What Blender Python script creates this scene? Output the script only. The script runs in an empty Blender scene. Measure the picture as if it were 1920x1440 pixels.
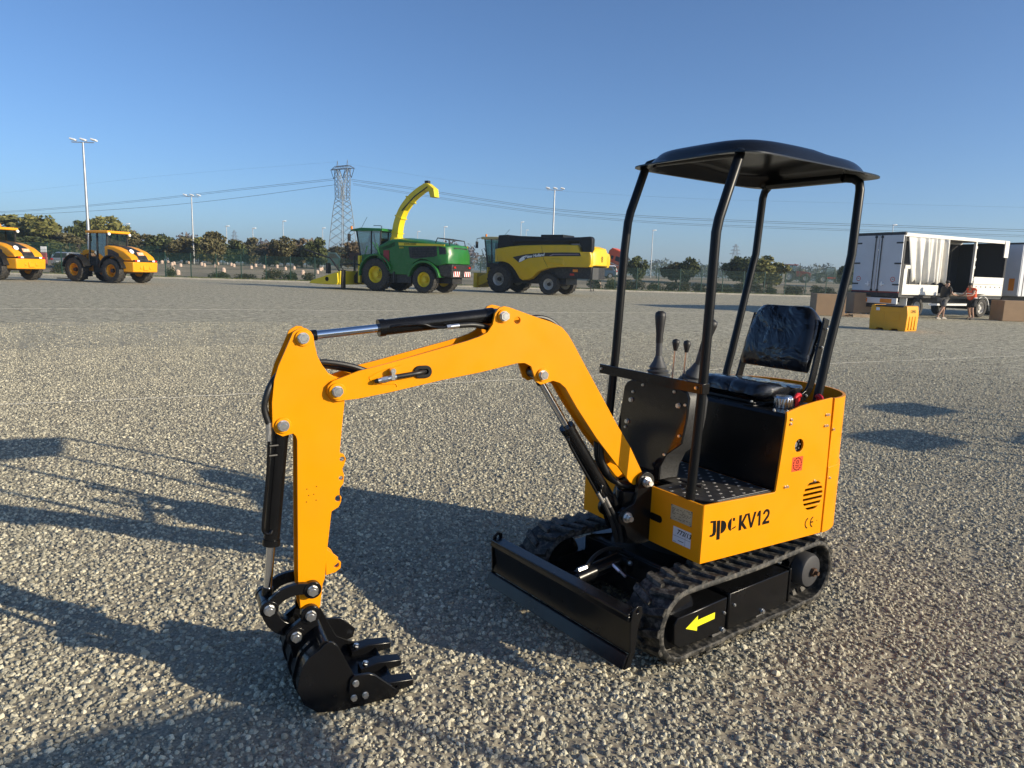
import bpy, bmesh, math, random
from mathutils import Vector, Matrix

# ---------------------------------------------------------------- camera, world, sun, exposure
scn = bpy.context.scene
COL = scn.collection
PITCH, ROLL, CAM_H = math.radians(9.03), math.radians(1.8), 1.6
cam_d = bpy.data.cameras.new('camera')
cam_d.sensor_width = 36.0
cam_d.lens = 36.0 * 1332 / 1920
cam_d.clip_start, cam_d.clip_end = 0.05, 6000
cam = bpy.data.objects.new('camera', cam_d)
COL.objects.link(cam)
fwd = Vector((0, math.cos(PITCH), -math.sin(PITCH)))
rgt = Vector((1, 0, 0)); upv = rgt.cross(fwd)
r2 = rgt * math.cos(ROLL) + upv * math.sin(ROLL)
u2 = upv * math.cos(ROLL) - rgt * math.sin(ROLL)
Mc = Matrix((r2, u2, -fwd)).transposed().to_4x4()
Mc.translation = (0, 0, CAM_H)
cam.matrix_world = Mc
scn.camera = cam

SUN_AZ, SUN_EL = math.radians(-22), math.radians(19.75)      # towards the sun
world = bpy.data.worlds.new('World'); scn.world = world
world.use_nodes = True
wn = world.node_tree
for n in list(wn.nodes): wn.nodes.remove(n)
sky = wn.nodes.new('ShaderNodeTexSky'); sky.sky_type = 'NISHITA'
sky.sun_disc = False
sky.sun_elevation = SUN_EL
sky.sun_rotation = math.pi / 2 - SUN_AZ
sky.air_density = 0.80; sky.dust_density = 0.9; sky.ozone_density = 5.6; sky.altitude = 20
bg = wn.nodes.new('ShaderNodeBackground'); bg.inputs['Strength'].default_value = 0.116
wo = wn.nodes.new('ShaderNodeOutputWorld')
wn.links.new(sky.outputs['Color'], bg.inputs['Color'])
wn.links.new(bg.outputs['Background'], wo.inputs['Surface'])

sun_d = bpy.data.lights.new('sun', 'SUN'); sun_d.energy = 4.5; sun_d.angle = math.radians(0.53)
sun_d.color = (1.0, 0.875, 0.67)
sun = bpy.data.objects.new('sun', sun_d); COL.objects.link(sun)
sdir = Vector((math.cos(SUN_EL) * math.cos(SUN_AZ), math.cos(SUN_EL) * math.sin(SUN_AZ), math.sin(SUN_EL)))
sun.rotation_euler = sdir.to_track_quat('Z', 'Y').to_euler()
sun.location = sdir * 50

scn.view_settings.view_transform = 'Standard'
scn.view_settings.look = 'None'
scn.view_settings.gamma = 1.0
scn.view_settings.exposure = 0.45
scn.view_settings.use_curve_mapping = False
scn.render.engine = 'CYCLES'
scn.cycles.max_bounces = 6
scn.cycles.transparent_max_bounces = 12

RND = random.Random(7)
PI = math.pi
R = math.radians

# ---------------------------------------------------------------- helpers
def tag(o, label=None, cat=None, group=None, kind=None):
    if label: o['label'] = label
    if cat: o['category'] = cat
    if group: o['group'] = group
    if kind: o['kind'] = kind
    return o

def T(x, y=0, z=0): return Matrix.Translation((x, y, z))
def RX(a): return Matrix.Rotation(a, 4, 'X')
def RY(a): return Matrix.Rotation(a, 4, 'Y')
def RZ(a): return Matrix.Rotation(a, 4, 'Z')
def S(x, y, z): return Matrix.Diagonal((x, y, z, 1))

def empty(name, loc=(0, 0, 0), rz=0.0, scale=1.0):
    o = bpy.data.objects.new(name, None); COL.objects.link(o)
    o.empty_display_size = 0.2
    o.location = loc; o.rotation_euler = (0, 0, rz); o.scale = (scale,) * 3
    return o

def link(name, mesh, parent=None, M=None):
    o = bpy.data.objects.new(name, mesh); COL.objects.link(o)
    if parent is not None: o.parent = parent
    if M is not None: o.matrix_local = M
    return o

def copy_tree(o, parent=None, skip=()):
    c = o.copy(); COL.objects.link(c); c.parent = parent
    for ch in o.children:
        if ch.name.split('.')[0] in skip: continue
        copy_tree(ch, c, skip)
    return c

class MB:
    """collects polygons of one piece"""
    def __init__(s): s.v = []; s.f = []
    def add(s, vs, fs, M=None):
        b = len(s.v)
        if M is not None: vs = [M @ Vector(p) for p in vs]
        s.v += [tuple(p) for p in vs]
        s.f += [tuple(i + b for i in f) for f in fs]
        return s
    def box(s, x0, x1, y0, y1, z0, z1, M=None):
        vs = [(x0,y0,z0),(x1,y0,z0),(x1,y1,z0),(x0,y1,z0),(x0,y0,z1),(x1,y0,z1),(x1,y1,z1),(x0,y1,z1)]
        return s.add(vs, [(0,3,2,1),(4,5,6,7),(0,1,5,4),(1,2,6,5),(2,3,7,6),(3,0,4,7)], M)
    def cyl(s, p0, p1, r0, r1=None, n=16, cap=True, M=None):
        p0, p1 = Vector(p0), Vector(p1); r1 = r0 if r1 is None else r1
        q = (p1 - p0).to_track_quat('Z', 'Y').to_matrix()
        vs = []
        for p, r in ((p0, r0), (p1, r1)):
            for i in range(n):
                a = 2 * PI * i / n
                vs.append(p + q @ Vector((r * math.cos(a), r * math.sin(a), 0)))
        fs = [(i, (i + 1) % n, n + (i + 1) % n, n + i) for i in range(n)]
        if cap: fs += [tuple(range(n - 1, -1, -1)), tuple(range(n, 2 * n))]
        return s.add(vs, fs, M)
    def tube(s, pts, r, n=10, M=None, cap=True):
        pts = [Vector(p) for p in pts]; m = len(pts)
        rs = r if isinstance(r, (list, tuple)) else [r] * m
        vs = []; fs = []; up = None
        for i, p in enumerate(pts):
            t = (pts[min(i + 1, m - 1)] - pts[max(i - 1, 0)]).normalized()
            if up is None:
                up = Vector((0, 0, 1)) if abs(t.z) < 0.9 else Vector((1, 0, 0))
            a = t.cross(up)
            if a.length < 1e-6: a = t.cross(Vector((0, 1, 0)))
            a.normalize(); b = a.cross(t).normalized(); up = b
            for k in range(n):
                an = 2 * PI * k / n
                vs.append(p + a * (rs[i] * math.cos(an)) + b * (rs[i] * math.sin(an)))
        for i in range(m - 1):
            for k in range(n):
                fs.append((i * n + k, i * n + (k + 1) % n, (i + 1) * n + (k + 1) % n, (i + 1) * n + k))
        if cap: fs += [tuple(range(n - 1, -1, -1)), tuple(range((m - 1) * n, m * n))]
        return s.add(vs, fs, M)
    def lathe(s, prof, n=24, M=None, cap=True):
        """prof = [(r, h)], revolved about Z"""
        vs = []; fs = []
        for r, h in prof:
            for k in range(n):
                a = 2 * PI * k / n
                vs.append((r * math.cos(a), r * math.sin(a), h))
        for i in range(len(prof) - 1):
            for k in range(n):
                fs.append((i * n + k, i * n + (k + 1) % n, (i + 1) * n + (k + 1) % n, (i + 1) * n + k))
        if cap and prof[0][0] > 1e-5: fs.append(tuple(range(n - 1, -1, -1)))
        if cap and prof[-1][0] > 1e-5: fs.append(tuple(range((len(prof) - 1) * n, len(prof) * n)))
        return s.add(vs, fs, M)
    def prism(s, out, y0, y1, holes=(), M=None, plane='XZ'):
        """outline (and hole outlines) in a plane, extruded along the third axis"""
        bm = bmesh.new()
        loops = [list(out)] + [list(h) for h in holes]
        def P(u, v, w):
            return (u, w, v) if plane == 'XZ' else ((w, u, v) if plane == 'YZ' else (u, v, w))
        rings = []
        for y in (y0, y1):
            edges = []; rr = []
            for lp in loops:
                vv = [bm.verts.new(P(a, b, y)) for a, b in lp]
                edges += [bm.edges.new((vv[i], vv[(i + 1) % len(vv)])) for i in range(len(vv))]
                rr.append(vv)
            bmesh.ops.triangle_fill(bm, use_beauty=True, edges=edges)
            rings.append(rr)
        for a, b in zip(*rings):
            k = len(a)
            for i in range(k):
                bm.faces.new((a[i], a[(i + 1) % k], b[(i + 1) % k], b[i]))
        bmesh.ops.recalc_face_normals(bm, faces=bm.faces)
        bm.verts.index_update()
        s.add([v.co.copy() for v in bm.verts], [tuple(v.index for v in f.verts) for f in bm.faces], M)
        bm.free(); return s
    def loft(s, rings, closed=True, cap=True, M=None):
        """rings of equal length joined one to the next"""
        n = len(rings[0]); vs = [p for r in rings for p in r]; fs = []
        for i in range(len(rings) - 1):
            for k in range(n if closed else n - 1):
                fs.append((i * n + k, i * n + (k + 1) % n, (i + 1) * n + (k + 1) % n, (i + 1) * n + k))
        if cap: fs += [tuple(range(n - 1, -1, -1)), tuple(range((len(rings) - 1) * n, len(rings) * n))]
        return s.add(vs, fs, M)
    def mesh(s, name, mat, M=None, smooth=35, fix=True):
        me = bpy.data.meshes.new(name)
        vs = s.v if M is None else [tuple(M @ Vector(p)) for p in s.v]
        me.from_pydata(vs, [], s.f)
        if fix:
            bm = bmesh.new(); bm.from_mesh(me)
            bmesh.ops.recalc_face_normals(bm, faces=bm.faces)
            bm.to_mesh(me); bm.free()
        if smooth:
            me.shade_smooth(); me.set_sharp_from_angle(angle=R(smooth))
        if mat is not None: me.materials.append(mat)
        me.update()
        return me
    def build(s, name, mat, parent=None, M=None, smooth=35, bevel=0.0, seg=2, fix=True):
        o = link(name, s.mesh(name, mat, M, smooth, fix), parent)
        if bevel:
            b = o.modifiers.new('bevel', 'BEVEL'); b.width = bevel; b.segments = seg
            b.limit_method = 'ANGLE'; b.angle_limit = R(40); b.harden_normals = False
        return o

def circle(cx, cy, r, n=20, a0=0.0, a1=2 * PI):
    full = abs(a1 - a0 - 2 * PI) < 1e-6
    m = n if full else n + 1
    return [(cx + r * math.cos(a0 + (a1 - a0) * i / n), cy + r * math.sin(a0 + (a1 - a0) * i / n)) for i in range(m)]

def rrect(x0, x1, y0, y1, r, n=4):
    o = []
    for cx, cy, a in ((x1 - r, y1 - r, 0), (x0 + r, y1 - r, PI / 2), (x0 + r, y0 + r, PI), (x1 - r, y0 + r, 1.5 * PI)):
        o += [(cx + r * math.cos(a + PI / 2 * i / n), cy + r * math.sin(a + PI / 2 * i / n)) for i in range(n + 1)]
    return o

def smooth_path(pts, k=6, closed=False):
    """Catmull-Rom through the points"""
    P = [Vector(p) for p in pts]; out = []; n = len(P)
    rng = range(n if closed else n - 1)
    for i in rng:
        a = P[(i - 1) % n] if (closed or i > 0) else P[0] * 2 - P[1]
        b = P[i]; c = P[(i + 1) % n]
        d = P[(i + 2) % n] if (closed or i + 2 < n) else P[-1] * 2 - P[-2]
        for j in range(k):
            t = j / k
            out.append(0.5 * ((2 * b) + (c - a) * t + (2 * a - 5 * b + 4 * c - d) * t * t + (3 * b - a - 3 * c + d) * t ** 3))
    if not closed: out.append(P[-1])
    return out

def text_mesh(name, txt, size, mat, depth=0.001, offset=0.0, shear=0.0):
    cu = bpy.data.curves.new(name, 'FONT'); cu.body = txt; cu.size = size; cu.extrude = depth
    cu.offset = offset; cu.shear = shear; cu.align_x = 'CENTER'; cu.align_y = 'CENTER'; cu.resolution_u = 3
    o = bpy.data.objects.new(name, cu); COL.objects.link(o)
    dg = bpy.context.evaluated_depsgraph_get()
    me = bpy.data.meshes.new_from_object(o.evaluated_get(dg))
    bpy.data.objects.remove(o); bpy.data.curves.remove(cu)
    me.materials.clear(); me.materials.append(mat); me.name = name
    return me

# ---------------------------------------------------------------- materials
MATS = {}
def mat(name, col, rough=0.5, metal=0.0, vary=0.0, scale=8.0, bump=0.0, bscale=60.0, coat=0.0, dust=0.0,
        dustcol=(0.42, 0.38, 0.31), spec=0.5, rvar=0.0):
    if name in MATS: return MATS[name]
    m = bpy.data.materials.new(name); m.use_nodes = True; MATS[name] = m
    nt = m.node_tree; L = nt.links; b = nt.nodes['Principled BSDF']
    b.inputs['Base Color'].default_value = (*col, 1); b.inputs['Roughness'].default_value = rough
    b.inputs['Metallic'].default_value = metal; b.inputs['Coat Weight'].default_value = coat
    b.inputs['Specular IOR Level'].default_value = spec
    tc = nt.nodes.new('ShaderNodeTexCoord')
    cur = None
    if vary:
        n = nt.nodes.new('ShaderNodeTexNoise'); n.inputs['Scale'].default_value = scale; n.inputs['Detail'].default_value = 5
        L.new(tc.outputs['Object'], n.inputs['Vector'])
        mp = nt.nodes.new('ShaderNodeMapRange'); mp.inputs[1].default_value = 0.3; mp.inputs[2].default_value = 0.7
        mp.inputs[3].default_value = 1 - vary; mp.inputs[4].default_value = 1 + vary
        L.new(n.outputs['Fac'], mp.inputs[0])
        mx = nt.nodes.new('ShaderNodeMix'); mx.data_type = 'RGBA'; mx.blend_type = 'MULTIPLY'; mx.inputs[0].default_value = 1
        mx.inputs[6].default_value = (*col, 1)
        L.new(mp.outputs[0], mx.inputs[7]); cur = mx.outputs[2]
    if dust:
        n = nt.nodes.new('ShaderNodeTexNoise'); n.inputs['Scale'].default_value = scale * 2.3; n.inputs['Detail'].default_value = 8
        n.inputs['Roughness'].default_value = 0.7
        L.new(tc.outputs['Object'], n.inputs['Vector'])
        mp = nt.nodes.new('ShaderNodeMapRange'); mp.inputs[1].default_value = 0.47; mp.inputs[2].default_value = 0.75
        mp.inputs[3].default_value = 0; mp.inputs[4].default_value = dust
        L.new(n.outputs['Fac'], mp.inputs[0])
        mx = nt.nodes.new('ShaderNodeMix'); mx.data_type = 'RGBA'
        L.new(mp.outputs[0], mx.inputs[0])
        if cur is not None: L.new(cur, mx.inputs[6])
        else: mx.inputs[6].default_value = (*col, 1)
        mx.inputs[7].default_value = (*dustcol, 1); cur = mx.outputs[2]
        ad = nt.nodes.new('ShaderNodeMath'); ad.operation = 'MULTIPLY_ADD'; ad.inputs[1].default_value = 0.5
        ad.inputs[2].default_value = rough; L.new(mp.outputs[0], ad.inputs[0]); L.new(ad.outputs[0], b.inputs['Roughness'])
    elif rvar:
        n = nt.nodes.new('ShaderNodeTexNoise'); n.inputs['Scale'].default_value = scale * 1.7; n.inputs['Detail'].default_value = 6
        L.new(tc.outputs['Object'], n.inputs['Vector'])
        mp = nt.nodes.new('ShaderNodeMapRange'); mp.inputs[1].default_value = 0.3; mp.inputs[2].default_value = 0.7
        mp.inputs[3].default_value = max(0.02, rough - rvar); mp.inputs[4].default_value = rough + rvar
        L.new(n.outputs['Fac'], mp.inputs[0]); L.new(mp.outputs[0], b.inputs['Roughness'])
    if cur is not None: L.new(cur, b.inputs['Base Color'])
    if bump:
        n = nt.nodes.new('ShaderNodeTexNoise'); n.inputs['Scale'].default_value = bscale; n.inputs['Detail'].default_value = 4
        L.new(tc.outputs['Object'], n.inputs['Vector'])
        bp = nt.nodes.new('ShaderNodeBump'); bp.inputs['Strength'].default_value = bump; bp.inputs['Distance'].default_value = 0.3 / bscale
        L.new(n.outputs['Fac'], bp.inputs['Height']); L.new(bp.outputs[0], b.inputs['Normal'])
    return m

YEL = mat('digger_yellow', (0.83, 0.305, 0.0012), 0.38, vary=0.03, scale=5, bump=0.04, bscale=120, rvar=0.08, spec=0.22)
BLK = mat('black_paint', (0.006, 0.006, 0.0065), 0.22, vary=0.2, scale=6, bump=0.04, bscale=60, rvar=0.06, spec=0.35)
BLKM = mat('black_matt', (0.010, 0.010, 0.010), 0.45, vary=0.2, scale=9, bump=0.1, bscale=150, spec=0.3)
RUB = mat('track_rubber', (0.017, 0.017, 0.016), 0.58, vary=0.3, scale=14, bump=0.2, bscale=70, dust=0.5, spec=0.3)
HOSE = mat('hose_rubber', (0.012, 0.012, 0.012), 0.45, bump=0.3, bscale=300)
PLAS = mat('grey_plastic', (0.055, 0.058, 0.062), 0.55, bump=0.15, bscale=200)
GRIP = mat('black_grip', (0.016, 0.016, 0.017), 0.5)
TEXP = mat('textured_plastic', (0.035, 0.035, 0.035), 0.5, vary=0.5, scale=130, bump=0.5, bscale=220)
ZINC = mat('zinc_bolt', (0.72, 0.71, 0.68), 0.28, 0.95, vary=0.15, scale=60)
CHROME = mat('chrome_rod', (0.75, 0.76, 0.78), 0.09, 1.0)
ALU = mat('cast_aluminium', (0.7, 0.7, 0.7), 0.22, 1.0, bump=0.1, bscale=200)
REDP = mat('red_plastic', (0.55, 0.012, 0.02), 0.4)
INK = mat('black_print', (0.004, 0.004, 0.004), 0.6, spec=0.12)
WHITE = mat('white_paint', (0.78, 0.78, 0.76), 0.45, vary=0.05, scale=3)
# ---------------------------------------------------------------- ground
def ground_material():
    m = bpy.data.materials.new('gravel_ground'); m.use_nodes = True
    nt = m.node_tree; L = nt.links; N = nt.nodes; b = N['Principled BSDF']
    b.inputs['Roughness'].default_value = 0.92; b.inputs['Specular IOR Level'].default_value = 0.2
    tc = N.new('ShaderNodeTexCoord')
    vo = N.new('ShaderNodeTexVoronoi'); vo.inputs['Scale'].default_value = 24; vo.inputs['Randomness'].default_value = 1
    L.new(tc.outputs['Object'], vo.inputs['Vector'])
    sp = N.new('ShaderNodeSeparateColor'); L.new(vo.outputs['Color'], sp.inputs[0])
    cr = N.new('ShaderNodeValToRGB')
    for i, (p, c) in enumerate(((0.0, (0.07, 0.065, 0.048)), (0.3, (0.25, 0.235, 0.18)), (0.6, (0.47, 0.43, 0.305)), (0.85, (0.71, 0.655, 0.465)), (1.0, (0.88, 0.82, 0.61)))):
        e = cr.color_ramp.elements[i] if i < 2 else cr.color_ramp.elements.new(p)
        e.position = p; e.color = (*c, 1)
    # coarser clumps of light and dark stone ride on the single stones
    nc = N.new('ShaderNodeTexNoise'); nc.inputs['Scale'].default_value = 4.0; nc.inputs['Detail'].default_value = 6; nc.inputs['Roughness'].default_value = 0.95
    L.new(tc.outputs['Object'], nc.inputs['Vector'])
    m0 = N.new('ShaderNodeMapRange'); m0.inputs[1].default_value = 0.40; m0.inputs[2].default_value = 0.60
    L.new(nc.outputs['Fac'], m0.inputs[0])
    mm = N.new('ShaderNodeMix'); mm.data_type = 'FLOAT'; mm.inputs[0].default_value = 0.68
    L.new(sp.outputs[0], mm.inputs[2]); L.new(m0.outputs[0], mm.inputs[3]); L.new(mm.outputs[0], cr.inputs[0])
    # dusty patches
    n = N.new('ShaderNodeTexNoise'); n.inputs['Scale'].default_value = 0.55; n.inputs['Detail'].default_value = 6
    L.new(tc.outputs['Object'], n.inputs['Vector'])
    mp = N.new('ShaderNodeMapRange'); mp.inputs[1].default_value = 0.48; mp.inputs[2].default_value = 0.70; mp.inputs[4].default_value = 0.4
    L.new(n.outputs['Fac'], mp.inputs[0])
    mx = N.new('ShaderNodeMix'); mx.data_type = 'RGBA'; L.new(mp.outputs[0], mx.inputs[0]); L.new(cr.outputs[0], mx.inputs[6])
    mx.inputs[7].default_value = (0.47, 0.425, 0.325, 1)
    # where the loose stones lie the sheet below them is fine dusty grit
    ln = N.new('ShaderNodeVectorMath'); ln.operation = 'LENGTH'; L.new(tc.outputs['Object'], ln.inputs[0])
    mr = N.new('ShaderNodeMapRange'); mr.inputs[1].default_value = 9.0; mr.inputs[2].default_value = 19.0
    L.new(ln.outputs['Value'], mr.inputs[0])
    n3 = N.new('ShaderNodeTexNoise'); n3.inputs['Scale'].default_value = 90; n3.inputs['Detail'].default_value = 5
    L.new(tc.outputs['Object'], n3.inputs['Vector'])
    c3 = N.new('ShaderNodeValToRGB'); c3.color_ramp.elements[0].position = 0.3; c3.color_ramp.elements[1].position = 0.75
    c3.color_ramp.elements[0].color = (0.18, 0.16, 0.118, 1); c3.color_ramp.elements[1].color = (0.43, 0.385, 0.285, 1)
    L.new(n3.outputs['Fac'], c3.inputs[0])
    m3 = N.new('ShaderNodeMix'); m3.data_type = 'RGBA'; L.new(mr.outputs[0], m3.inputs[0]); L.new(c3.outputs[0], m3.inputs[6]); L.new(mx.outputs[2], m3.inputs[7])
    L.new(m3.outputs[2], b.inputs['Base Color'])
    # stone relief
    vd = N.new('ShaderNodeTexVoronoi'); vd.inputs['Scale'].default_value = 24; vd.feature = 'SMOOTH_F1'
    L.new(tc.outputs['Object'], vd.inputs['Vector'])
    ad = N.new('ShaderNodeMath'); ad.operation = 'MULTIPLY_ADD'; ad.inputs[1].default_value = -1.0
    L.new(vd.outputs['Distance'], ad.inputs[0]); L.new(sp.outputs[1], ad.inputs[2])
    bp = N.new('ShaderNodeBump'); bp.inputs['Strength'].default_value = 1.0; bp.inputs['Distance'].default_value = 0.022
    L.new(ad.outputs[0], bp.inputs['Height'])
    # slow undulation of the yard
    L.new(bp.outputs[0], b.inputs['Normal'])
    return m

KERB_A, KERB_B = Vector((-190, 43)), Vector((210, 93))        # line of the kerb at the yard's far edge
KD = (KERB_B - KERB_A).normalized(); KN = Vector((-KD.y, KD.x))
def kerb_pt(t, off=0.0, z=0.0):
    p = KERB_A + KD * t + KN * off
    return (p.x, p.y, z)
def strip(name, t0, t1, o0, o1, z, m, n=1):
    vs = []; fs = []
    for i in range(n + 1):
        t = t0 + (t1 - t0) * i / n
        vs += [kerb_pt(t, o0, z), kerb_pt(t, o1, z)]
    for i in range(n): fs.append((2 * i, 2 * i + 2, 2 * i + 3, 2 * i + 1))
    mb = MB(); mb.add(vs, fs)
    return mb.build(name, m, smooth=0, fix=False)

KL = (KERB_B - KERB_A).length
GRAVEL = ground_material()
g = MB(); g.add([(-900, -150, -0.01), (900, -150, -0.01), (900, 1300, -0.01), (-900, 1300, -0.01)], [(0, 1, 2, 3)])
FIELD = mat('dry_field', (0.28, 0.235, 0.16), 0.95, vary=0.35, scale=0.15, bump=0.5, bscale=6)
tag(g.build('ground', FIELD, smooth=0, fix=False), kind='structure')
y = MB(); y.add([(-400, -120, 0), (400, -120, 0), kerb_pt(KL + 200), kerb_pt(-200)], [(0, 1, 2, 3)])
tag(y.build('gravel_yard', GRAVEL, smooth=0, fix=False), kind='structure')

def gravel_instances():
    """stones lying loose on the yard near the camera, scattered by geometry nodes"""
    vs = []; fs = []
    # fan of cells in front of the camera
    rr = [1.6, 2.6, 3.6, 5.0, 6.5, 8.5, 11.0, 15.0, 21.0]
    na = 16; a0, a1 = R(90 + 46), R(90 - 46)
    for r in rr:
        for i in range(na + 1):
            a = a0 + (a1 - a0) * i / na
            vs.append((r * math.cos(a), r * math.sin(a) - 0.2, 0.0))
    for j in range(len(rr) - 1):
        for i in range(na):
            k = j * (na + 1) + i
            fs.append((k, k + na + 1, k + na + 2, k + 1))
    me = bpy.data.meshes.new('gravel'); me.from_pydata(vs, [], fs)
    at = me.attributes.new('dens', 'FLOAT', 'POINT')
    dn = [3500, 3500, 3100, 2700, 2300, 1800, 1250, 650, 0]
    for j in range(len(rr)):
        for i in range(na + 1): at.data[j * (na + 1) + i].value = dn[j]
    o = link('gravel', me)
    # stone material
    m = bpy.data.materials.new('stone'); m.use_nodes = True
    nt = m.node_tree; L = nt.links; N = nt.nodes; b = N['Principled BSDF']
    b.inputs['Roughness'].default_value = 0.85; b.inputs['Specular IOR Level'].default_value = 0.25
    oi = N.new('ShaderNodeObjectInfo'); cr = N.new('ShaderNodeValToRGB')
    cols = ((0.0, (0.154, 0.146, 0.117)), (0.25, (0.288, 0.272, 0.213)), (0.55, (0.402, 0.374, 0.280)), (0.85, (0.536, 0.495, 0.363)), (1.0, (0.762, 0.697, 0.507)))
    for i, (p, c) in enumerate(cols):
        e = cr.color_ramp.elements[i] if i < 2 else cr.color_ramp.elements.new(p)
        e.position = p; e.color = (*c, 1)
    L.new(oi.outputs['Random'], cr.inputs[0])
    tc = N.new('ShaderNodeTexCoord'); n = N.new('ShaderNodeTexNoise'); n.inputs['Scale'].default_value = 2.5; n.inputs['Detail'].default_value = 6
    L.new(tc.outputs['Object'], n.inputs['Vector'])
    mp = N.new('ShaderNodeMapRange'); mp.inputs[1].default_value = 0.3; mp.inputs[2].default_value = 0.7; mp.inputs[3].default_value = 0.75; mp.inputs[4].default_value = 1.2
    L.new(n.outputs['Fac'], mp.inputs[0])
    mx = N.new('ShaderNodeMix'); mx.data_type = 'RGBA'; mx.blend_type = 'MULTIPLY'; mx.inputs[0].default_value = 1
    L.new(cr.outputs[0], mx.inputs[6]); L.new(mp.outputs[0], mx.inputs[7])
    ge = N.new('ShaderNodeNewGeometry'); nd = N.new('ShaderNodeTexNoise'); nd.inputs['Scale'].default_value = 0.9; nd.inputs['Detail'].default_value = 5
    L.new(ge.outputs['Position'], nd.inputs['Vector'])
    md_ = N.new('ShaderNodeMapRange'); md_.inputs[1].default_value = 0.46; md_.inputs[2].default_value = 0.68; md_.inputs[4].default_value = 0.35
    L.new(nd.outputs['Fac'], md_.inputs[0])
    m4 = N.new('ShaderNodeMix'); m4.data_type = 'RGBA'; L.new(md_.outputs[0], m4.inputs[0]); L.new(mx.outputs[2], m4.inputs[6]); m4.inputs[7].default_value = (0.46, 0.415, 0.305, 1)
    L.new(m4.outputs[2], b.inputs['Base Color'])
    me.materials.append(m)
    ng = bpy.data.node_groups.new('gravel_scatter', 'GeometryNodeTree')
    ng.interface.new_socket('Geometry', in_out='INPUT', socket_type='NodeSocketGeometry')
    ng.interface.new_socket('Geometry', in_out='OUTPUT', socket_type='NodeSocketGeometry')
    N = ng.nodes; L = ng.links
    gi = N.new('NodeGroupInput'); go = N.new('NodeGroupOutput')
    # eight stones
    jn = N.new('GeometryNodeJoinGeometry')
    for k in range(8):
        ic = N.new('GeometryNodeMeshIcoSphere'); ic.inputs['Radius'].default_value = 1.0; ic.inputs['Subdivisions'].default_value = 1 + k % 2
        sp = N.new('GeometryNodeSetPosition')
        ps = N.new('GeometryNodeInputPosition')
        ad = N.new('ShaderNodeVectorMath'); ad.operation = 'ADD'; ad.inputs[1].default_value = (k * 3.7, k * 1.9, k * 5.3)
        L.new(ps.outputs[0], ad.inputs[0])
        vo = N.new('ShaderNodeTexVoronoi'); vo.inputs['Scale'].default_value = 0.75
        L.new(ad.outputs[0], vo.inputs['Vector'])
        ma = N.new('ShaderNodeMath'); ma.operation = 'MULTIPLY_ADD'; ma.inputs[1].default_value = -0.75; ma.inputs[2].default_value = 1.25
        L.new(vo.outputs['Distance'], ma.inputs[0])
        sc = N.new('ShaderNodeVectorMath'); sc.operation = 'SCALE'
        L.new(ps.outputs[0], sc.inputs[0]); L.new(ma.outputs[0], sc.inputs['Scale'])
        mu = N.new('ShaderNodeVectorMath'); mu.operation = 'MULTIPLY'
        rk = random.Random(k)
        mu.inputs[1].default_value = (1.0, rk.uniform(0.68, 0.95), rk.uniform(0.5, 0.8))
        L.new(sc.outputs[0], mu.inputs[0])
        L.new(ic.outputs[0], sp.inputs['Geometry']); L.new(mu.outputs[0], sp.inputs['Position'])
        sm = N.new('GeometryNodeSetMaterial'); sm.inputs['Material'].default_value = m
        L.new(sp.outputs[0], sm.inputs[0])
        sh = N.new('GeometryNodeSetShadeSmooth'); sh.inputs['Shade Smooth'].default_value = False
        L.new(sm.outputs[0], sh.inputs[0])
        g2 = N.new('GeometryNodeGeometryToInstance'); L.new(sh.outputs[0], g2.inputs[0]); L.new(g2.outputs[0], jn.inputs[0])
    na_ = N.new('GeometryNodeInputNamedAttribute'); na_.data_type = 'FLOAT'; na_.inputs['Name'].default_value = 'dens'
    # bare dusty patches thin the stones out
    ps = N.new('GeometryNodeInputPosition'); nz = N.new('ShaderNodeTexNoise'); nz.inputs['Scale'].default_value = 1.1; nz.inputs['Detail'].default_value = 3
    L.new(ps.outputs[0], nz.inputs['Vector'])
    mr = N.new('ShaderNodeMapRange'); mr.inputs[1].default_value = 0.42; mr.inputs[2].default_value = 0.66; mr.inputs[3].default_value = 1.0; mr.inputs[4].default_value = 0.34
    L.new(nz.outputs[0], mr.inputs[0])
    jout = N.new('GeometryNodeJoinGeometry')
    for seed, mul, smin, smax in ((1, 1.0, 0.0072, 0.0185), (2, 0.7, 0.003, 0.0085), (3, 0.006, 0.018, 0.028)):
        dm = N.new('ShaderNodeMath'); dm.operation = 'MULTIPLY'; L.new(na_.outputs[0], dm.inputs[0])
        if seed == 1: L.new(mr.outputs[0], dm.inputs[1])
        else: dm.inputs[1].default_value = mul
        dp = N.new('GeometryNodeDistributePointsOnFaces'); dp.distribute_method = 'RANDOM'; dp.inputs['Seed'].default_value = seed
        L.new(gi.outputs[0], dp.inputs['Mesh']); L.new(dm.outputs[0], dp.inputs['Density'])
        io = N.new('GeometryNodeInstanceOnPoints'); io.inputs['Pick Instance'].default_value = True
        L.new(dp.outputs['Points'], io.inputs['Points']); L.new(jn.outputs[0], io.inputs['Instance'])
        rv = N.new('FunctionNodeRandomValue'); rv.data_type = 'FLOAT_VECTOR'
        rv.inputs[0].default_value = (-1.0, -1.0, 0); rv.inputs[1].default_value = (1.0, 1.0, 6.28); rv.inputs['Seed'].default_value = seed + 10
        L.new(rv.outputs[0], io.inputs['Rotation'])
        rs = N.new('FunctionNodeRandomValue'); rs.data_type = 'FLOAT'; rs.inputs['Seed'].default_value = seed + 20
        pw = N.new('ShaderNodeMath'); pw.operation = 'POWER'; pw.inputs[1].default_value = 1.8
        fl = [i for i in rs.inputs if i.type == 'VALUE' and i.enabled]
        fl[0].default_value = 0.0; fl[1].default_value = 1.0
        out = [x for x in rs.outputs if x.type == 'VALUE' and x.enabled][0]
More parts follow.
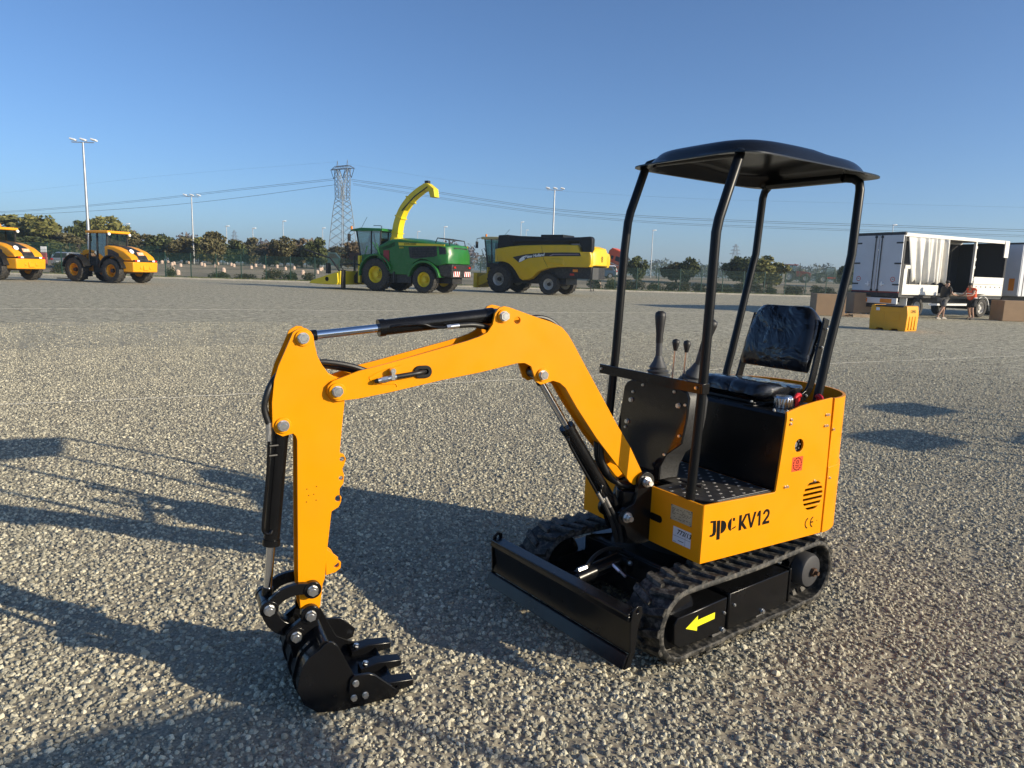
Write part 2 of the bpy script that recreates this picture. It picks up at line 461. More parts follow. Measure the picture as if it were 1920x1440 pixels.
        L.new(out, pw.inputs[0])
        ms = N.new('ShaderNodeMapRange'); ms.inputs[3].default_value = smin; ms.inputs[4].default_value = smax
        L.new(pw.outputs[0], ms.inputs[0]); L.new(ms.outputs[0], io.inputs['Scale'])
        L.new(io.outputs[0], jout.inputs[0])
    L.new(jout.outputs[0], go.inputs[0])
    md = o.modifiers.new('scatter', 'NODES'); md.node_group = ng
    tag(o, 'loose grey crushed stone covering the yard in front', 'gravel', kind='stuff')
gravel_instances()
# ---------------------------------------------------------------- the mini excavator
def hexbolt_mesh(r=0.012, h=0.010, washer=True, name='bolt'):
    mb = MB()
    if washer: mb.cyl((0, 0, 0), (0, 0, 0.0022), r * 1.08, n=20)
    mb.cyl((0, 0, 0.002), (0, 0, 0.002 + h), r, n=6)
    mb.cyl((0, 0, 0.002 + h), (0, 0, 0.003 + h), r * 0.62, r * 0.55, n=18)
    return mb.mesh(name, ZINC, smooth=30)

BOLT_L = hexbolt_mesh(0.0185, 0.012)
BOLT_M = hexbolt_mesh(0.011, 0.008)
BOLT_S = hexbolt_mesh(0.0062, 0.005)
MYP = RX(-PI / 2)          # local z of a bolt towards +Y
MYN = RX(PI / 2)
MXP = RY(PI / 2)           # towards +X

def at_pt(p, M=None): return T(*p) @ M if M is not None else T(*p)

def offset_ring(mb, c, r_out, y0, y1, n=20):
    mb.cyl((c[0], y0, c[1]), (c[0], y1, c[1]), r_out, n=n)

BOOM = [(1.397,1.150),(1.393,1.174),(1.375,1.191),(1.283,1.223),(1.176,1.247),(1.019,1.286),(0.865,1.324),(0.812,1.341),(0.780,1.357),(0.759,1.387),(0.750,1.429),(0.733,1.451),(0.712,1.458),(0.689,1.454),(0.563,1.414),(0.504,1.398),(0.448,1.375),(0.417,1.345),(0.390,1.308),(0.344,1.238),(0.260,1.113),(0.154,0.955),(0.071,0.840),(0.010,0.737),(-0.012,0.700),(0.002,0.672),(0.040,0.664),(0.064,0.680),(0.092,0.712),(0.142,0.770),(0.253,0.896),(0.359,1.035),(0.418,1.122),(0.446,1.144),(0.479,1.155),(0.507,1.147),(0.535,1.141),(0.560,1.155),(0.569,1.181),(0.584,1.218),(0.613,1.232),(0.648,1.232),(0.808,1.201),(0.966,1.177),(1.166,1.140),(1.285,1.122),(1.334,1.119),(1.358,1.116),(1.383,1.127)]
BOOM_CORE = [(1.25,1.205),(1.02,1.266),(0.82,1.318),(0.72,1.345),(0.63,1.392),(0.504,1.384),(0.455,1.362),(0.427,1.335),(0.40,1.297),(0.27,1.103),(0.12,0.88),(0.06,0.795),(0.10,0.745),(0.253,0.914),(0.352,1.048),(0.41,1.135),(0.47,1.172),(0.60,1.252),(0.65,1.248),(0.81,1.217),(0.97,1.192),(1.23,1.146)]
ARM = [(1.497,1.370),(1.481,1.378),(1.464,1.377),(1.446,1.365),(1.438,1.350),(1.434,1.319),(1.425,1.279),(1.410,1.248),(1.387,1.215),(1.355,1.196),(1.335,1.175),(1.330,1.116),(1.337,1.055),(1.350,0.923),(1.336,0.918),(1.327,0.899),(1.333,0.877),(1.341,0.862),(1.334,0.838),(1.337,0.806),(1.351,0.788),(1.351,0.766),(1.345,0.740),(1.355,0.719),(1.381,0.705),(1.400,0.545),(1.408,0.449),(1.416,0.430),(1.425,0.349),(1.440,0.310),(1.465,0.298),(1.487,0.312),(1.497,0.344),(1.504,0.461),(1.502,0.704),(1.499,0.981),(1.503,0.996),(1.512,1.007),(1.525,1.004),(1.547,0.999),(1.570,1.012),(1.581,1.035),(1.581,1.121),(1.572,1.199),(1.557,1.248),(1.530,1.309),(1.507,1.362)]
ARM_CORE = [(1.50,1.30),(1.455,1.30),(1.44,1.275),(1.42,1.235),(1.372,1.196),(1.348,1.17),(1.345,1.116),(1.352,1.055),(1.366,0.90),(1.396,0.70),(1.415,0.545),(1.425,0.449),(1.437,0.36),(1.455,0.33),(1.478,0.335),(1.485,0.36),(1.490,0.46),(1.489,0.70),(1.487,0.99),(1.50,1.04),(1.53,1.10),(1.570,1.12),(1.562,1.197),(1.547,1.245)]

def build_excavator(loc, rz):
    root = empty('mini_excavator', loc, rz)
    Mt = RZ(R(4.46)); Mh = T(0, 0.037, 0); Mb = T(0.34, 0.037, 0) @ RZ(R(-6))

    # ---------- undercarriage
    zc, xf, xr, ro = 0.184, 0.465, -0.495, 0.158
    def loop(r, n=14, sag=True):
        pts = []
        for i in range(n + 1):
            a = -PI / 2 + PI * i / n; pts.append((xf + r * math.cos(a), zc + r * math.sin(a)))
        for i in range(1, 16):
            u = i / 16; pts.append((xf + (xr - xf) * u, zc + r - 0.010 * math.sin(PI * u) ** 2))
        for i in range(n + 1):
            a = PI / 2 + PI * i / n; pts.append((xr + r * math.cos(a), zc + r * math.sin(a)))
        for i in range(1, 16):
            u = i / 16; pts.append((xr + (xf - xr) * u, zc - r + 0.003 * math.sin(7 * PI * u)))
        return pts
    lug_l = MB()
    def lug_shape(mb, y0, y1, skew):
        h = 0.015
        rings = []
        for yy, f in ((y0, 0.0), ((y0 + y1) / 2, 0.5), (y1, 1.0)):
            dx = skew * f; w = 0.021 if f != 1.0 else 0.013
            rings.append([(dx - w, yy, 0), (dx + w, yy, 0), (dx + w * 0.68, yy, h), (dx - w * 0.68, yy, h)])
        mb.loft(rings)
    lug_shape(lug_l, 0.094, -0.012, 0.036); LUG_A = lug_l.mesh('track_lug', RUB, smooth=0)
    lug_r = MB(); lug_shape(lug_r, -0.094, 0.012, 0.036); LUG_B = lug_r.mesh('track_lug', RUB, smooth=0)
    gt = MB(); gt.loft([[(-0.018, -0.035, 0), (0.018, -0.035, 0), (0.018, 0.035, 0), (-0.018, 0.035, 0)], [(-0.008, -0.012, 0.042), (0.008, -0.012, 0.042), (0.008, 0.012, 0.042), (-0.008, 0.012, 0.042)]])
    GUIDE = gt.mesh('guide_tooth', RUB, smooth=0)
    for sy in (1, -1):
        yc = 0.365 * sy
        outer, inner = loop(ro), loop(ro - 0.024)
        mb = MB(); n = len(outer); rings = []
        hw = 0.098
        for i in range(n):
            (xo, zo), (xi, zi) = outer[i], inner[i]
            rings.append([(xo, yc - hw + 0.006, zo), (xo, yc + hw - 0.006, zo), ((xo * .7 + xi * .3), yc + hw, zo * .7 + zi * .3), ((xo * .2 + xi * .8), yc + hw, zo * .2 + zi * .8), (xi, yc + hw - 0.005, zi), (xi, yc - hw + 0.005, zi), ((xo * .2 + xi * .8), yc - hw, zo * .2 + zi * .8), ((xo * .7 + xi * .3), yc - hw, zo * .7 + zi * .3)])
        rings.append(rings[0])
        mb.loft(rings, cap=False)
        trk = mb.build('rubber_track', RUB, root, Mt, smooth=40)
        # lugs along the loop
        pts = [Vector((a, 0, b)) for a, b in outer] + [Vector((outer[0][0], 0, outer[0][1]))]
        cum = [0]
        for a, b in zip(pts, pts[1:]): cum.append(cum[-1] + (b - a).length)
        L_ = cum[-1]; NL = 34
        def sample(d):
            d %= L_
            for i in range(len(cum) - 1):
                if cum[i + 1] >= d:
                    t = (d - cum[i]) / (cum[i + 1] - cum[i]); tg = (pts[i + 1] - pts[i]).normalized()
                    return pts[i].lerp(pts[i + 1], t), tg
        for k in range(NL):
            for half, me in ((0, LUG_A), (0.5, LUG_B)):
                p, tg = sample((k + half) * L_ / NL)
                zx = tg; nn = Vector((tg.z, 0, -tg.x))          # outward normal for this winding
                Ml = Matrix((zx, Vector((0, 1, 0)), nn)).transposed().to_4x4()
                if Ml.determinant() < 0: Ml = Matrix((-zx, Vector((0, 1, 0)), nn)).transposed().to_4x4()
                Ml.translation = (p.x, yc, p.z)
                link('track_lug', me, trk, Mt @ Ml)
            if k % 1 == 0:
                p, tg = sample((k + 0.25) * L_ / NL)
                nn = Vector((-tg.z, 0, tg.x))
                Ml = Matrix((nn.cross(Vector((0, 1, 0))) * -1, Vector((0, 1, 0)), nn)).transposed().to_4x4()
                Ml.translation = Vector((p.x, yc, p.z)) + nn * 0.016
                link('guide_tooth', GUIDE, trk, Mt @ Ml)
        # track frame: sheet-metal box in two lengths
        s = sy
        def yy(a, b): return (min(a * s, b * s), max(a * s, b * s))
        y0, y1 = yy(0.30, 0.440)
        fr = MB()
        fr.prism([(0.465, 0.072), (0.505, 0.10), (0.512, 0.19), (0.495, 0.216), (0.165, 0.222), (0.165, 0.068)], y0, y1)
        tf = fr.build('track_frame', BLK, root, Mt, bevel=0.006)
        fr = MB(); fr.prism([(0.157, 0.066), (0.157, 0.236), (-0.30, 0.236), (-0.30, 0.074)], yy(0.30, 0.444)[0], yy(0.30, 0.444)[1])
        tf2 = fr.build('track_frame', BLK, root, Mt, bevel=0.006)
        fr = MB(); fr.box(-0.318, -0.306, yy(0.29, 0.446)[0], yy(0.29, 0.446)[1], 0.074, 0.242)
        fr.build('end_plate', BLK, tf2, Mt, bevel=0.003)
        mb = MB()
        for (bx, bz) in ((0.12, 0.175), (0.185, 0.155), (0.187, 0.075), (-0.10, 0.085)):
            o = link('bolt', BOLT_S if bz > 0.1 else BOLT_M, tf2, Mt @ T(bx, (0.4445 if bx < 0.16 else 0.4405) * s, bz) @ (MYP if s > 0 else MYN))
        if s > 0:
            ar = MB(); ar.prism([(0.440, 0.155), (0.365, 0.124), (0.365, 0.143), (0.250, 0.146), (0.250, 0.175), (0.365, 0.172), (0.365, 0.192)], 0.4405, 0.4415)
            tag(ar.build('arrow_sticker', mat('arrow_yellow', (0.85, 0.80, 0.02), 0.4), tf, Mt, smooth=0), 'bright yellow arrow sticker pointing to the front')
        # rollers
        for rx in (0.20, -0.12):
            mb = MB(); mb.lathe([(0.0, -0.05), (0.042, -0.05), (0.044, -0.03), (0.03, -0.02), (0.03, 0.02), (0.044, 0.03), (0.042, 0.05), (0.0, 0.05)], 24, T(rx, yc + 0.012 * s, 0.076) @ RX(PI / 2))
            mb.build('track_roller', mat('worn_steel', (0.35, 0.34, 0.33), 0.4, 0.9, vary=0.3, scale=40), root, Mt)
        # idler and sprocket with drive motor
        mb = MB(); mb.lathe([(0.0, -0.04), (0.11, -0.04), (0.13, -0.03), (0.13, 0.03), (0.11, 0.04), (0.0, 0.04)], 32, T(xf, yc, zc) @ RX(PI / 2))
        mb.build('idler_wheel', BLK, root, Mt)
        mb = MB(); prof = []
        for i in range(44):
            a = 2 * PI * i / 44; rr = 0.135 if i % 4 < 2 else 0.108
            prof.append((xr + rr * math.cos(a), zc + rr * math.sin(a)))
        mb.prism(prof, yc - 0.02, yc + 0.02)
        sp = mb.build('sprocket', BLK, root, Mt)
        mb = MB(); mb.lathe([(0.085, 0.0), (0.085, 0.045), (0.078, 0.058), (0.058, 0.064), (0.0, 0.064)], 32, T(xr, yc + 0.02 * s, zc) @ (MYP if s > 0 else MYN))
        mo = mb.build('drive_motor', mat('motor_grey', (0.05, 0.05, 0.052), 0.5, bump=0.1, bscale=150), root, Mt, smooth=40)
        mb = MB(); mb.cyl((xr, yc + 0.084 * s, zc), (xr, yc + 0.10 * s, zc), 0.022, n=6); mb.cyl((xr, yc + 0.10 * s, zc), (xr, yc + 0.118 * s, zc), 0.010, n=12)
        mb.build('axle_nut', mat('rust_steel', (0.12, 0.07, 0.045), 0.6, 0.6, vary=0.3, scale=90), mo, Mt)
    # centre frame
    mb = MB()
    mb.prism([(0.33, -0.30), (0.33, 0.30), (0.10, 0.22), (-0.24, 0.22), (-0.40, 0.30), (-0.40, -0.30), (-0.24, -0.22), (0.10, -0.22)], 0.20, 0.30, plane='XY')
    mb.box(0.30, 0.325, -0.24, 0.24, 0.10, 0.31); mb.box(-0.30, 0.33, -0.06, 0.06, 0.12, 0.2)
    mb.build('centre_frame', BLK, root, Mt, bevel=0.005)
    mb = MB(); mb.cyl((-0.06, 0, 0.30), (-0.06, 0, 0.352), 0.25, n=48); mb.cyl((-0.06, 0, 0.352), (-0.06, 0, 0.395), 0.22, n=48)
    mb.build('slew_ring', BLKM, root, Mt)
    # dozer blade
    BX = 0.79; zt, zb = 0.310, 0.105
    mb = MB()
    prof = [(BX - 0.018, zt), (BX + 0.012, zt + 0.004), (BX + 0.016, zt - 0.018), (BX - 0.002, zt - 0.024), (BX - 0.014, zb + 0.10), (BX - 0.004, zb + 0.052), (BX - 0.016, zb + 0.052), (BX - 0.028, zb + 0.10), (BX - 0.022, zt - 0.02)]
    mb.prism(prof, -0.452, 0.452)
    bl = mb.build('dozer_blade', BLK, root, Mt, smooth=40, bevel=0.003)
    mb = MB(); mb.prism([(BX - 0.006, zb + 0.05), (BX + 0.012, zb + 0.052), (BX + 0.034, zb), (BX + 0.022, zb)], -0.455, 0.455)
    mb.build('cutting_edge', BLK, bl, Mt, bevel=0.002)
    mb = MB(); mb.box(BX - 0.05, BX + 0.014, -0.45, 0.45, zt + 0.001, zt + 0.013)
    mb.build('top_rail', BLK, bl, Mt, bevel=0.003)
    for s in (1, -1):
        mb = MB()
        mb.prism([(BX - 0.055, zt + 0.032), (BX - 0.03, zt + 0.040), (BX - 0.005, zt + 0.026), (BX + 0.004, zt - 0.02), (BX - 0.002, zb + 0.06), (BX + 0.026, zb - 0.002), (BX - 0.01, zb + 0.0), (BX - 0.03, zb + 0.06), (BX - 0.04, zt - 0.04), (BX - 0.06, zt)], 0.452 * s, 0.460 * s, holes=[circle(BX - 0.030, zt + 0.018, 0.008, 12)])
        mb.build('end_plate', BLK, bl, Mt, bevel=0.002)
        mb = MB(); mb.tube([(0.30, 0.20 * s, 0.17), (0.52, 0.19 * s, 0.165), (BX - 0.02, 0.17 * s, 0.20)], 0.028, 4)
        mb.build('blade_arm', BLK, root, Mt, bevel=0.004)
    mb = MB(); mb.cyl((0.40, 0, 0.29), (0.66, 0, 0.262), 0.034, n=24)
    bc = mb.build('blade_cylinder', BLK, root, Mt)
    mb = MB(); mb.cyl((0.66, 0, 0.262), (0.74, 0, 0.254), 0.017, n=16); mb.build('cylinder_rod', CHROME, bc, Mt)
    mb = MB(); mb.cyl((0.745, -0.05, 0.254), (0.745, 0.05, 0.254), 0.016, n=16); mb.cyl((0.385, -0.06, 0.292), (0.385, 0.06, 0.292), 0.020, n=16)
    mb.box(0.355, 0.405, -0.06, -0.04, 0.24, 0.31); mb.box(0.355, 0.405, 0.04, 0.06, 0.24, 0.31); mb.box(0.73, 0.78, -0.05, -0.035, 0.20, 0.28); mb.box(0.73, 0.78, 0.035, 0.05, 0.20, 0.28)
    mb.build('pin_bracket', BLK, bc, Mt, bevel=0.003)
    for bx, by, bz in ((0.745, 0.05, 0.254), (0.385, 0.06, 0.292)): link('bolt', BOLT_M, bc, Mt @ T(bx, by, bz) @ MYP)
    mb = MB(); mb.cyl((0.46, 0.03, 0.29), (0.46, 0.075, 0.275), 0.011, n=6); mb.cyl((0.60, 0.0, 0.30), (0.65, 0.0, 0.297), 0.011, n=6); mb.cyl((0.46, 0.075, 0.275), (0.46, 0.11, 0.262), 0.007, n=10)
    mb.build('hose_fitting', ZINC, bc, Mt)
    mb = MB(); mb.tube(smooth_path([(0.60, 0, 0.30), (0.52, -0.03, 0.325), (0.42, -0.05, 0.33), (0.30, -0.06, 0.30)]), 0.009); mb.build('hydraulic_hose', HOSE, bc, Mt)

    # ---------- house
    vent = []; vc = (-0.437, 0.592); vr = 0.074
    for k, h in enumerate((0.060, 0.034, 0.010, -0.014, -0.038, -0.062)):
        z0, z1 = vc[1] + h - 0.007, vc[1] + h + 0.006
        def hw(z): return math.sqrt(max(1e-5, vr * vr - (z - vc[1]) ** 2))
        vent.append([(vc[0] + hw(z0), z0), (vc[0] + hw(z1), z1), (vc[0] - hw(z1), z1), (vc[0] - hw(z0), z0)])
    side = [(-0.186, 1.012), (-0.190, 0.985), (-0.175, 0.82), (-0.158, 0.655), (-0.150, 0.648), (0.300, 0.657), (0.303, 0.40), (-0.526, 0.392), (-0.524, 0.742), (-0.516, 1.056), (-0.40, 1.047), (-0.29, 1.034)]
    for s in (1, -1):
        mb = MB(); mb.prism(side, 0.385 * s, 0.395 * s, holes=([circle(-0.297, 0.849, 0.031, 24)] + vent) if s > 0 else [])
        sp = mb.build('side_panel', YEL, root, Mh, bevel=0.0015)
        if s > 0: SP = sp
        # front corner: rounded fold and front panel
        mb = MB()
        out = [(0.0, 0)]
        pl = [(0.295, 0.395 * s), (0.301, 0.3935 * s), (0.3045, 0.389 * s), (0.306, 0.383 * s), (0.306, 0.075 * s)]
        ins = [(0.296, 0.075 * s), (0.296, 0.380 * s), (0.292, 0.3845 * s)]
        mb.prism(pl + ins, 0.401, 0.656, plane='XY')
        if s > 0:
            pass
        fp = mb.build('front_panel', YEL, root, Mh, smooth=40)
        if s > 0: FP = fp
    # rear shell and counterweight
    def arc(rx, ry, n=28): return [(-0.53 - rx * math.sin(PI * i / n), ry * math.cos(PI * i / n)) for i in range(n + 1)]
    o, i_ = arc(0.335, 0.397), arc(0.322, 0.384)
    mb = MB(); ring = o + i_[::-1]
    mb.loft([[(x, y_, 0.70) for x, y_ in ring], [(x, y_, 1.052) for x, y_ in ring]])
    rs = mb.build('rear_hood', YEL, root, Mh, smooth=40)
    o, i_ = arc(0.352, 0.400), arc(0.30, 0.36)
    mb = MB(); ring = o + i_[::-1]
    mb.loft([[(x, y_, 0.392) for x, y_ in ring], [(x, y_, 0.72) for x, y_ in ring]])
    cw = mb.build('counterweight', YEL, root, Mh, smooth=40, bevel=0.003)
    for bx, bz in ((-0.536, 0.903), (-0.545, 0.665)):
        link('bolt', BOLT_S, SP, Mh @ T(bx - 0.004, 0.397, bz) @ MYP)
    # floor, mat, base plate, swing housing
    mb = MB(); mb.prism([(0.295, 0.384), (0.295, -0.384), (-0.54, -0.384), (-0.80, -0.18), (-0.80, 0.18), (-0.54, 0.384)], 0.398, 0.412, plane='XY'); mb.build('base_plate', BLKM, root, Mh)
    mb = MB(); mb.prism([(0.296, 0.384), (0.296, 0.074), (0.18, 0.074), (0.18, -0.074), (0.296, -0.074), (0.296, -0.384), (-0.16, -0.384), (-0.16, 0.384)], 0.628, 0.642, plane='XY')
    mb.build('floor_plate', BLK, root, Mh, bevel=0.002)
    mb = MB(); mb.prism([(0.262, 0.30), (0.285, 0.24), (0.285, 0.09), (0.17, 0.085), (0.17, -0.085), (0.285, -0.09), (0.285, -0.24), (0.262, -0.30), (0.20, -0.362), (-0.155, -0.375), (-0.155, 0.378), (0.19, 0.372)], 0.642, 0.652, plane='XY')
    fm = mb.build('floor_mat', mat('quilted_mat', (0.022, 0.021, 0.020), 0.55, bump=0.25, bscale=40, dust=0.12), root, Mh, bevel=0.003)
    mb = MB(); st = mb
    rs_ = random.Random(3)
    for i in range(13):
        for j in range(9):
            sx = 0.268 - 0.034 * i; sy_ = 0.345 - 0.085 * j + (0.0425 if i % 2 else 0)
            if sx > 0.16 and sy_ < 0.11: continue
            if abs(sy_) > 0.355 or (sx > 0.2 and sy_ > 0.30): continue
            for a in (0.5, -0.5):
                st.box(-0.0075, 0.0075, -0.0016, 0.0016, 0.652, 0.6535, T(sx, sy_, 0.0) @ RZ(a))
    for i in range(34): st.box(-0.004, 0.004, -0.001, 0.001, 0.652, 0.6532, T(0.185 - 0.010 * i, 0.366, 0))
    tag(st.build('mat_stitching', mat('thread', (0.5, 0.48, 0.44), 0.8), fm, Mh, smooth=0), kind='stuff')
    mb = MB(); mb.cyl((0.36, 0, 0.385), (0.36, 0, 0.63), 0.060, n=28); mb.box(0.10, 0.36, -0.07, 0.07, 0.41, 0.60)
    mb.build('swing_post', BLK, root, Mh, bevel=0.004)
    # seat box
    mb = MB(); mb.prism([(-0.172, 0.645), (-0.192, 0.985), (-0.205, 1.0), (-0.56, 1.0), (-0.56, 0.645)], -0.383, 0.383)
    sb = mb.build('engine_cover', BLK, root, Mh, bevel=0.004)
    # engine seen through the hole and vent: a dark radiator core stands behind the panel
    mb = MB(); mb.cyl((-0.285, 0.340, 0.852), (-0.285, 0.384, 0.852), 0.013, n=20)
    for q in range(6): mb.cyl((-0.297 + 0.021 * math.cos(q), 0.35, 0.849 + 0.021 * math.sin(q)), (-0.297 + 0.021 * math.cos(q), 0.384, 0.849 + 0.021 * math.sin(q)), 0.004, n=8)
    en = mb.build('filler_ring', ZINC, sb, Mh)
    # filler cap, choke and throttle knobs, latch
    mb = MB(); prof = []
    n = 40
    for i in range(n):
        a = 2 * PI * i / n; r = 0.046 if i % 2 else 0.0435; prof.append((r * math.cos(a), r * math.sin(a)))
    mb.prism(prof, 1.0, 1.048, plane='XY', M=T(-0.335, 0.262, 0)); mb.cyl((-0.335, 0.262, 1.046), (-0.335, 0.262, 1.056), 0.043, 0.036, n=32)
    mb.build('fuel_cap', ALU, sb, Mh, bevel=0.002)
    for kx, ky, a in ((-0.43, 0.27, 0.3), (-0.50, 0.335, 1.0)):
        mb = MB(); mb.cyl((kx, ky, 1.0), (kx, ky, 1.042), 0.010, 0.012, n=12)
        M_ = T(kx, ky, 1.048) @ RZ(a)
        mb.tube([M_ @ Vector((-0.040, 0, -0.004)), M_ @ Vector((-0.02, 0, 0.004)), M_ @ Vector((0, 0, 0.006)), M_ @ Vector((0.02, 0, 0.004)), M_ @ Vector((0.040, 0, -0.004))], [0.006, 0.010, 0.011, 0.010, 0.006], 10)
        mb.build('pull_knob', REDP, sb, Mh)
    mb = MB(); mb.box(-0.27, -0.20, 0.14, 0.20, 1.0, 1.008); mb.box(-0.26, -0.22, 0.155, 0.185, 1.008, 1.018)
    mb.build('latch', BLK, sb, Mh, bevel=0.002); link('bolt', BOLT_S, sb, Mh @ T(-0.225, 0.17, 1.017)); link('bolt', BOLT_S, sb, Mh @ T(-0.222, 0.30, 1.0))
    # seat
    VIN = mat('wrapped_vinyl', (0.010, 0.0125, 0.020), 0.42, bump=0.35, bscale=14, coat=0.0)
    wrap = bpy.data.materials.get('seat_wrap')
    if wrap is None:
        wrap = bpy.data.materials.new('seat_wrap'); wrap.use_nodes = True
        nt = wrap.node_tree; b = nt.nodes['Principled BSDF']; L = nt.links
        b.inputs['Base Color'].default_value = (0.007, 0.008, 0.011, 1); b.inputs['Roughness'].default_value = 0.5
        b.inputs['Coat Weight'].default_value = 1.0; b.inputs['Coat Roughness'].default_value = 0.035; b.inputs['Specular IOR Level'].default_value = 0.15
        tc = nt.nodes.new('ShaderNodeTexCoord')
        n1 = nt.nodes.new('ShaderNodeTexNoise'); n1.inputs['Scale'].default_value = 3.2; n1.inputs['Detail'].default_value = 3; n1.inputs['Distortion'].default_value = 1.6
        n2 = nt.nodes.new('ShaderNodeTexVoronoi'); n2.inputs['Scale'].default_value = 6; n2.feature = 'DISTANCE_TO_EDGE'
        mpn = nt.nodes.new('ShaderNodeMapping'); mpn.inputs['Scale'].default_value = (0.6, 1.0, 1.7)
        L.new(tc.outputs['Object'], mpn.inputs[0]); L.new(mpn.outputs[0], n1.inputs['Vector'])
        ds = nt.nodes.new('ShaderNodeVectorMath'); ds.operation = 'MULTIPLY_ADD'; ds.inputs[1].default_value = (0.25, 0.25, 0.25)
        L.new(n1.outputs['Color'], ds.inputs[0]); L.new(tc.outputs['Object'], ds.inputs[2]); L.new(ds.outputs[0], n2.inputs['Vector'])
        ad = nt.nodes.new('ShaderNodeMath'); ad.operation = 'MULTIPLY_ADD'; ad.inputs[1].default_value = 0.5
        L.new(n2.outputs['Distance'], ad.inputs[0]); L.new(n1.outputs['Fac'], ad.inputs[2])
        bp = nt.nodes.new('ShaderNodeBump'); bp.inputs['Strength'].default_value = 0.9; bp.inputs['Distance'].default_value = 0.034
        L.new(ad.outputs[0], bp.inputs['Height']); L.new(bp.outputs[0], b.inputs['Coat Normal'])
        bp2 = nt.nodes.new('ShaderNodeBump'); bp2.inputs['Strength'].default_value = 0.25; bp2.inputs['Distance'].default_value = 0.02
        L.new(ad.outputs[0], bp2.inputs['Height']); L.new(bp2.outputs[0], b.inputs['Normal'])
    def pad(name, prof, y0, y1, seams, inset=0.02, nseg=26):
        """puffy pad: profile (closed, x z) swept in y, narrower at the ends, with pressed seams"""
        mb = MB(); cx = sum(p[0] for p in prof) / len(prof); cz = sum(p[1] for p in prof) / len(prof)
        rings = []
        for i in range(nseg + 1):
            u = i / nseg; yv = y0 + (y1 - y0) * u
            e = min(u, 1 - u) * (y1 - y0)
            k = 1 - max(0.0, 1 - e / 0.045) ** 2 * 0.38
            for q in seams:
                k -= 0.07 * math.exp(-((u - q) / 0.02) ** 2)
            rings.append([(cx + (a - cx) * k, yv, cz + (b - cz) * k) for a, b in prof])
        mb.loft(rings)
        return mb.build(name, wrap, root, Mh, smooth=50)
    cush = smooth_path([(-0.255, 1.055), (-0.28, 1.105), (-0.40, 1.098), (-0.50, 1.085), (-0.59, 1.075), (-0.61, 1.045), (-0.58, 1.02), (-0.42, 1.015), (-0.28, 1.02)], 4, True) if False else [(-0.25, 1.045), (-0.253, 1.07), (-0.27, 1.092), (-0.31, 1.103), (-0.38, 1.100), (-0.46, 1.088), (-0.54, 1.080), (-0.59, 1.078), (-0.61, 1.06), (-0.60, 1.035), (-0.56, 1.025), (-0.42, 1.02), (-0.28, 1.022)]
    sc_ = pad('seat_cushion', cush, -0.215, 0.205, (0.25, 0.5, 0.75))
    backp = [(-0.575, 1.145), (-0.560, 1.175), (-0.563, 1.22), (-0.585, 1.30), (-0.610, 1.38), (-0.632, 1.44), (-0.650, 1.462), (-0.672, 1.462), (-0.688, 1.44), (-0.672, 1.37), (-0.648, 1.29), (-0.625, 1.21), (-0.612, 1.155), (-0.595, 1.140)]
    # backrest with rounded top corners
    mb = MB(); rings = []; ns = 26; cxb = -0.62
    for i in range(ns + 1):
        u = i / ns; yv = -0.205 + 0.40 * u; e = min(u, 1 - u) * 0.40
        k = 1 - max(0.0, 1 - e / 0.04) ** 2 * 0.40
        for q in (0.25, 0.5, 0.75): k -= 0.08 * math.exp(-((u - q) / 0.02) ** 2)
        top = 0.075 * max(0.0, 1 - e / 0.085) ** 2
        ring = []
        for a, b in backp:
            ax = -0.575 - (b - 1.14) * 0.30              # the pad's centre line
            zz = b - top * max(0, (b - 1.20) / 0.26)
            ring.append((ax - 0.02 + (a - ax + 0.02) * k, yv, zz))
        rings.append(ring)
    mb.loft(rings); sbk = mb.build('seat_back', wrap, root, Mh, smooth=50)
    mb = MB()
    for s in (1, -1):
        path = smooth_path([(-0.36, 0.218 * s, 1.012), (-0.50, 0.218 * s, 1.018), (-0.575, 0.218 * s, 1.05), (-0.605, 0.218 * s, 1.12), (-0.63, 0.216 * s, 1.22), (-0.66, 0.212 * s, 1.32), (-0.685, 0.208 * s, 1.41)], 5)
        rings = []
        for i, p in enumerate(path):
            t = (path[min(i + 1, len(path) - 1)] - path[max(i - 1, 0)]).normalized(); nrm = Vector((-t.z, 0, t.x))
            rings.append([p + nrm * 0.022 + Vector((0, 0.006, 0)), p + nrm * 0.022 - Vector((0, 0.006, 0)), p - nrm * 0.022 - Vector((0, 0.006, 0)), p - nrm * 0.022 + Vector((0, 0.006, 0))])
        mb.loft(rings)
    mb.box(-0.60, -0.27, -0.20, 0.20, 1.001, 1.016)
    sf = mb.build('seat_frame', BLK, root, Mh, bevel=0.003)
    for bx, bz in ((-0.672, 1.36), (-0.645, 1.27), (-0.44, 1.014), (-0.555, 1.035)): link('bolt', BOLT_S, sf, Mh @ T(bx, 0.225, bz) @ MYP)

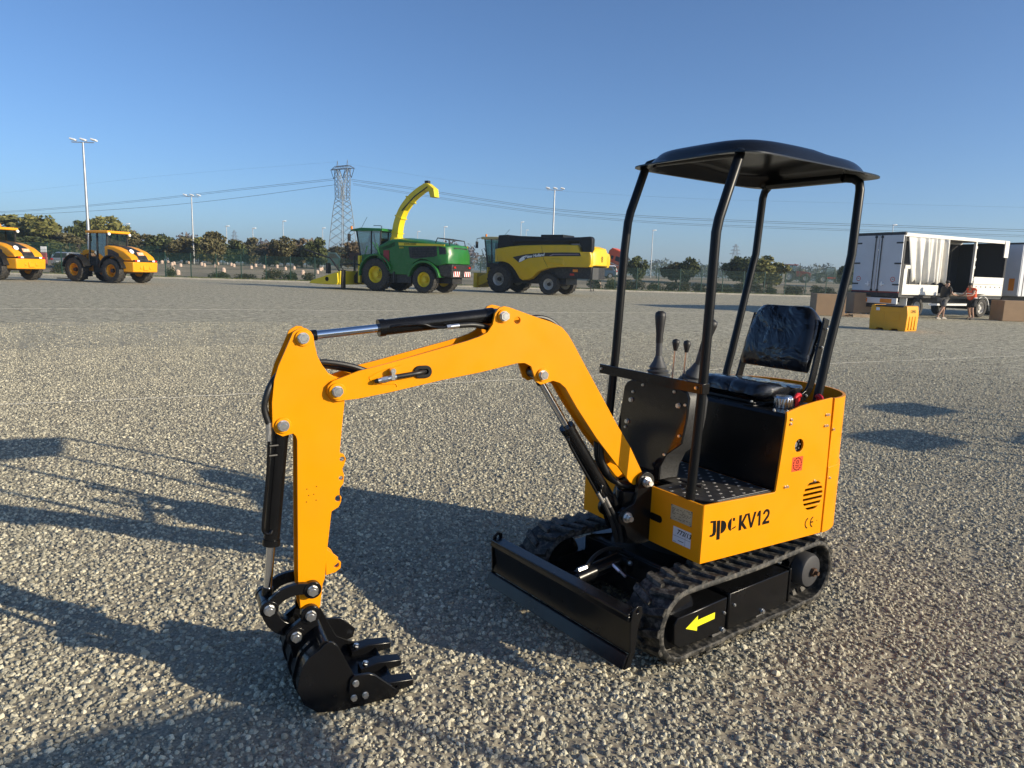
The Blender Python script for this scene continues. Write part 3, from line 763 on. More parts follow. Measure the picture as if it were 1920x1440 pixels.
    # ---------- canopy
    posts = [[(0.285, 0.300, 0.645), (0.283, 0.300, 0.70), (0.258, 0.300, 1.16), (0.250, 0.300, 1.60), (0.247, 0.300, 1.775), (0.236, 0.300, 1.83), (0.150, 0.300, 2.070), (0.132, 0.292, 2.098), (0.09, 0.26, 2.112)],
             [(0.255, -0.315, 0.645), (0.232, -0.315, 0.93), (0.212, -0.315, 1.22), (0.192, -0.315, 1.70), (0.180, -0.315, 1.84), (0.168, -0.315, 1.89), (0.088, -0.315, 2.10), (0.075, -0.308, 2.118), (0.05, -0.28, 2.13)],
             [(-0.49, 0.305, 0.70), (-0.53, 0.305, 1.028), (-0.578, 0.305, 1.264), (-0.672, 0.305, 1.645), (-0.688, 0.305, 1.72), (-0.700, 0.305, 2.02), (-0.703, 0.297, 2.055), (-0.695, 0.27, 2.075), (-0.66, 0.24, 2.078)],
             [(-0.54, -0.315, 0.75), (-0.605, -0.315, 1.09), (-0.632, -0.315, 1.19), (-0.745, -0.315, 1.66), (-0.765, -0.315, 1.73), (-0.784, -0.315, 2.03), (-0.786, -0.307, 2.065), (-0.778, -0.28, 2.085), (-0.74, -0.25, 2.09)]]
    for p in posts:
        mb = MB(); mb.tube(p, 0.0205, 14); po = mb.build('canopy_post', mat('post_black', (0.006, 0.0065, 0.007), 0.36, bump=0.06, bscale=200, spec=0.25), root, Mh, smooth=60)
    # roof rails
    mb = MB()
    for pts in ([(0.09, 0.26, 2.112), (0.05, -0.28, 2.13)], [(-0.66, 0.24, 2.078), (-0.74, -0.25, 2.09)]): mb.tube(pts, 0.0205, 12)
    mb.build('roof_rail', BLK, root, Mh)
    # roof shell: rounded rectangle, domed, with a flared lip
    mb = MB(); nu, nv = 40, 32
    x0, x1, y0, y1 = -0.812, 0.195, -0.345, 0.385
    def roof(u, v, off):
        X_ = (x0 + x1) / 2 + (x1 - x0) / 2 * u; Y_ = (y0 + y1) / 2 + (y1 - y0) / 2 * v
        # superellipse plan
        e = 8.0; m_ = (abs(u) ** e + abs(v) ** e) ** (1 / e); mx_ = max(abs(u), abs(v)) or 1
        X_ = (x0 + x1) / 2 + (X_ - (x0 + x1) / 2) * (mx_ / m_ if m_ > 0 else 1); Y_ = (y0 + y1) / 2 + (Y_ - (y0 + y1) / 2) * (mx_ / m_ if m_ > 0 else 1)
        uu = (X_ - (x0 + x1) / 2) / ((x1 - x0) / 2); vv = (Y_ - (y0 + y1) / 2) / ((y1 - y0) / 2)
        d = 1 - (abs(uu) ** 4 + abs(vv) ** 4) ** 0.25
        base = 2.083 + (X_ - x0) / (x1 - x0) * 0.018
        h = 0.058 * (1 - math.exp(-(max(0, d - 0.03) / 0.07) ** 1.3)) + 0.008 * (1 - mx_ ** 2)
        h += 0.012 * (1 / (1 + math.exp(-(u + 0.1) * 24))) * (1 - math.exp(-(max(0, d - 0.1) / 0.05)))
        return (X_, Y_, base + h - off)
    def spaced(n): return [math.copysign(abs(t) ** 0.55, t) for t in [-1 + 2 * i / n for i in range(n + 1)]]
    us, vs_ = spaced(nu), spaced(nv)
    for off in (0.0, 0.006):
        V = [roof(u, v, off) for u in us for v in vs_]
        F = [(i * (nv + 1) + j, (i + 1) * (nv + 1) + j, (i + 1) * (nv + 1) + j + 1, i * (nv + 1) + j + 1) for i in range(nu) for j in range(nv)]
        mb.add(V, F if off == 0 else [f[::-1] for f in F])
    N_ = (nu + 1) * (nv + 1)
    edge = [i * (nv + 1) for i in range(nu)] + [nu * (nv + 1) + j for j in range(nv)] + [i * (nv + 1) + nv for i in range(nu, 0, -1)] + [j for j in range(nv, 0, -1)]
    for a, b in zip(edge, edge[1:] + edge[:1]): mb.f.append((a, b, b + N_, a + N_))
    rf = mb.build('canopy_roof', mat('roof_plastic', (0.007, 0.0075, 0.0085), 0.2, bump=0.03, bscale=25, spec=0.35), root, Mh, smooth=40, fix=False)
    for bx, by, bz in ((0.02, 0.20, 2.166), (-0.70, 0.215, 2.135), (-0.02, -0.20, 2.166)):
        mb = MB(); mb.cyl((bx, by, bz - 0.02), (bx, by, bz + 0.010), 0.0055, n=10); mb.build('roof_bolt', ZINC, rf, Mh)
    # cross bar
    mb = MB(); mb.box(0.276, 0.287, -0.345, 0.315, 1.112, 1.157, T(0, 0, 0)); mb.box(0.245, 0.287, 0.315, 0.326, 1.112, 1.157)
    cb = mb.build('cross_bar', BLK, root, Mh, bevel=0.002)
    for by in (-0.325, 0.292): link('bolt', BOLT_S, cb, Mh @ T(0.288, by, 1.136) @ MXP)

    # ---------- control console
    pan = [(-0.205, 1.055), (-0.19, 1.078), (-0.155, 1.095), (-0.11, 1.10), (0.165, 1.098), (0.20, 1.088), (0.218, 1.062), (0.212, 0.975), (0.19, 0.852), (0.10, 0.782), (0.066, 0.715), (0.064, 0.652), (-0.27, 0.652), (-0.265, 0.75), (-0.235, 0.86)]
    pan = [(a - 0.037, b) for a, b in pan]
    mb = MB(); mb.prism(pan, 0.200, 0.209, plane='YZ')
    fpn = mb.build('console_panel', mat('gloss_black', (0.010, 0.010, 0.011), 0.10, bump=0.02, bscale=6), root, Mh, bevel=0.003)
    for by, bz in ((-0.215, 0.86), (-0.175, 1.04), (-0.11, 1.083), (0.095, 1.083), (0.165, 1.035), (0.142, 0.89), (0.058, 0.785), (-0.01, 0.66), (-0.25, 0.80)):
        link('bolt', BOLT_S, fpn, Mh @ T(0.210, by, bz) @ MXP)
    for by, bz in ((-0.185, 1.0), (0.125, 1.025), (-0.205, 0.89)): link('bolt', BOLT_M, fpn, Mh @ T(0.210, by, bz) @ MXP)
    mb = MB(); cs = [(a * 1.0 + 0.0, b + 0.004) for a, b in pan]
    mb.loft([[(0.198, a, b) for a, b in cs], [(0.150, a * 1.02, b + 0.003) for a, b in cs], [(0.10, a * 1.0, b - 0.004 if b > 0.9 else b) for a, b in cs], [(0.075, a * 0.94, 0.66 + (b - 0.66) * 0.965) for a, b in cs]])
    mb.build('console_body', TEXP, root, Mh, smooth=45)
    for s, jx, jy, tilt in ((-1, 0.125, -0.105, 0.05), (1, 0.13, 0.108, 0.36)):
        M_ = T(jx, jy, 1.10) @ RX(-tilt * 0.9 if s > 0 else 0.02)
        mb = MB(); mb.lathe([(0.070, 0.0), (0.072, 0.012), (0.055, 0.018), (0.060, 0.030), (0.046, 0.036), (0.051, 0.048), (0.038, 0.054), (0.041, 0.066), (0.026, 0.092), (0.016, 0.118), (0.0, 0.12)], 4 * 6, M_ @ RZ(0.4))
        js = mb.build('joystick_boot', PLAS, root, Mh, smooth=25)
        mb = MB(); mb.lathe([(0.014, 0.11), (0.015, 0.18), (0.0, 0.18)], 16, M_); mb.build('joystick_stem', PLAS, js, Mh)
        mb = MB(); mb.lathe([(0.0, 0.178), (0.016, 0.18), (0.017, 0.22), (0.022, 0.27), (0.026, 0.305), (0.024, 0.322), (0.012, 0.33), (0.0, 0.331)], 18, M_); mb.build('joystick_grip', GRIP, js, Mh, smooth=60)
    for lx, ly in ((0.13, 0.004), (0.13, 0.073)):
        mb = MB(); mb.cyl((lx, ly - 0.008, 1.10), (lx, ly, 1.262), 0.0055, n=10); lv = mb.build('lever_rod', ZINC, root, Mh)
        mb = MB(); mb.lathe([(0.0, 0.0), (0.008, 0.0), (0.013, 0.02), (0.017, 0.036), (0.015, 0.05), (0.0, 0.056)], 16, T(lx, ly, 1.255)); mb.build('lever_knob', GRIP, lv, Mh, smooth=60)
    # pedal
    mb = MB(); mb.box(0.10, 0.22, 0.18, 0.21, 0.672, 0.680, T(0, 0, 0)); mb.cyl((0.16, 0.12, 0.672), (0.16, 0.25, 0.676), 0.006, n=8); mb.build('foot_pedal', BLKM, root, Mh, bevel=0.002)

    # ---------- lettering and plates on the panels
    PY = 0.3951
    def ink(name, polys, m=INK, d=0.0006):
        mb = MB()
        for out, hol in polys: mb.prism(out, PY, PY + d, holes=hol)
        return mb.build(name, m, SP, Mh, smooth=0)
    zb_, zt_ = 0.508, 0.578
    ink('lettering_J', [([(0.256, 0.582), (0.222, 0.579), (0.217, 0.530), (0.222, 0.515), (0.240, 0.510), (0.256, 0.512), (0.254, 0.520), (0.243, 0.520), (0.238, 0.527), (0.240, 0.572), (0.256, 0.573)], [])])
    ink('lettering_p', [([(0.216, 0.577), (0.196, 0.576), (0.191, 0.490), (0.212, 0.491)], []),
                        ([(0.190, 0.573)] + [(0.188 - 0.033 * math.sin(PI * i / 12), 0.544 + 0.029 * math.cos(PI * i / 12)) for i in range(13)] + [(0.186, 0.515)], [])])
    ink('lettering_c', [([(0.116 + 0.030 * math.cos(a), 0.545 + 0.030 * math.sin(a)) for a in [PI * (-0.42 + 0.84 * i / 12) for i in range(13)]] , []),
                        ([(0.116, 0.573), (0.103, 0.572), (0.101, 0.560), (0.110, 0.557), (0.116, 0.562)], []),
                        ([(0.122, 0.520), (0.096, 0.526), (0.092, 0.534), (0.118, 0.526)], [])])
    ink('lettering_K', [([(0.076, zt_), (0.059, zt_), (0.057, zb_), (0.074, zb_)], []), ([(0.058, 0.545), (0.036, zt_), (0.020, zt_), (0.046, 0.540), (0.018, zb_), (0.035, zb_), (0.058, 0.530)], [])])
    ink('lettering_V', [([(0.024, zt_), (0.009, zt_), (-0.007, 0.528), (-0.022, zt_), (-0.037, zt_), (-0.015, zb_), (-0.002, zb_)], [])])
    ink('lettering_1', [([(-0.054, zt_), (-0.066, zt_), (-0.070, zb_), (-0.056, zb_), (-0.054, 0.556), (-0.044, 0.552), (-0.044, 0.564)], [])])
    two = [(-0.083, 0.556)] + [(-0.106 + 0.023 * math.cos(a), 0.556 + 0.022 * math.sin(a)) for a in [0.15 + (PI - 0.0) * i / 10 for i in range(11)]] + [(-0.125, 0.541), (-0.104, 0.521), (-0.131, 0.521), (-0.132, zb_), (-0.083, zb_), (-0.084, 0.519), (-0.114, 0.549)] + [(-0.106 + 0.010 * math.cos(a), 0.557 + 0.009 * math.sin(a)) for a in [PI - PI * i / 8 for i in range(9)]]
    ink('lettering_2', [(two, [])])
    def arcband(cx, cz, ro_, ri_, a0, a1, n=18):
        return [(cx - ro_ * math.cos(a0 + (a1 - a0) * i / n), cz + ro_ * math.sin(a0 + (a1 - a0) * i / n)) for i in range(n + 1)] + [(cx - ri_ * math.cos(a1 + (a0 - a1) * i / n), cz + ri_ * math.sin(a1 + (a0 - a1) * i / n)) for i in range(n + 1)]
    ink('mark_CE', [(arcband(-0.424, 0.459, 0.028, 0.0215, PI * 0.58, PI * 1.42), []), (arcband(-0.463, 0.459, 0.028, 0.0215, PI * 0.58, PI * 1.42), []), ([(-0.438, 0.4625), (-0.460, 0.4625), (-0.460, 0.4560), (-0.438, 0.4560)], []), (circle(-0.488, 0.461, 0.0025, 8), [])])
    stk = mat('warning_red', (0.72, 0.075, 0.02), 0.45)
    red = ink('warning_sticker', [([(-0.257, 0.797), (-0.333, 0.797), (-0.333, 0.729), (-0.257, 0.729)], [])], stk)
    PY = 0.3958
    segs = []
    for i in range(14):
        a0 = 2 * PI * i / 14; segs.append((arcband(-0.295, 0.763, 0.031, 0.026, a0, a0 + 0.30, 4), []))
    segs += [([(-0.287, 0.780), (-0.303, 0.780), (-0.303, 0.765), (-0.287, 0.765)], [[(-0.290, 0.777), (-0.300, 0.777), (-0.300, 0.768), (-0.290, 0.768)]]), ([(-0.280, 0.758), (-0.310, 0.758), (-0.310, 0.755), (-0.280, 0.755)], []), ([(-0.284, 0.750), (-0.306, 0.750), (-0.306, 0.747), (-0.284, 0.747)], [])]
    ink('sticker_print', segs)
    PY = 0.3951
    for bx, bz in ((-0.219, 0.977), (-0.218, 0.957), (-0.478, 0.977), (-0.494, 0.977), (-0.475, 0.925), (-0.491, 0.925), (-0.220, 0.664), (-0.236, 0.664), (-0.437, 0.664)):
        link('bolt', BOLT_S, SP, Mh @ T(bx, 0.395, bz) @ MYP)
    mb = MB(); mb.box(0.3062, 0.3075, 0.216, 0.339, 0.545, 0.612)
    dp = mb.build('data_plate', mat('etched_plate', (0.50, 0.46, 0.36), 0.35, 0.6, vary=0.1, scale=30), FP, Mh)
    mb = MB(); rp = random.Random(5)
    for i in range(9):
        zz = 0.605 - i * 0.0062; yy_ = 0.222
        while yy_ < 0.33:
            w = rp.uniform(0.006, 0.022)
            if rp.random() < 0.72: mb.box(0.3075, 0.3078, yy_, min(0.334, yy_ + w), zz - 0.0012, zz + 0.0012)
            yy_ += w + 0.006
    for by, bz in ((0.219, 0.609), (0.336, 0.609), (0.219, 0.548), (0.336, 0.548)): mb.cyl((0.3074, by, bz), (0.3088, by, bz), 0.003, n=8)
    mb.build('plate_print', mat('plate_ink', (0.10, 0.09, 0.075), 0.5), dp, Mh, smooth=0)
    mb = MB(); mb.box(0.3062, 0.3068, 0.236, 0.340, 0.448, 0.519); lb_ = mb.build('lot_label', mat('label_white', (0.72, 0.72, 0.74), 0.5), FP, Mh)
    tm = text_mesh('lot_number', '773/13', 0.030, INK, 0.0002, 0.0006, 0.2)
    link('lot_number', tm, lb_, Mh @ T(0.3070, 0.300, 0.499) @ Matrix(((0, 0, 1, 0), (1, 0, 0, 0), (0, 1, 0, 0), (0, 0, 0, 1))))
    mb = MB(); mb.box(0.3068, 0.3071, 0.238, 0.338, 0.4785, 0.4795); mb.box(0.3068, 0.3071, 0.308, 0.3088, 0.449, 0.518); mb.box(0.3068, 0.3071, 0.268, 0.300, 0.461, 0.4635); mb.box(0.3068, 0.3071, 0.241, 0.256, 0.452, 0.4535)
    mb.build('label_lines', INK, lb_, Mh, smooth=0)
    mb = MB(); mb.prism(rrect(0.084, 0.165, 0.503, 0.537, 0.016), 0.3062, 0.3068, plane='YZ'); mb.build('hand_slot', INK, FP, Mh, smooth=0)

    # ---------- boom
    def bolt_pair(parent, x, z, y, both=True, me=None):
        link('bolt', me or BOLT_L, parent, Mb @ T(x, y, z) @ MYP @ RZ(RND.uniform(0, 1)))
        if both: link('bolt', me or BOLT_L, parent, Mb @ T(x, -y, z) @ MYN)
    mb = MB(); mb.prism(BOOM_CORE, -0.051, 0.051); boom = mb.build('boom', YEL, root, Mb, smooth=40)
    slot = rrect(1.018, 1.068, 1.199, 1.226, 0.012)
    for s in (1, -1):
        mb = MB(); mb.prism(BOOM, 0.050 * s, 0.062 * s, holes=[circle(0.653, 1.403, 0.014, 20), slot])
        pl = mb.build('side_plate', YEL, boom, Mb, smooth=40, bevel=0.0012)
        mb = MB()
        for cx, cz, r in ((1.361, 1.154, 0.030), (0.714, 1.420, 0.026), (0.531, 1.182, 0.026)): mb.cyl((cx, 0.062 * s, cz), (cx, 0.070 * s, cz), r, n=28)
        mb.build('pin_boss', YEL, boom, Mb, bevel=0.002)
        for cx, cz in ((1.361, 1.154), (0.714, 1.420), (0.531, 1.182)):
            link('bolt', BOLT_L, boom, Mb @ T(cx, 0.070 * s, cz) @ (MYP if s > 0 else MYN) @ RZ(0.2 + cx * 2))
    # rubber grommet with hose and clamp on the near plate
    mb = MB(); mb.prism(rrect(1.008, 1.078, 1.189, 1.236, 0.022, 6), 0.0615, 0.070, holes=[rrect(1.022, 1.064, 1.203, 1.222, 0.009)], M=T(0, 0, 0)); mb.build('grommet', BLKM, boom, Mb, bevel=0.002)
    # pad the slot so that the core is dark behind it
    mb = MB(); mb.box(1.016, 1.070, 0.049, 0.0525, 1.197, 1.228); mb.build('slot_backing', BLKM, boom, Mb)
    mb = MB(); mb.tube(smooth_path([(1.03, 0.056, 1.213), (1.06, 0.076, 1.211), (1.10, 0.080, 1.206), (1.155, 0.080, 1.199)]), 0.0095, 12); hs = mb.build('hydraulic_hose', HOSE, boom, Mb)
    mb = MB(); mb.cyl((1.150, 0.08, 1.200), (1.182, 0.08, 1.194), 0.0105, n=12); mb.cyl((1.182, 0.08, 1.194), (1.206, 0.08, 1.190), 0.0115, n=6); mb.cyl((1.206, 0.08, 1.190), (1.218, 0.08, 1.188), 0.0095, n=12); mb.cyl((1.163, 0.066, 1.222), (1.163, 0.09, 1.222), 0.010, n=12); mb.box(1.157, 1.170, 0.066, 0.092, 1.19, 1.222)
    mb.build('hose_coupling', ZINC, boom, Mb)
    mb = MB(); mb.cyl((1.216, 0.08, 1.188), (1.230, 0.08, 1.186), 0.0095, 0.006, n=12); mb.build('hose_cap', BLKM, boom, Mb)
    for pth_ in ([(1.245, 0.0625, 1.200), (1.20, 0.0625, 1.222), (1.13, 0.0625, 1.240)], [(1.245, 0.0625, 1.196), (1.232, 0.0625, 1.180), (1.19, 0.0625, 1.172), (1.15, 0.0625, 1.172), (1.14, 0.0625, 1.160)]):
        mb = MB(); mb.tube(smooth_path(pth_, 8), 0.0022, 6); mb.build('weld_bead', YEL, boom, Mb)
    # hoses running over the elbow and between boom and arm
    mb = MB(); mb.tube(smooth_path([(0.60, 0.0, 1.40), (0.52, 0.0, 1.41), (0.45, 0.0, 1.386), (0.40, 0.0, 1.33), (0.34, 0.0, 1.24)]), 0.011, 10); mb.build('hydraulic_hose', HOSE, boom, Mb)
    for dy, dz in ((0.012, 0.0), (-0.015, -0.018)):
        mb = MB(); mb.tube(smooth_path([(1.24, dy, 1.215 + dz), (1.30, dy, 1.236 + dz), (1.37, dy, 1.250 + dz), (1.42, dy, 1.252 + dz), (1.46, dy, 1.23 + dz)]), 0.010, 10); mb.build('hydraulic_hose', HOSE, boom, Mb)
    # arm cylinder
    def hydraulic(name, a, b, split, rb, rr, parent):
        a, b = Vector(a), Vector(b); m_ = a.lerp(b, split); d = (b - a).normalized()
        mb = MB(); mb.cyl(a + d * 0.02, m_, rb, n=28); mb.cyl(m_ - d * 0.022, m_ + d * 0.0015, rb * 1.10, n=28); mb.cyl(a + d * 0.018, a + d * 0.05, rb * 1.06, n=28)
        mb.cyl(a - Vector((0, 0.038, 0)), a + Vector((0, 0.038, 0)), rb * 0.85, n=20)
        c = mb.build(name, BLK, root, Mb, smooth=40)
        mb = MB(); mb.cyl(m_, b - d * 0.02, rr, n=24); mb.build('cylinder_rod', CHROME, c, Mb, smooth=40)
        mb = MB(); mb.cyl(b - Vector((0, 0.036, 0)), b + Vector((0, 0.036, 0)), rr * 1.55, n=20); mb.cyl(b - d * 0.055, b, rr * 1.25, n=18); mb.build('rod_eye', BLK, c, Mb, smooth=40)
        return c
    ac = hydraulic('arm_cylinder', (0.714, 0, 1.420), (1.473, 0, 1.343), 0.632, 0.0295, 0.0155, boom)
    mb = MB(); mb.tube(smooth_path([(1.155, 0.030, 1.378), (1.12, 0.036, 1.384), (1.04, 0.036, 1.388), (1.0, 0.036, 1.378), (0.965, 0.038, 1.375), (0.93, 0.038, 1.377)]), 0.0055, 10); mb.build('oil_pipe', BLK, ac, Mb)
    mb = MB(); mb.cyl((0.94, 0.038, 1.376), (0.925, 0.038, 1.378), 0.010, n=6); mb.cyl((0.925, 0.038, 1.378), (0.888, 0.038, 1.382), 0.0095, n=14); mb.build('hose_coupling', ZINC, ac, Mb)
    mb = MB(); mb.tube(smooth_path([(0.89, 0.038, 1.382), (0.83, 0.034, 1.384), (0.77, 0.02, 1.374), (0.72, 0.0, 1.36)]), 0.0105, 12); mb.build('hydraulic_hose', HOSE, ac, Mb)
    # boom cylinder
    bcx = hydraulic('boom_cylinder', (0.087, 0, 0.528), (0.531, 0, 1.182), 0.635, 0.031, 0.0155, boom)
    mb = MB(); mb.tube(smooth_path([(0.375, 0.030, 0.905), (0.385, 0.046, 0.900), (0.372, 0.048, 0.865), (0.30, 0.048, 0.755), (0.24, 0.048, 0.665), (0.225, 0.048, 0.64)], 5), 0.006, 10); mb.build('oil_pipe', BLK, bcx, Mb)
    mb = MB(); mb.tube(smooth_path([(0.185, 0.030, 0.66), (0.205, 0.050, 0.675), (0.20, 0.05, 0.645), (0.185, 0.05, 0.62)], 5), 0.006, 10); mb.build('oil_pipe', BLK, bcx, Mb)
    for p0, p1, p2, p3 in (((0.225, 0.05, 0.645), (0.195, 0.052, 0.60), (0.14, 0.05, 0.50), (0.10, 0.04, 0.40)), ((0.186, 0.052, 0.622), (0.16, 0.056, 0.575), (0.11, 0.056, 0.49), (0.08, 0.05, 0.40))):
        mb = MB(); a_, b_ = Vector(p0), Vector(p1); mb.cyl(a_, b_, 0.0095, n=12); mb.build('hose_coupling', ZINC, bcx, Mb)
        mb = MB(); mb.tube(smooth_path([p1, p2, p3], 8), 0.0105, 10); mb.build('hydraulic_hose', HOSE, bcx, Mb)
    # hoses looping from the boom foot
    for dy in (0.02, -0.015):
        mb = MB(); mb.tube(smooth_path([(0.20, dy, 0.86), (0.19, dy, 0.78), (0.14, dy, 0.70), (0.07, dy, 0.655), (0.0, dy, 0.64), (-0.06, dy, 0.60)], 6), 0.013, 12); mb.build('hydraulic_hose', HOSE, boom, Mb)
    # swing bracket
    for s in (1, -1):
        brk = circle(-0.010, 0.681, 0.044, 12, R(-10), R(190)) + [(-0.075, 0.56), (-0.085, 0.40), (0.02, 0.39), (0.075, 0.43)] + circle(0.087, 0.528, 0.042, 8, R(-75), R(80)) + [(0.05, 0.585), (0.035, 0.63)]
        mb = MB(); mb.prism(brk, 0.064 * s, 0.086 * s)
        bk = mb.build('swing_bracket', BLK, root, Mb, bevel=0.003)
        for bx, bz in ((-0.010, 0.681), (0.087, 0.528)):
            mb = MB(); mb.cyl((bx, 0.086 * s, bz), (bx, 0.094 * s, bz), 0.024, n=20); mb.cyl((bx, 0.094 * s, bz), (bx, 0.108 * s, bz), 0.019, n=6); mb.cyl((bx, 0.108 * s, bz), (bx, 0.122 * s, bz), 0.012, n=14)
            mb.build('pivot_nut', ZINC, bk, Mb)
    mb = MB(); mb.box(-0.085, 0.06, -0.063, 0.063, 0.40, 0.47); mb.cyl((-0.01, -0.063, 0.681), (-0.01, 0.063, 0.681), 0.02, n=14); mb.build('bracket_web', BLK, root, Mb, bevel=0.003)

    # ---------- arm
    mb = MB(); mb.prism(ARM_CORE, -0.037, 0.037); arm = mb.build('arm', YEL, root, Mb, smooth=40)
    for s in (1, -1):
        mb = MB(); mb.prism(ARM, 0.0365 * s, 0.046 * s, holes=[circle(1.341, 0.899, 0.009, 14), circle(1.346, 0.828, 0.008, 14), circle(1.356, 0.752, 0.012, 14)])
        mb.build('side_plate', YEL, arm, Mb, smooth=40, bevel=0.0012)
        lug = [(1.400, 0.560), (1.400, 0.455), (1.365, 0.461), (1.346, 0.474), (1.344, 0.497), (1.361, 0.513), (1.371, 0.532)]
        mb = MB(); mb.prism(lug, 0.018 * s, 0.030 * s, holes=[circle(1.362, 0.489, 0.011, 14)]); mb.build('lifting_lug', YEL, arm, Mb, bevel=0.001)
        mb = MB()
        for cx, cz, r in ((1.473, 1.343, 0.028), (1.545, 1.039, 0.028)): mb.cyl((cx, 0.046 * s, cz), (cx, 0.053 * s, cz), r, n=26)
        mb.build('pin_boss', YEL, arm, Mb, bevel=0.002)
        for cx, cz in ((1.473, 1.343), (1.545, 1.039)): link('bolt', BOLT_L, arm, Mb @ T(cx, 0.053 * s, cz) @ (MYP if s > 0 else MYN))
    mb = MB()
    for dx, dz in ((1.468, 0.80), (1.434, 0.806), (1.462, 0.776), (1.444, 0.778), (1.470, 0.752), (1.436, 0.755)): mb.cyl((dx, 0.046, dz), (dx, 0.0465, dz), 0.0022, n=8)
    mb.build('rivet_holes', INK, arm, Mb, smooth=0)
    # bucket cylinder with its pipe
    bk_ = hydraulic('bucket_cylinder', (1.545, 0, 1.039), (1.609, 0, 0.378), 0.675, 0.0285, 0.0155, arm)
    mb = MB(); mb.tube(smooth_path([(1.588, 0.028, 0.655), (1.598, 0.034, 0.645), (1.618, 0.036, 0.66), (1.615, 0.036, 0.72), (1.600, 0.036, 0.86), (1.592, 0.036, 0.985)], 5), 0.0055, 10); mb.build('oil_pipe', BLK, bk_, Mb)
    mb = MB(); mb.cyl((1.562, 0.030, 0.965), (1.592, 0.038, 0.966), 0.005, n=8); mb.cyl((1.566, 0.030, 0.93), (1.594, 0.038, 0.931), 0.005, n=8); mb.build('pipe_clip', BLKM, bk_, Mb)
    mb = MB(); mb.cyl((1.592, 0.036, 0.985), (1.592, 0.036, 1.01), 0.010, n=6); mb.cyl((1.592, 0.036, 1.01), (1.592, 0.036, 1.05), 0.0105, n=14); mb.build('hose_coupling', ZINC, bk_, Mb)
    for dx, dy in ((0.0, 0.036), (-0.004, 0.008)):
        mb = MB(); mb.tube(smooth_path([(1.592 + dx, dy, 1.045), (1.605 + dx, dy, 1.10), (1.595 + dx, dy, 1.15), (1.575 + dx, dy * 0.7, 1.19), (1.545, dy * 0.5, 1.22)], 6), 0.0105, 12); mb.build('hydraulic_hose', HOSE, bk_, Mb)

    # ---------- bucket linkage
    def curved_link(pts, w, y0, y1):
        path = smooth_path([(a, 0, b) for a, b in pts], 5); up_, dn_ = [], []
        for i, p in enumerate(path):
            t = (path[min(i + 1, len(path) - 1)] - path[max(i - 1, 0)]).normalized(); nn = Vector((-t.z, 0, t.x))
            up_.append(p + nn * w); dn_.append(p - nn * w)
        mb = MB(); mb.prism([(p.x, p.z) for p in up_] + [(p.x, p.z) for p in dn_[::-1]], y0, y1)
        return mb
    for s in (1, -1):
        y0, y1 = 0.050 * s, 0.070 * s
        mb = curved_link([(1.455, 0.424), (1.50, 0.434), (1.55, 0.427), (1.585, 0.405), (1.609, 0.378)], 0.021, y0, y1)
        mb.cyl((1.457, y0, 0.424), (1.457, y1 + 0.004 * s, 0.424), 0.032, n=24); mb.cyl((1.609, y0, 0.378), (1.609, y1 + 0.004 * s, 0.378), 0.032, n=24)
        lk = mb.build('guide_link', BLK, root, Mb, bevel=0.002)
        for cx, cz in ((1.457, 0.424), (1.609, 0.378)): link('bolt', BOLT_L, lk, Mb @ T(cx, y1 + 0.004 * s, cz) @ (MYP if s > 0 else MYN) @ RZ(0.5))
    mb = curved_link([(1.609, 0.378), (1.60, 0.33), (1.57, 0.285), (1.518, 0.256)], 0.026, -0.032, 0.032)
    mb.cyl((1.609, -0.045, 0.378), (1.609, 0.045, 0.378), 0.030, n=22); mb.build('bucket_link', BLK, root, Mb, bevel=0.003)

    # ---------- bucket
    shell_o = [(1.165, 0.030), (1.20, 0.012), (1.30, 0.004), (1.384, 0.004), (1.465, 0.018), (1.513, 0.059), (1.535, 0.119), (1.530, 0.150), (1.515, 0.205), (1.490, 0.235), (1.455, 0.262)]
    so = [(p.x, p.z) for p in smooth_path([(a, 0, b) for a, b in shell_o], 4)]
    si = []
    for i, p in enumerate(so):
        a = Vector(so[max(0, i - 1)]); b = Vector(so[min(len(so) - 1, i + 1)]); t = (b - a).normalized(); nn = Vector((-t.y, t.x))
        si.append((p[0] + nn.x * 0.010, p[1] + nn.y * 0.010))
    mb = MB(); mb.prism(so + si[::-1], -0.188, 0.188)
    bu = mb.build('bucket', BLK, root, Mb, smooth=40)
    plate = [(1.456, 0.258), (1.443, 0.272), (1.425, 0.278), (1.408, 0.272), (1.394, 0.254), (1.342, 0.140), (1.315, 0.085), (1.20, 0.016), (1.30, 0.002), (1.384, 0.001), (1.467, 0.015), (1.516, 0.058), (1.539, 0.119), (1.533, 0.152), (1.518, 0.207), (1.495, 0.235)]
    cut = [(1.355, 0.120), (1.34, 0.135), (1.285, 0.130), (1.262, 0.118), (1.185, 0.045), (1.170, 0.030), (1.19, 0.012), (1.31, 0.012), (1.35, 0.03), (1.362, 0.07)]
    for s in (1, -1):
        mb = MB(); mb.prism(plate, 0.187 * s, 0.197 * s); mb.build('side_plate', BLK, bu, Mb, bevel=0.002)
        if s > 0: cc = cut
        else: cc = [(1.365, 0.11), (1.36, 0.165), (1.29, 0.155), (1.235, 0.095), (1.245, 0.06), (1.32, 0.04)]
        mb = MB(); mb.prism(cc, 0.197 * s, 0.209 * s); sc2 = mb.build('side_cutter', BLK, bu, Mb, bevel=0.002)
        for bx, bz in ((1.335, 0.105), (1.342, 0.050), (1.30, 0.050)): link('bolt', BOLT_M, sc2, Mb @ T(bx, 0.209 * s, bz) @ (MYP if s > 0 else MYN))
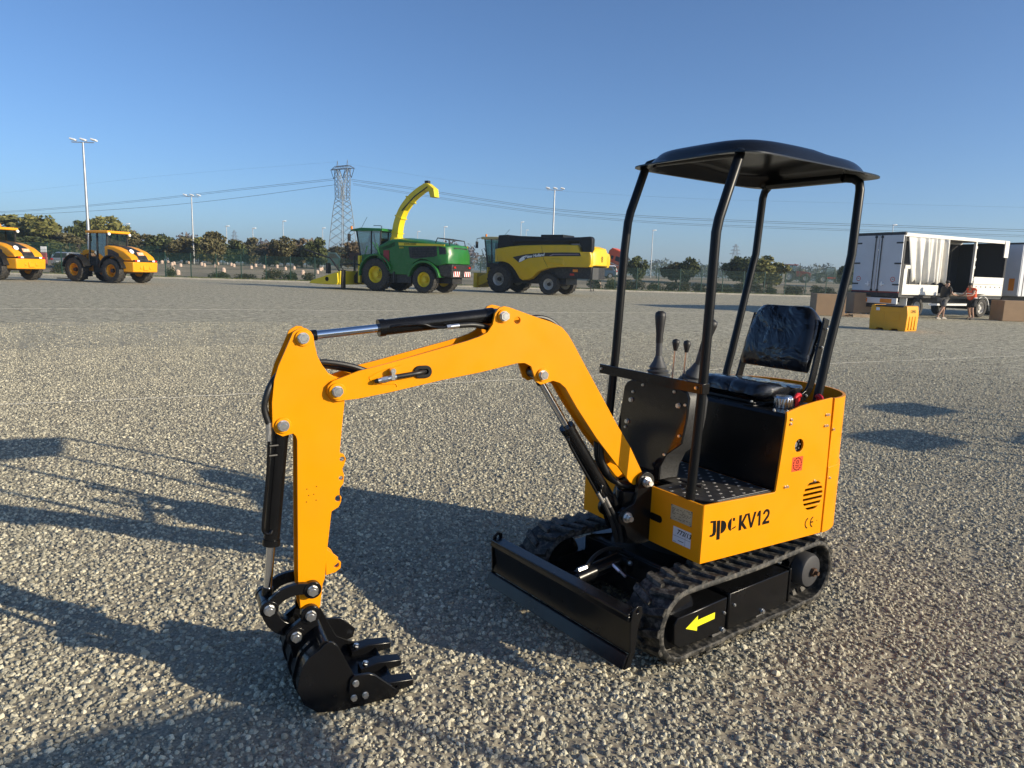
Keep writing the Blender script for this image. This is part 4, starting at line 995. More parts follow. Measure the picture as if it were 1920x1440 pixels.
    for yy_ in (-0.10, 0.02, 0.12):
        mb = MB(); rib = so[12:]; ro_ = []
        for i, p in enumerate(rib):
            a = Vector(rib[max(0, i - 1)]); b = Vector(rib[min(len(rib) - 1, i + 1)]); t = (b - a).normalized(); nn = Vector((-t.y, t.x))
            ro_.append((p[0] - nn.x * 0.008, p[1] - nn.y * 0.008))
        mb.prism(rib + ro_[::-1], yy_ - 0.008, yy_ + 0.008); mb.build('wear_rib', BLK, bu, Mb, smooth=40)
    for s in (1, -1):
        ear = circle(1.465, 0.328, 0.036, 12, R(-20), R(165)) + [(1.432, 0.30)][:0] + circle(1.518, 0.256, 0.036, 8, R(60) + PI / 2 - R(60), R(60) + PI / 2)[:0] + [(1.44, 0.30), (1.43, 0.262), (1.46, 0.20), (1.53, 0.17)] + circle(1.520, 0.256, 0.036, 8, R(-60), R(60))
        mb = MB(); mb.prism(ear, 0.047 * s, 0.068 * s)
        mb.cyl((1.465, 0.047 * s, 0.328), (1.465, 0.073 * s, 0.328), 0.034, n=24); mb.cyl((1.518, 0.047 * s, 0.256), (1.518, 0.073 * s, 0.256), 0.034, n=24)
        er = mb.build('bucket_ear', BLK, bu, Mb, bevel=0.002)
        for cx, cz in ((1.465, 0.328), (1.518, 0.256)): link('bolt', BOLT_L, er, Mb @ T(cx, 0.073 * s, cz) @ (MYP if s > 0 else MYN) @ RZ(0.3))
    mb = MB(); mb.cyl((1.440, -0.188, 0.262), (1.440, 0.188, 0.262), 0.019, n=18); mb.build('cross_tube', BLK, bu, Mb)
    for yy_ in (-0.145, 0.0, 0.15):
        mb = MB()
        mb.loft([[(1.27, yy_ - 0.026, 0.016), (1.27, yy_ + 0.026, 0.016), (1.27, yy_ + 0.026, 0.040), (1.27, yy_ - 0.026, 0.040)],
                 [(1.20, yy_ - 0.028, 0.012), (1.20, yy_ + 0.028, 0.012), (1.20, yy_ + 0.028, 0.056), (1.20, yy_ - 0.028, 0.056)],
                 [(1.105, yy_ - 0.025, 0.020), (1.105, yy_ + 0.025, 0.020), (1.105, yy_ + 0.025, 0.046), (1.105, yy_ - 0.025, 0.046)]])
        tt = mb.build('bucket_tooth', BLK, bu, Mb, bevel=0.003)
        link('bolt', BOLT_M, tt, Mb @ T(1.245, yy_, 0.046) @ RY(-0.2))
    return root

EXC = build_excavator((0.835, 3.365, 0.006), R(212.64))
tag(EXC, 'yellow mini excavator with black canopy, rubber tracks and its bucket on the gravel', 'excavator')
# ---------------------------------------------------------------- vehicles at the far side of the yard
def glass_mat(name, tint, fac):
    m = bpy.data.materials.new(name); m.use_nodes = True; nt = m.node_tree
    for n in list(nt.nodes): nt.nodes.remove(n)
    o = nt.nodes.new('ShaderNodeOutputMaterial'); mx = nt.nodes.new('ShaderNodeMixShader')
    t = nt.nodes.new('ShaderNodeBsdfTransparent'); t.inputs[0].default_value = (*tint, 1)
    g_ = nt.nodes.new('ShaderNodeBsdfGlossy'); g_.inputs['Roughness'].default_value = 0.04; g_.inputs['Color'].default_value = (0.85, 0.95, 1, 1)
    mx.inputs[0].default_value = fac
    nt.links.new(t.outputs[0], mx.inputs[1]); nt.links.new(g_.outputs[0], mx.inputs[2]); nt.links.new(mx.outputs[0], o.inputs[0])
    return m
GLASS = glass_mat('cab_glass', (0.36, 0.46, 0.46), 0.20)
DGLASS = glass_mat('tinted_glass', (0.12, 0.15, 0.17), 0.30)
TYRE = mat('tyre_rubber', (0.022, 0.021, 0.019), 0.75, vary=0.25, scale=6, dust=0.45, dustcol=(0.22, 0.19, 0.15))
DARK = mat('dark_metal', (0.014, 0.014, 0.015), 0.5, vary=0.3, scale=4, dust=0.15)
LYEL = mat('loader_yellow', (0.83, 0.355, 0.010), 0.38, vary=0.04, scale=2, spec=0.4)
GRN = mat('harvester_green', (0.018, 0.150, 0.022), 0.33, vary=0.08, scale=2, dust=0.08, spec=0.45)
GYEL = mat('harvester_yellow', (0.78, 0.60, 0.015), 0.4, vary=0.05, scale=2, dust=0.08)
CYEL = mat('combine_yellow', (0.72, 0.46, 0.012), 0.4, vary=0.06, scale=1.5, dust=0.10, spec=0.4)
RIMW = mat('rim_grey', (0.55, 0.54, 0.51), 0.5, vary=0.1, scale=5, dust=0.2)
STEEL = mat('galvanised', (0.46, 0.47, 0.48), 0.45, 0.7, vary=0.1, scale=3)
LAMP = mat('lamp_white', (0.85, 0.86, 0.86), 0.3)
ORNG = mat('orange_lens', (0.8, 0.25, 0.01), 0.35)
REDL = mat('red_lens', (0.5, 0.015, 0.01), 0.3)
SILV = mat('silver_grey', (0.36, 0.37, 0.38), 0.3, 0.6)

def wheel(parent, x, y, r, w, rim_r, rim_mat, side, lugs=18, dish=0.10, hub=None, tread='ag'):
    """tyre with lugs, rim and hub; side = +1 when its outer face looks to +Y"""
    mb = MB(); sh = w * 0.5
    prof = [(rim_r, -sh * 0.72), (rim_r * 1.08, -sh * 0.92), (r * 0.80, -sh), (r * 0.93, -sh * 0.92), (r * 0.965, -sh * 0.6), (r * 0.972, 0), (r * 0.965, sh * 0.6), (r * 0.93, sh * 0.92), (r * 0.80, sh), (rim_r * 1.08, sh * 0.92), (rim_r, sh * 0.72)]
    M_ = T(x, y, r) @ RX(-PI / 2)
    vs = []; fs = []; n = 36
    for rr, h in prof:
        for k in range(n):
            a = 2 * PI * k / n; vs.append((rr * math.cos(a), rr * math.sin(a), h))
    for i in range(len(prof) - 1):
        for k in range(n): fs.append((i * n + k, i * n + (k + 1) % n, (i + 1) * n + (k + 1) % n, (i + 1) * n + k))
    mb.add(vs, fs, M_)
    if tread == 'ag':
        for k in range(lugs):
            for s in (1, -1):
                a0 = 2 * PI * (k + (0.5 if s < 0 else 0)) / lugs; sk = 2 * PI / lugs * 0.75
                rings = []
                for u, aa in ((0.0, sk), (0.55, sk * 0.45), (1.0, 0.0)):
                    hh = s * sh * (0.03 + 0.97 * u); rr0 = r * (0.955 if u < 1 else 0.90); rr1 = r * (1.0 if u < 1 else 0.955); da = 0.22 * 2 * PI / lugs
                    A = a0 + aa
                    rings.append([(rr0 * math.cos(A - da), rr0 * math.sin(A - da), hh), (rr0 * math.cos(A + da), rr0 * math.sin(A + da), hh), (rr1 * math.cos(A + da * 0.7), rr1 * math.sin(A + da * 0.7), hh), (rr1 * math.cos(A - da * 0.7), rr1 * math.sin(A - da * 0.7), hh)])
                mb.loft(rings, M=M_)
    ty = mb.build('tyre', TYRE, parent, smooth=40)
    s = side; mb = MB()
    mb.lathe([(rim_r * 1.02, s * sh * 0.74), (rim_r * 0.96, s * sh * 0.80), (rim_r * 0.90, s * sh * 0.70), (rim_r * 0.86, s * (sh * 0.72 - dish)), (rim_r * 0.45, s * (sh * 0.72 - dish * 1.0)), (rim_r * 0.40, s * (sh * 0.72 - dish * 0.6)), (0.0, s * (sh * 0.72 - dish * 0.6))], 28, M_, cap=False)
    mb.lathe([(rim_r * 1.0, -s * sh * 0.7), (rim_r * 0.9, -s * sh * 0.5), (0.0, -s * sh * 0.4)], 24, M_, cap=False)
    rm = mb.build('rim', rim_mat, ty, smooth=40)
    mb = MB(); hm = hub or rim_mat
    mb.cyl((x, y + s * (sh * 0.72 - dish * 0.7), r), (x, y + s * (sh * 0.72 - dish * 0.1), r), rim_r * 0.30, n=18)
    for k in range(8):
        a = 2 * PI * k / 8; mb.cyl((x + rim_r * 0.33 * math.cos(a), y + s * (sh * 0.72 - dish * 0.7), r + rim_r * 0.33 * math.sin(a)), (x + rim_r * 0.33 * math.cos(a), y + s * (sh * 0.72 - dish * 0.4), r + rim_r * 0.33 * math.sin(a)), rim_r * 0.045, n=6)
    mb.build('hub', hm, ty, smooth=40)
    return ty

def root_at(contact, local, az, sc):
    """root position so that the local ground point meets the world ground point"""
    c, s_ = math.cos(az), math.sin(az)
    return (contact[0] - sc * (local[0] * c - local[1] * s_), contact[1] - sc * (local[0] * s_ + local[1] * c), 0.0)

def text_on(name, txt, size, m, parent, x, y, z, shear=0.0, off=0.0, facing='L', rot=0.0):
    me = text_mesh(name, txt, size, m, 0.004, off, shear)
    if facing == 'L':   # read from the +Y side, running towards -X
        B_ = Matrix(((-1, 0, 0, 0), (0, 0, 1, 0), (0, 1, 0, 0), (0, 0, 0, 1)))
    elif facing == 'B': # read from the rear (-X side)
        B_ = Matrix(((0, 0, -1, 0), (-1, 0, 0, 0), (0, 1, 0, 0), (0, 0, 0, 1)))
    else:               # read from the -Y side, running towards +X
        B_ = Matrix(((1, 0, 0, 0), (0, 0, -1, 0), (0, 1, 0, 0), (0, 0, 0, 1)))
    return link(name, me, parent, T(x, y, z) @ B_ @ RZ(rot))

def P2(mb, out, y0, y1, **k): mb.prism(out, y0, y1, **k); return mb

# ---- wheel loader
def build_loader():
    rt = empty('wheel_loader')
    for x, fr in ((1.35, 1), (-1.30, 0)):
        for s in (1, -1):
            wheel(rt, x, 0.90 * s, 0.66, 0.48, 0.33, LYEL, s, lugs=16, dish=0.26, hub=DARK)
    # rear frame, counterweight, engine hood
    mb = MB(); mb.loft([[(-2.55, -0.80, 0.62), (-2.55, 0.80, 0.62), (-2.58, 0.82, 1.16), (-2.58, -0.82, 1.16)], [(-1.85, -0.88, 0.60), (-1.85, 0.88, 0.60), (-1.85, 0.90, 1.16), (-1.85, -0.90, 1.16)], [(-1.72, -0.80, 0.66), (-1.72, 0.80, 0.66), (-1.72, 0.82, 1.16), (-1.72, -0.82, 1.16)]])
    cwt = mb.build('counterweight', LYEL, rt, bevel=0.05, seg=3)
    mb = MB(); mb.box(-2.62, -2.56, -0.16, 0.16, 0.72, 0.98); mb.box(-2.60, -2.55, -0.36, -0.24, 0.78, 0.94); mb.box(-2.60, -2.55, 0.24, 0.36, 0.78, 0.94); mb.build('tow_hitch', LYEL, cwt, bevel=0.02)
    hood = [(-0.55, 1.16), (-0.55, 2.02), (-0.80, 2.06), (-1.20, 2.00), (-1.90, 1.78), (-2.30, 1.52), (-2.46, 1.30), (-2.48, 1.20), (-0.55, 1.18)]
    hood = [(-0.55, 1.20), (-0.55, 1.96), (-0.85, 1.99), (-1.30, 1.92), (-1.90, 1.72), (-2.32, 1.46), (-2.48, 1.22)]
    for s in (1, -1):
        mb = MB(); mb.prism(hood, 0.30 * s, 0.78 * s); hs = mb.build('hood_side', LYEL, rt, bevel=0.06, seg=3)
        mb = MB(); mb.prism([(-0.80, 1.42), (-0.80, 1.80), (-1.05, 1.78), (-1.55, 1.58), (-1.60, 1.40)], 0.781 * s, 0.790 * s); mb.build('side_grille', DARK, hs)
        mb = MB(); mb.prism([(-0.55, 0.92), (-0.55, 1.20), (-1.55, 1.20), (-1.70, 0.98), (-1.5, 0.92)], 0.70 * s, 0.80 * s); mb.build('sill', DARK, rt)
    mb = MB(); mb.prism([(a, b + 0.012) for a, b in hood[1:]] + [(-2.48, 1.20), (-0.55, 1.2)], -0.31, 0.31); tp = mb.build('hood_top', DARK, rt, bevel=0.01)
    mb = MB(); mb.box(-2.60, -2.50, -0.74, 0.74, 1.17, 1.27); ls = mb.build('lamp_bar', DARK, rt)
    for s in (1, -1):
        mb = MB(); mb.box(-2.615, -2.60, 0.50 * s - 0.08, 0.50 * s + 0.08, 1.18, 1.26); mb.build('reversing_lamp', LAMP, ls)
        mb = MB(); mb.box(-2.614, -2.60, 0.66 * s - 0.07, 0.66 * s + 0.07, 1.18, 1.26); mb.build('tail_lamp', REDL, ls)
    # round badge and logo plate on the hood's sloping rear
    M_ = T(-2.05, 0.40, 1.70) @ RY(-R(58)); mb = MB(); mb.cyl((0, 0, 0), (0, 0, 0.02), 0.13, n=20, M=M_); mb.build('badge', LAMP, tp)
    M_ = T(-2.20, -0.03, 1.58) @ RY(-R(58)); mb = MB(); mb.box(-0.10, 0.10, -0.20, 0.20, 0, 0.02, M=M_); lp = mb.build('logo_plate', mat('logo_peach', (0.80, 0.42, 0.24), 0.5), tp)
    me = text_mesh('logo', 'JCB', 0.16, mat('logo_cream', (0.85, 0.72, 0.55), 0.5), 0.004, 0.004, 0.2)
    link('logo', me, lp, M_ @ T(0, 0, 0.025) @ RZ(-PI / 2))
    # cab
    cab = [(-0.55, 1.00), (-0.62, 2.62), (0.66, 2.62), (0.80, 1.7), (0.62, 0.95)]
    mb = MB(); mb.prism([(-0.50, 0.95), (-0.50, 1.45), (0.62, 1.35), (0.60, 0.90)], -0.66, 0.66); cb = mb.build('cab', DARK, rt)
    for s in (1, -1):
        for a, b in (((-0.55, 1.0), (-0.66, 2.64)), ((0.08, 1.0), (0.05, 2.64)), ((0.66, 1.0), (0.56, 2.64))):
            mb = MB(); mb.tube([(a[0], 0.68 * s, a[1]), (b[0], 0.64 * s, b[1])], 0.05, 6); mb.build('cab_pillar', DARK, cb)
        mb = MB(); mb.add([(-0.52, 0.665 * s, 1.25), (0.62, 0.665 * s, 1.1), (0.54, 0.63 * s, 2.62), (-0.64, 0.63 * s, 2.62)], [(0, 1, 2, 3)]); mb.build('side_glass', GLASS, cb, smooth=0)
    mb = MB(); mb.add([(-0.57, -0.66, 1.75), (-0.57, 0.66, 1.75), (-0.67, 0.62, 2.62), (-0.67, -0.62, 2.62)], [(0, 1, 2, 3)]); mb.build('rear_glass', GLASS, cb, smooth=0)
    mb = MB(); mb.add([(0.66, -0.66, 1.2), (0.66, 0.66, 1.2), (0.58, 0.62, 2.62), (0.58, -0.62, 2.62)], [(0, 1, 2, 3)]); mb.build('windscreen', GLASS, cb, smooth=0)
    mb = MB(); mb.box(-0.35, 0.10, -0.25, 0.25, 1.3, 1.5); mb.box(-0.38, -0.24, -0.25, 0.25, 1.5, 2.15); mb.build('seat', DARK, cb, bevel=0.04)
    mb = MB(); mb.box(-0.82, 0.82, -0.74, 0.74, 2.64, 2.78); rf = mb.build('cab_roof', LYEL, rt, bevel=0.05, seg=3)
    for s in (1, -1):
        mb = MB(); mb.cyl((-0.86, 0.66 * s, 2.60), (-0.78, 0.66 * s, 2.60), 0.075, n=14); mb.build('work_lamp', LAMP, rf)
    mb = MB(); mb.box(0.62, 0.72, 0.74, 0.80, 2.20, 2.52); mb.tube([(0.6, 0.66, 2.55), (0.68, 0.77, 2.52)], 0.015, 6); mb.build('mirror', DARK, rf)
    # fenders
    for x, s in ((-1.30, 1), (-1.30, -1), (1.35, 1), (1.35, -1)):
        mb = MB(); o_ = circle(x, 0.66, 0.83, 12, R(10), R(170)); i_ = circle(x, 0.66, 0.77, 12, R(10), R(170)); mb.prism(o_ + i_[::-1], (0.66 if x < 0 else 0.68) * s, 1.14 * s); mb.build('fender', BLKM, rt, bevel=0.01)
    # front frame and lift arms
    mb = MB(); mb.prism([(0.60, 0.60), (0.60, 1.15), (0.95, 1.75), (1.15, 1.75), (1.40, 1.10), (1.75, 0.75), (1.75, 0.60)], -0.34, 0.34); mb.build('front_frame', LYEL, rt, bevel=0.02)
    for s in (1, -1):
        mb = MB(); mb.prism([(0.85, 1.55), (0.95, 1.75), (1.20, 1.72), (1.85, 1.22), (2.20, 0.72), (2.12, 0.50), (2.0, 0.55), (1.68, 1.02), (1.20, 1.45)], 0.42 * s, 0.54 * s); mb.build('lift_arm', LYEL, rt, bevel=0.01)
        mb = MB(); mb.cyl((0.80, 0.48 * s, 0.85), (1.35, 0.48 * s, 1.25), 0.07, n=12); mb.build('lift_cylinder', DARK, rt)
        mb = MB(); mb.tube([(1.1, 0.72 * s, 1.55), (1.25, 0.80 * s, 1.85), (1.30, 0.80 * s, 1.9)], 0.03, 6); mb.box(1.26, 1.36, 0.72 * s - 0.09, 0.72 * s + 0.09, 1.86, 2.0); mb.build('head_lamp', DARK, rt)
    mb = MB(); mb.prism([(0.92, 1.55), (1.05, 1.85), (1.65, 1.55), (1.95, 1.10), (1.85, 1.02), (1.55, 1.38)], -0.10, 0.10); mb.build('tilt_lever', DARK, rt, bevel=0.01)
    mb = MB(); mb.box(2.15, 2.25, -0.75, 0.75, 0.25, 0.95); mb.box(2.25, 2.30, -0.75, 0.75, 0.85, 0.95); mb.box(2.25, 2.30, -0.75, 0.75, 0.25, 0.35); cr = mb.build('fork_carriage', DARK, rt, bevel=0.01)
    for s in (1, -1):
        mb = MB(); mb.box(2.25, 3.4, 0.45 * s - 0.06, 0.45 * s + 0.06, 0.10, 0.15); mb.box(2.25, 2.31, 0.45 * s - 0.06, 0.45 * s + 0.06, 0.10, 1.0); mb.build('fork', DARK, cr)
    mb = MB(); mb.box(-1.75, 0.62, -0.50, 0.50, 0.52, 1.0); mb.cyl((-1.3, -0.9, 0.66), (-1.3, 0.9, 0.66), 0.12, n=10); mb.cyl((1.35, -0.9, 0.66), (1.35, 0.9, 0.66), 0.12, n=10); mb.build('chassis', DARK, rt)
    return rt

AZL, SCL = R(161), 1.226
LD = build_loader()
LD.location = root_at((-26.33, 47.06), (-1.30, 0.90), AZL, SCL); LD.rotation_euler.z = AZL; LD.scale = (SCL,) * 3
tag(LD, 'yellow wheel loader with forks seen whole, parked left of the green harvester', 'loader', 'yellow wheel loaders')
L2 = copy_tree(LD)
L2.location = root_at((-33.2, 46.0), (-1.30, 0.90), AZL, SCL)
tag(L2, 'yellow wheel loader at the picture\'s left edge, its front cut off', 'loader', 'yellow wheel loaders')
mb = MB(); mb.lathe([(0.07, 2.78), (0.08, 2.80), (0.08, 2.90), (0.05, 2.95), (0, 2.95)], 14, T(-0.55, 0.1, 0)); mb.build('beacon', ORNG, L2)

# ---- forage harvester
def build_forager():
    rt = empty('forage_harvester')
    for s in (1, -1):
        wheel(rt, 1.70, 1.15 * s, 1.0, 0.72, 0.50, GYEL, s, lugs=20, dish=0.26)
        wheel(rt, -1.70, 1.10 * s, 0.80, 0.60, 0.43, GYEL, s, lugs=18, dish=0.22)
    # body shells
    body = [(1.55, 1.20), (1.75, 2.30), (1.50, 2.75), (0.85, 3.02), (0.10, 3.10), (-1.2, 3.02), (-2.6, 2.82), (-3.15, 2.70), (-3.30, 2.30), (-3.32, 1.75), (-2.65, 1.62), (-1.9, 1.95), (-1.45, 1.98), (-0.95, 1.72), (-0.70, 1.25), (-0.60, 1.05), (0.75, 1.05)]
    mb = MB(); rings = []
    for yv, k, dz in ((-1.32, 0.96, -0.05), (-1.25, 1.0, 0.0), (-0.75, 1.0, 0.10), (0.0, 1.0, 0.14), (0.75, 1.0, 0.10), (1.25, 1.0, 0.0), (1.32, 0.96, -0.05)):
        rings.append([(-0.8 + (a + 0.8) * k - (0.0 if abs(yv) > 0.8 or a > -3 else 0.18), yv, b + (dz if b > 2.4 else 0)) for a, b in body])
    mb.loft(rings); bd = mb.build('engine_housing', GRN, rt, smooth=35, bevel=0.03)
    for s in (1, -1):
        g1 = [(-0.62, 2.66), (-0.72, 2.05), (-1.05, 1.98), (-2.62, 2.18), (-2.55, 2.74)]
        mb = MB(); mb.prism(g1, 1.29 * s, 1.335 * s); gr = mb.build('side_grille', DARK, bd)
        for k in range(6):
            z = 2.12 + k * 0.095; mb = MB(); mb.box(-2.45, -0.85, min(1.335 * s, 1.352 * s), max(1.335 * s, 1.352 * s), z, z + 0.028, M=RY(R(2.2)) if False else None); mb.build('grille_slat', BLKM, gr)
        mb = MB(); mb.prism([(-2.72, 2.72), (-2.75, 2.25), (-3.22, 2.30), (-3.15, 2.66)], 1.27 * s, 1.332 * s); mb.build('rear_grille', DARK, bd)
        mb = MB(); mb.prism([(0.10, 2.92), (0.06, 2.74), (-3.1, 2.74), (-3.1, 2.84)], 1.30 * s, 1.334 * s); mb.build('stripe', GYEL, bd)
        # fenders
        mb = MB(); o_ = circle(-1.70, 0.80, 1.12, 14, R(8), R(172)); i_ = circle(-1.70, 0.80, 0.98, 14, R(8), R(172)); mb.prism(o_ + i_[::-1], 0.8 * s, 1.42 * s); mb.build('rear_fender', GRN, rt, bevel=0.02)
        mb = MB(); o_ = circle(1.70, 1.0, 1.22, 14, R(-5), R(165)); i_ = circle(1.70, 1.0, 1.13, 14, R(-5), R(165)); mb.prism(o_ + i_[::-1], 0.85 * s, 1.50 * s); mb.build('front_fender', GRN, rt, bevel=0.02)
    text_on('maker_name', 'JOHN DEERE', 0.15, INK, bd, -0.75, 1.340, 2.83)
    text_on('model_number', '8500i', 0.14, GYEL, bd, -0.12, 1.340, 2.62)
    # side behind the cab: steps, rails, service panel
    mb = MB(); mb.prism([(1.45, 2.55), (0.35, 2.95), (0.35, 2.70), (1.2, 2.45)], 1.20, 1.32); mb.build('service_vent', DARK, bd)
    mb = MB(); mb.box(0.75, 1.15, 1.33, 1.37, 1.75, 2.45); mb.build('service_panel', mat('dark_red_panel', (0.28, 0.03, 0.03), 0.5), bd)
    for a, b in (((1.9, 1.42, 2.9), (0.7, 1.45, 1.25)), ((1.6, 1.45, 2.85), (1.25, 1.48, 1.9)), ((2.3, 1.42, 2.7), (2.5, 1.45, 2.1))):
        mb = MB(); mb.tube([a, b], 0.025, 6); mb.build('hand_rail', GRN, rt)
    lad = MB(); lad.box(0.35, 0.42, 1.30, 1.40, 0.55, 1.2); lad.box(0.75, 0.82, 1.30, 1.40, 0.55, 1.2)
    for k in range(4): lad.box(0.42, 0.75, 1.32, 1.40, 0.58 + k * 0.16, 0.61 + k * 0.16)
    lad.build('ladder', DARK, rt)
    mb = MB(); mb.box(-0.75, 0.85, -1.1, 1.22, 0.55, 1.15); mb.box(-3.2, 1.6, -0.55, 0.55, 0.6, 1.5); mb.cyl((1.7, -1.1, 1.0), (1.7, 1.1, 1.0), 0.2, n=10); mb.cyl((-1.7, -1.1, 0.8), (-1.7, 1.1, 0.8), 0.14, n=10); mb.build('chassis', DARK, rt, bevel=0.02)
    # rear bumper
    mb = MB(); mb.loft([[(-2.75, -1.25, 1.05), (-2.75, 1.25, 1.05), (-2.65, 1.28, 1.72), (-2.65, -1.28, 1.72)], [(-3.45, -1.05, 0.95), (-3.45, 1.05, 0.95), (-3.50, 1.12, 1.72), (-3.50, -1.12, 1.72)]]); bp = mb.build('rear_bumper', DARK, rt, bevel=0.03)
    for s in (1, -1):
        mb = MB(); mb.box(-3.52, -3.49, 0.62 * s - 0.36, 0.62 * s + 0.36, 1.02, 1.32); wp = mb.build('warning_board', WHITE, bp)
        for k in range(3):
            mb = MB(); x0_ = 0.62 * s - 0.34 + k * 0.24; mb.add([(-3.524, x0_, 1.02), (-3.524, x0_ + 0.11, 1.02), (-3.524, x0_ + 0.22, 1.32), (-3.524, x0_ + 0.11, 1.32)], [(0, 1, 2, 3)]); mb.build('red_stripe', REDL, wp, smooth=0)
        mb = MB(); mb.box(-3.54, -3.50, 0.85 * s - 0.1, 0.85 * s + 0.1, 1.50, 1.60); mb.build('tail_lamp', REDL, bp)
        mb = MB(); mb.box(-3.40, -3.34, 0.70 * s - 0.07, 0.70 * s + 0.07, 2.1, 2.3); mb.build('rear_lamp', LAMP, rt)
    mb = MB(); mb.box(-3.39, -3.36, -0.75, 0.75, 2.25, 2.68); mb.build('rear_screen', DARK, rt)
    mb = MB()
    for s in (1, -1): mb.tube([(-2.2, 0.9 * s, 2.9), (-2.35, 0.9 * s, 3.22), (-3.1, 0.9 * s, 3.12), (-3.2, 0.9 * s, 2.75)], 0.03, 6)
    mb.tube([(-2.35, -0.9, 3.22), (-2.35, 0.9, 3.22)], 0.03, 6); mb.tube([(-3.1, -0.9, 3.12), (-3.1, 0.9, 3.12)], 0.03, 6); mb.build('roof_rail', DARK, rt)
    # cab
    mb = MB(); mb.prism([(1.75, 1.9), (1.75, 2.3), (3.35, 2.15), (3.3, 1.75)], -0.85, 0.85); cb = mb.build('cab', GRN, rt, bevel=0.03)
    for s in (1, -1):
        for a, b in (((1.80, 2.25), (1.72, 3.62)), ((2.45, 2.2), (2.42, 3.62)), ((3.28, 2.1), (3.55, 3.60))):
            mb = MB(); mb.tube([(a[0], 0.84 * s, a[1]), (b[0], 0.86 * s, b[1])], 0.045, 6); mb.build('cab_pillar', DARK, cb)
        mb = MB(); mb.add([(1.80, 0.835 * s, 2.28), (3.28, 0.835 * s, 2.12), (3.54, 0.85 * s, 3.6), (1.73, 0.85 * s, 3.6)], [(0, 1, 2, 3)]); mb.build('side_glass', GLASS, cb, smooth=0)
    mb = MB(); mb.add([(3.29, -0.83, 2.12), (3.29, 0.83, 2.12), (3.56, 0.85, 3.6), (3.56, -0.85, 3.6)], [(0, 1, 2, 3)]); mb.build('windscreen', GLASS, cb, smooth=0)
    mb = MB(); mb.add([(1.77, -0.83, 2.28), (1.77, 0.83, 2.28), (1.71, 0.85, 3.6), (1.71, -0.85, 3.6)], [(0, 1, 2, 3)]); mb.build('rear_glass', GLASS, cb, smooth=0)
    mb = MB(); mb.box(2.1, 2.6, -0.3, 0.3, 2.25, 2.55); mb.box(2.02, 2.2, -0.3, 0.3, 2.55, 3.2); mb.build('seat', DARK, cb, bevel=0.05)
    mb = MB(); mb.loft([[(1.55, -0.95, 3.60), (1.55, 0.95, 3.60), (1.60, 0.90, 3.76), (1.60, -0.90, 3.76)], [(3.3, -0.98, 3.60), (3.3, 0.98, 3.60), (3.2, 0.92, 3.80), (3.2, -0.92, 3.80)], [(4.0, -0.95, 3.60), (4.0, 0.95, 3.60), (3.95, 0.9, 3.70), (3.95, -0.9, 3.70)]]); rf = mb.build('cab_roof', GRN, rt, bevel=0.03)
    for s in (1, -1):
        mb = MB(); mb.tube([(3.9, 0.9 * s, 3.6), (3.98, 1.05 * s, 3.5), (3.98, 1.05 * s, 3.4)], 0.02, 6); mb.box(3.94, 4.02, 1.05 * s - 0.1, 1.05 * s + 0.1, 2.98, 3.42); mb.build('mirror', DARK, rf)
    mb = MB(); mb.lathe([(0.06, 3.7), (0.07, 3.88), (0.0, 3.9)], 12, T(3.95, 0.85, 0)); mb.build('beacon', ORNG, rf)
    mb = MB(); mb.tube([(3.4, 0.6, 3.78), (2.95, 0.6, 4.45)], 0.012, 5); mb.tube([(2.5, -0.3, 3.8), (2.5, -0.3, 4.0)], 0.012, 5); mb.tube([(1.7, 0.8, 3.75), (1.75, 0.8, 3.92), (2.3, 0.8, 3.93)], 0.02, 5); mb.build('aerial', DARK, rf)
    # discharge spout: curved box channel
    pth = smooth_path([(1.15, 0, 3.05), (1.12, 0, 3.55), (0.98, 0, 4.20), (0.66, 0, 4.90), (0.15, 0, 5.50), (-0.45, 0, 5.95), (-0.95, 0, 6.22)], 5)
    mb = MB(); rings = []
    for i, p in enumerate(pth):
        t = (pth[min(i + 1, len(pth) - 1)] - pth[max(i - 1, 0)]).normalized(); nn = Vector((-t.z, 0, t.x)); w = 0.29 - 0.05 * i / len(pth); h = 0.24 - 0.06 * i / len(pth)
        rings.append([p + nn * h + Vector((0, w, 0)), p + nn * h - Vector((0, w, 0)), p - nn * h - Vector((0, w * 0.9, 0)), p - nn * h + Vector((0, w * 0.9, 0))])
    mb.loft(rings); spt = mb.build('discharge_spout', GYEL, rt, smooth=30)
    mb = MB(); mb.cyl((1.15, 0, 3.0), (1.15, 0, 3.25), 0.42, n=24); mb.build('spout_turntable', GYEL, spt)
    mb = MB(); mb.prism([(-0.85, 6.40), (-1.15, 6.42), (-1.62, 6.10), (-1.70, 5.62), (-1.40, 5.60), (-1.25, 5.98), (-0.95, 6.02)], -0.26, 0.26); mb.build('spout_flap', GYEL, spt, bevel=0.015)
    mb = MB(); mb.box(-1.15, -0.9, -0.12, 0.12, 6.40, 6.58); mb.tube([(0.6, 0.28, 4.85), (0.2, 0.3, 5.2), (-0.3, 0.3, 5.65), (-1.2, 0.28, 6.2)], 0.035, 6); mb.build('flap_actuator', DARK, spt)
    for k in (5, 12, 20):
        p = pth[k]; t = (pth[k + 1] - pth[k - 1]).normalized(); nn = Vector((-t.z, 0, t.x)); mb = MB()
        mb.loft([[p + t * d + nn * 0.28 + Vector((0, 0.32, 0)), p + t * d + nn * 0.28 - Vector((0, 0.32, 0)), p + t * d - nn * 0.26 - Vector((0, 0.30, 0)), p + t * d - nn * 0.26 + Vector((0, 0.30, 0))] for d in (-0.03, 0.03)]); mb.build('spout_flange', GYEL, spt)
    # feeder and pick-up header in front
    mb = MB(); mb.prism([(2.7, 0.55), (2.7, 1.4), (3.5, 1.3), (3.9, 0.85), (3.9, 0.4)], -0.7, 0.7); mb.build('feed_housing', DARK, rt, bevel=0.02)
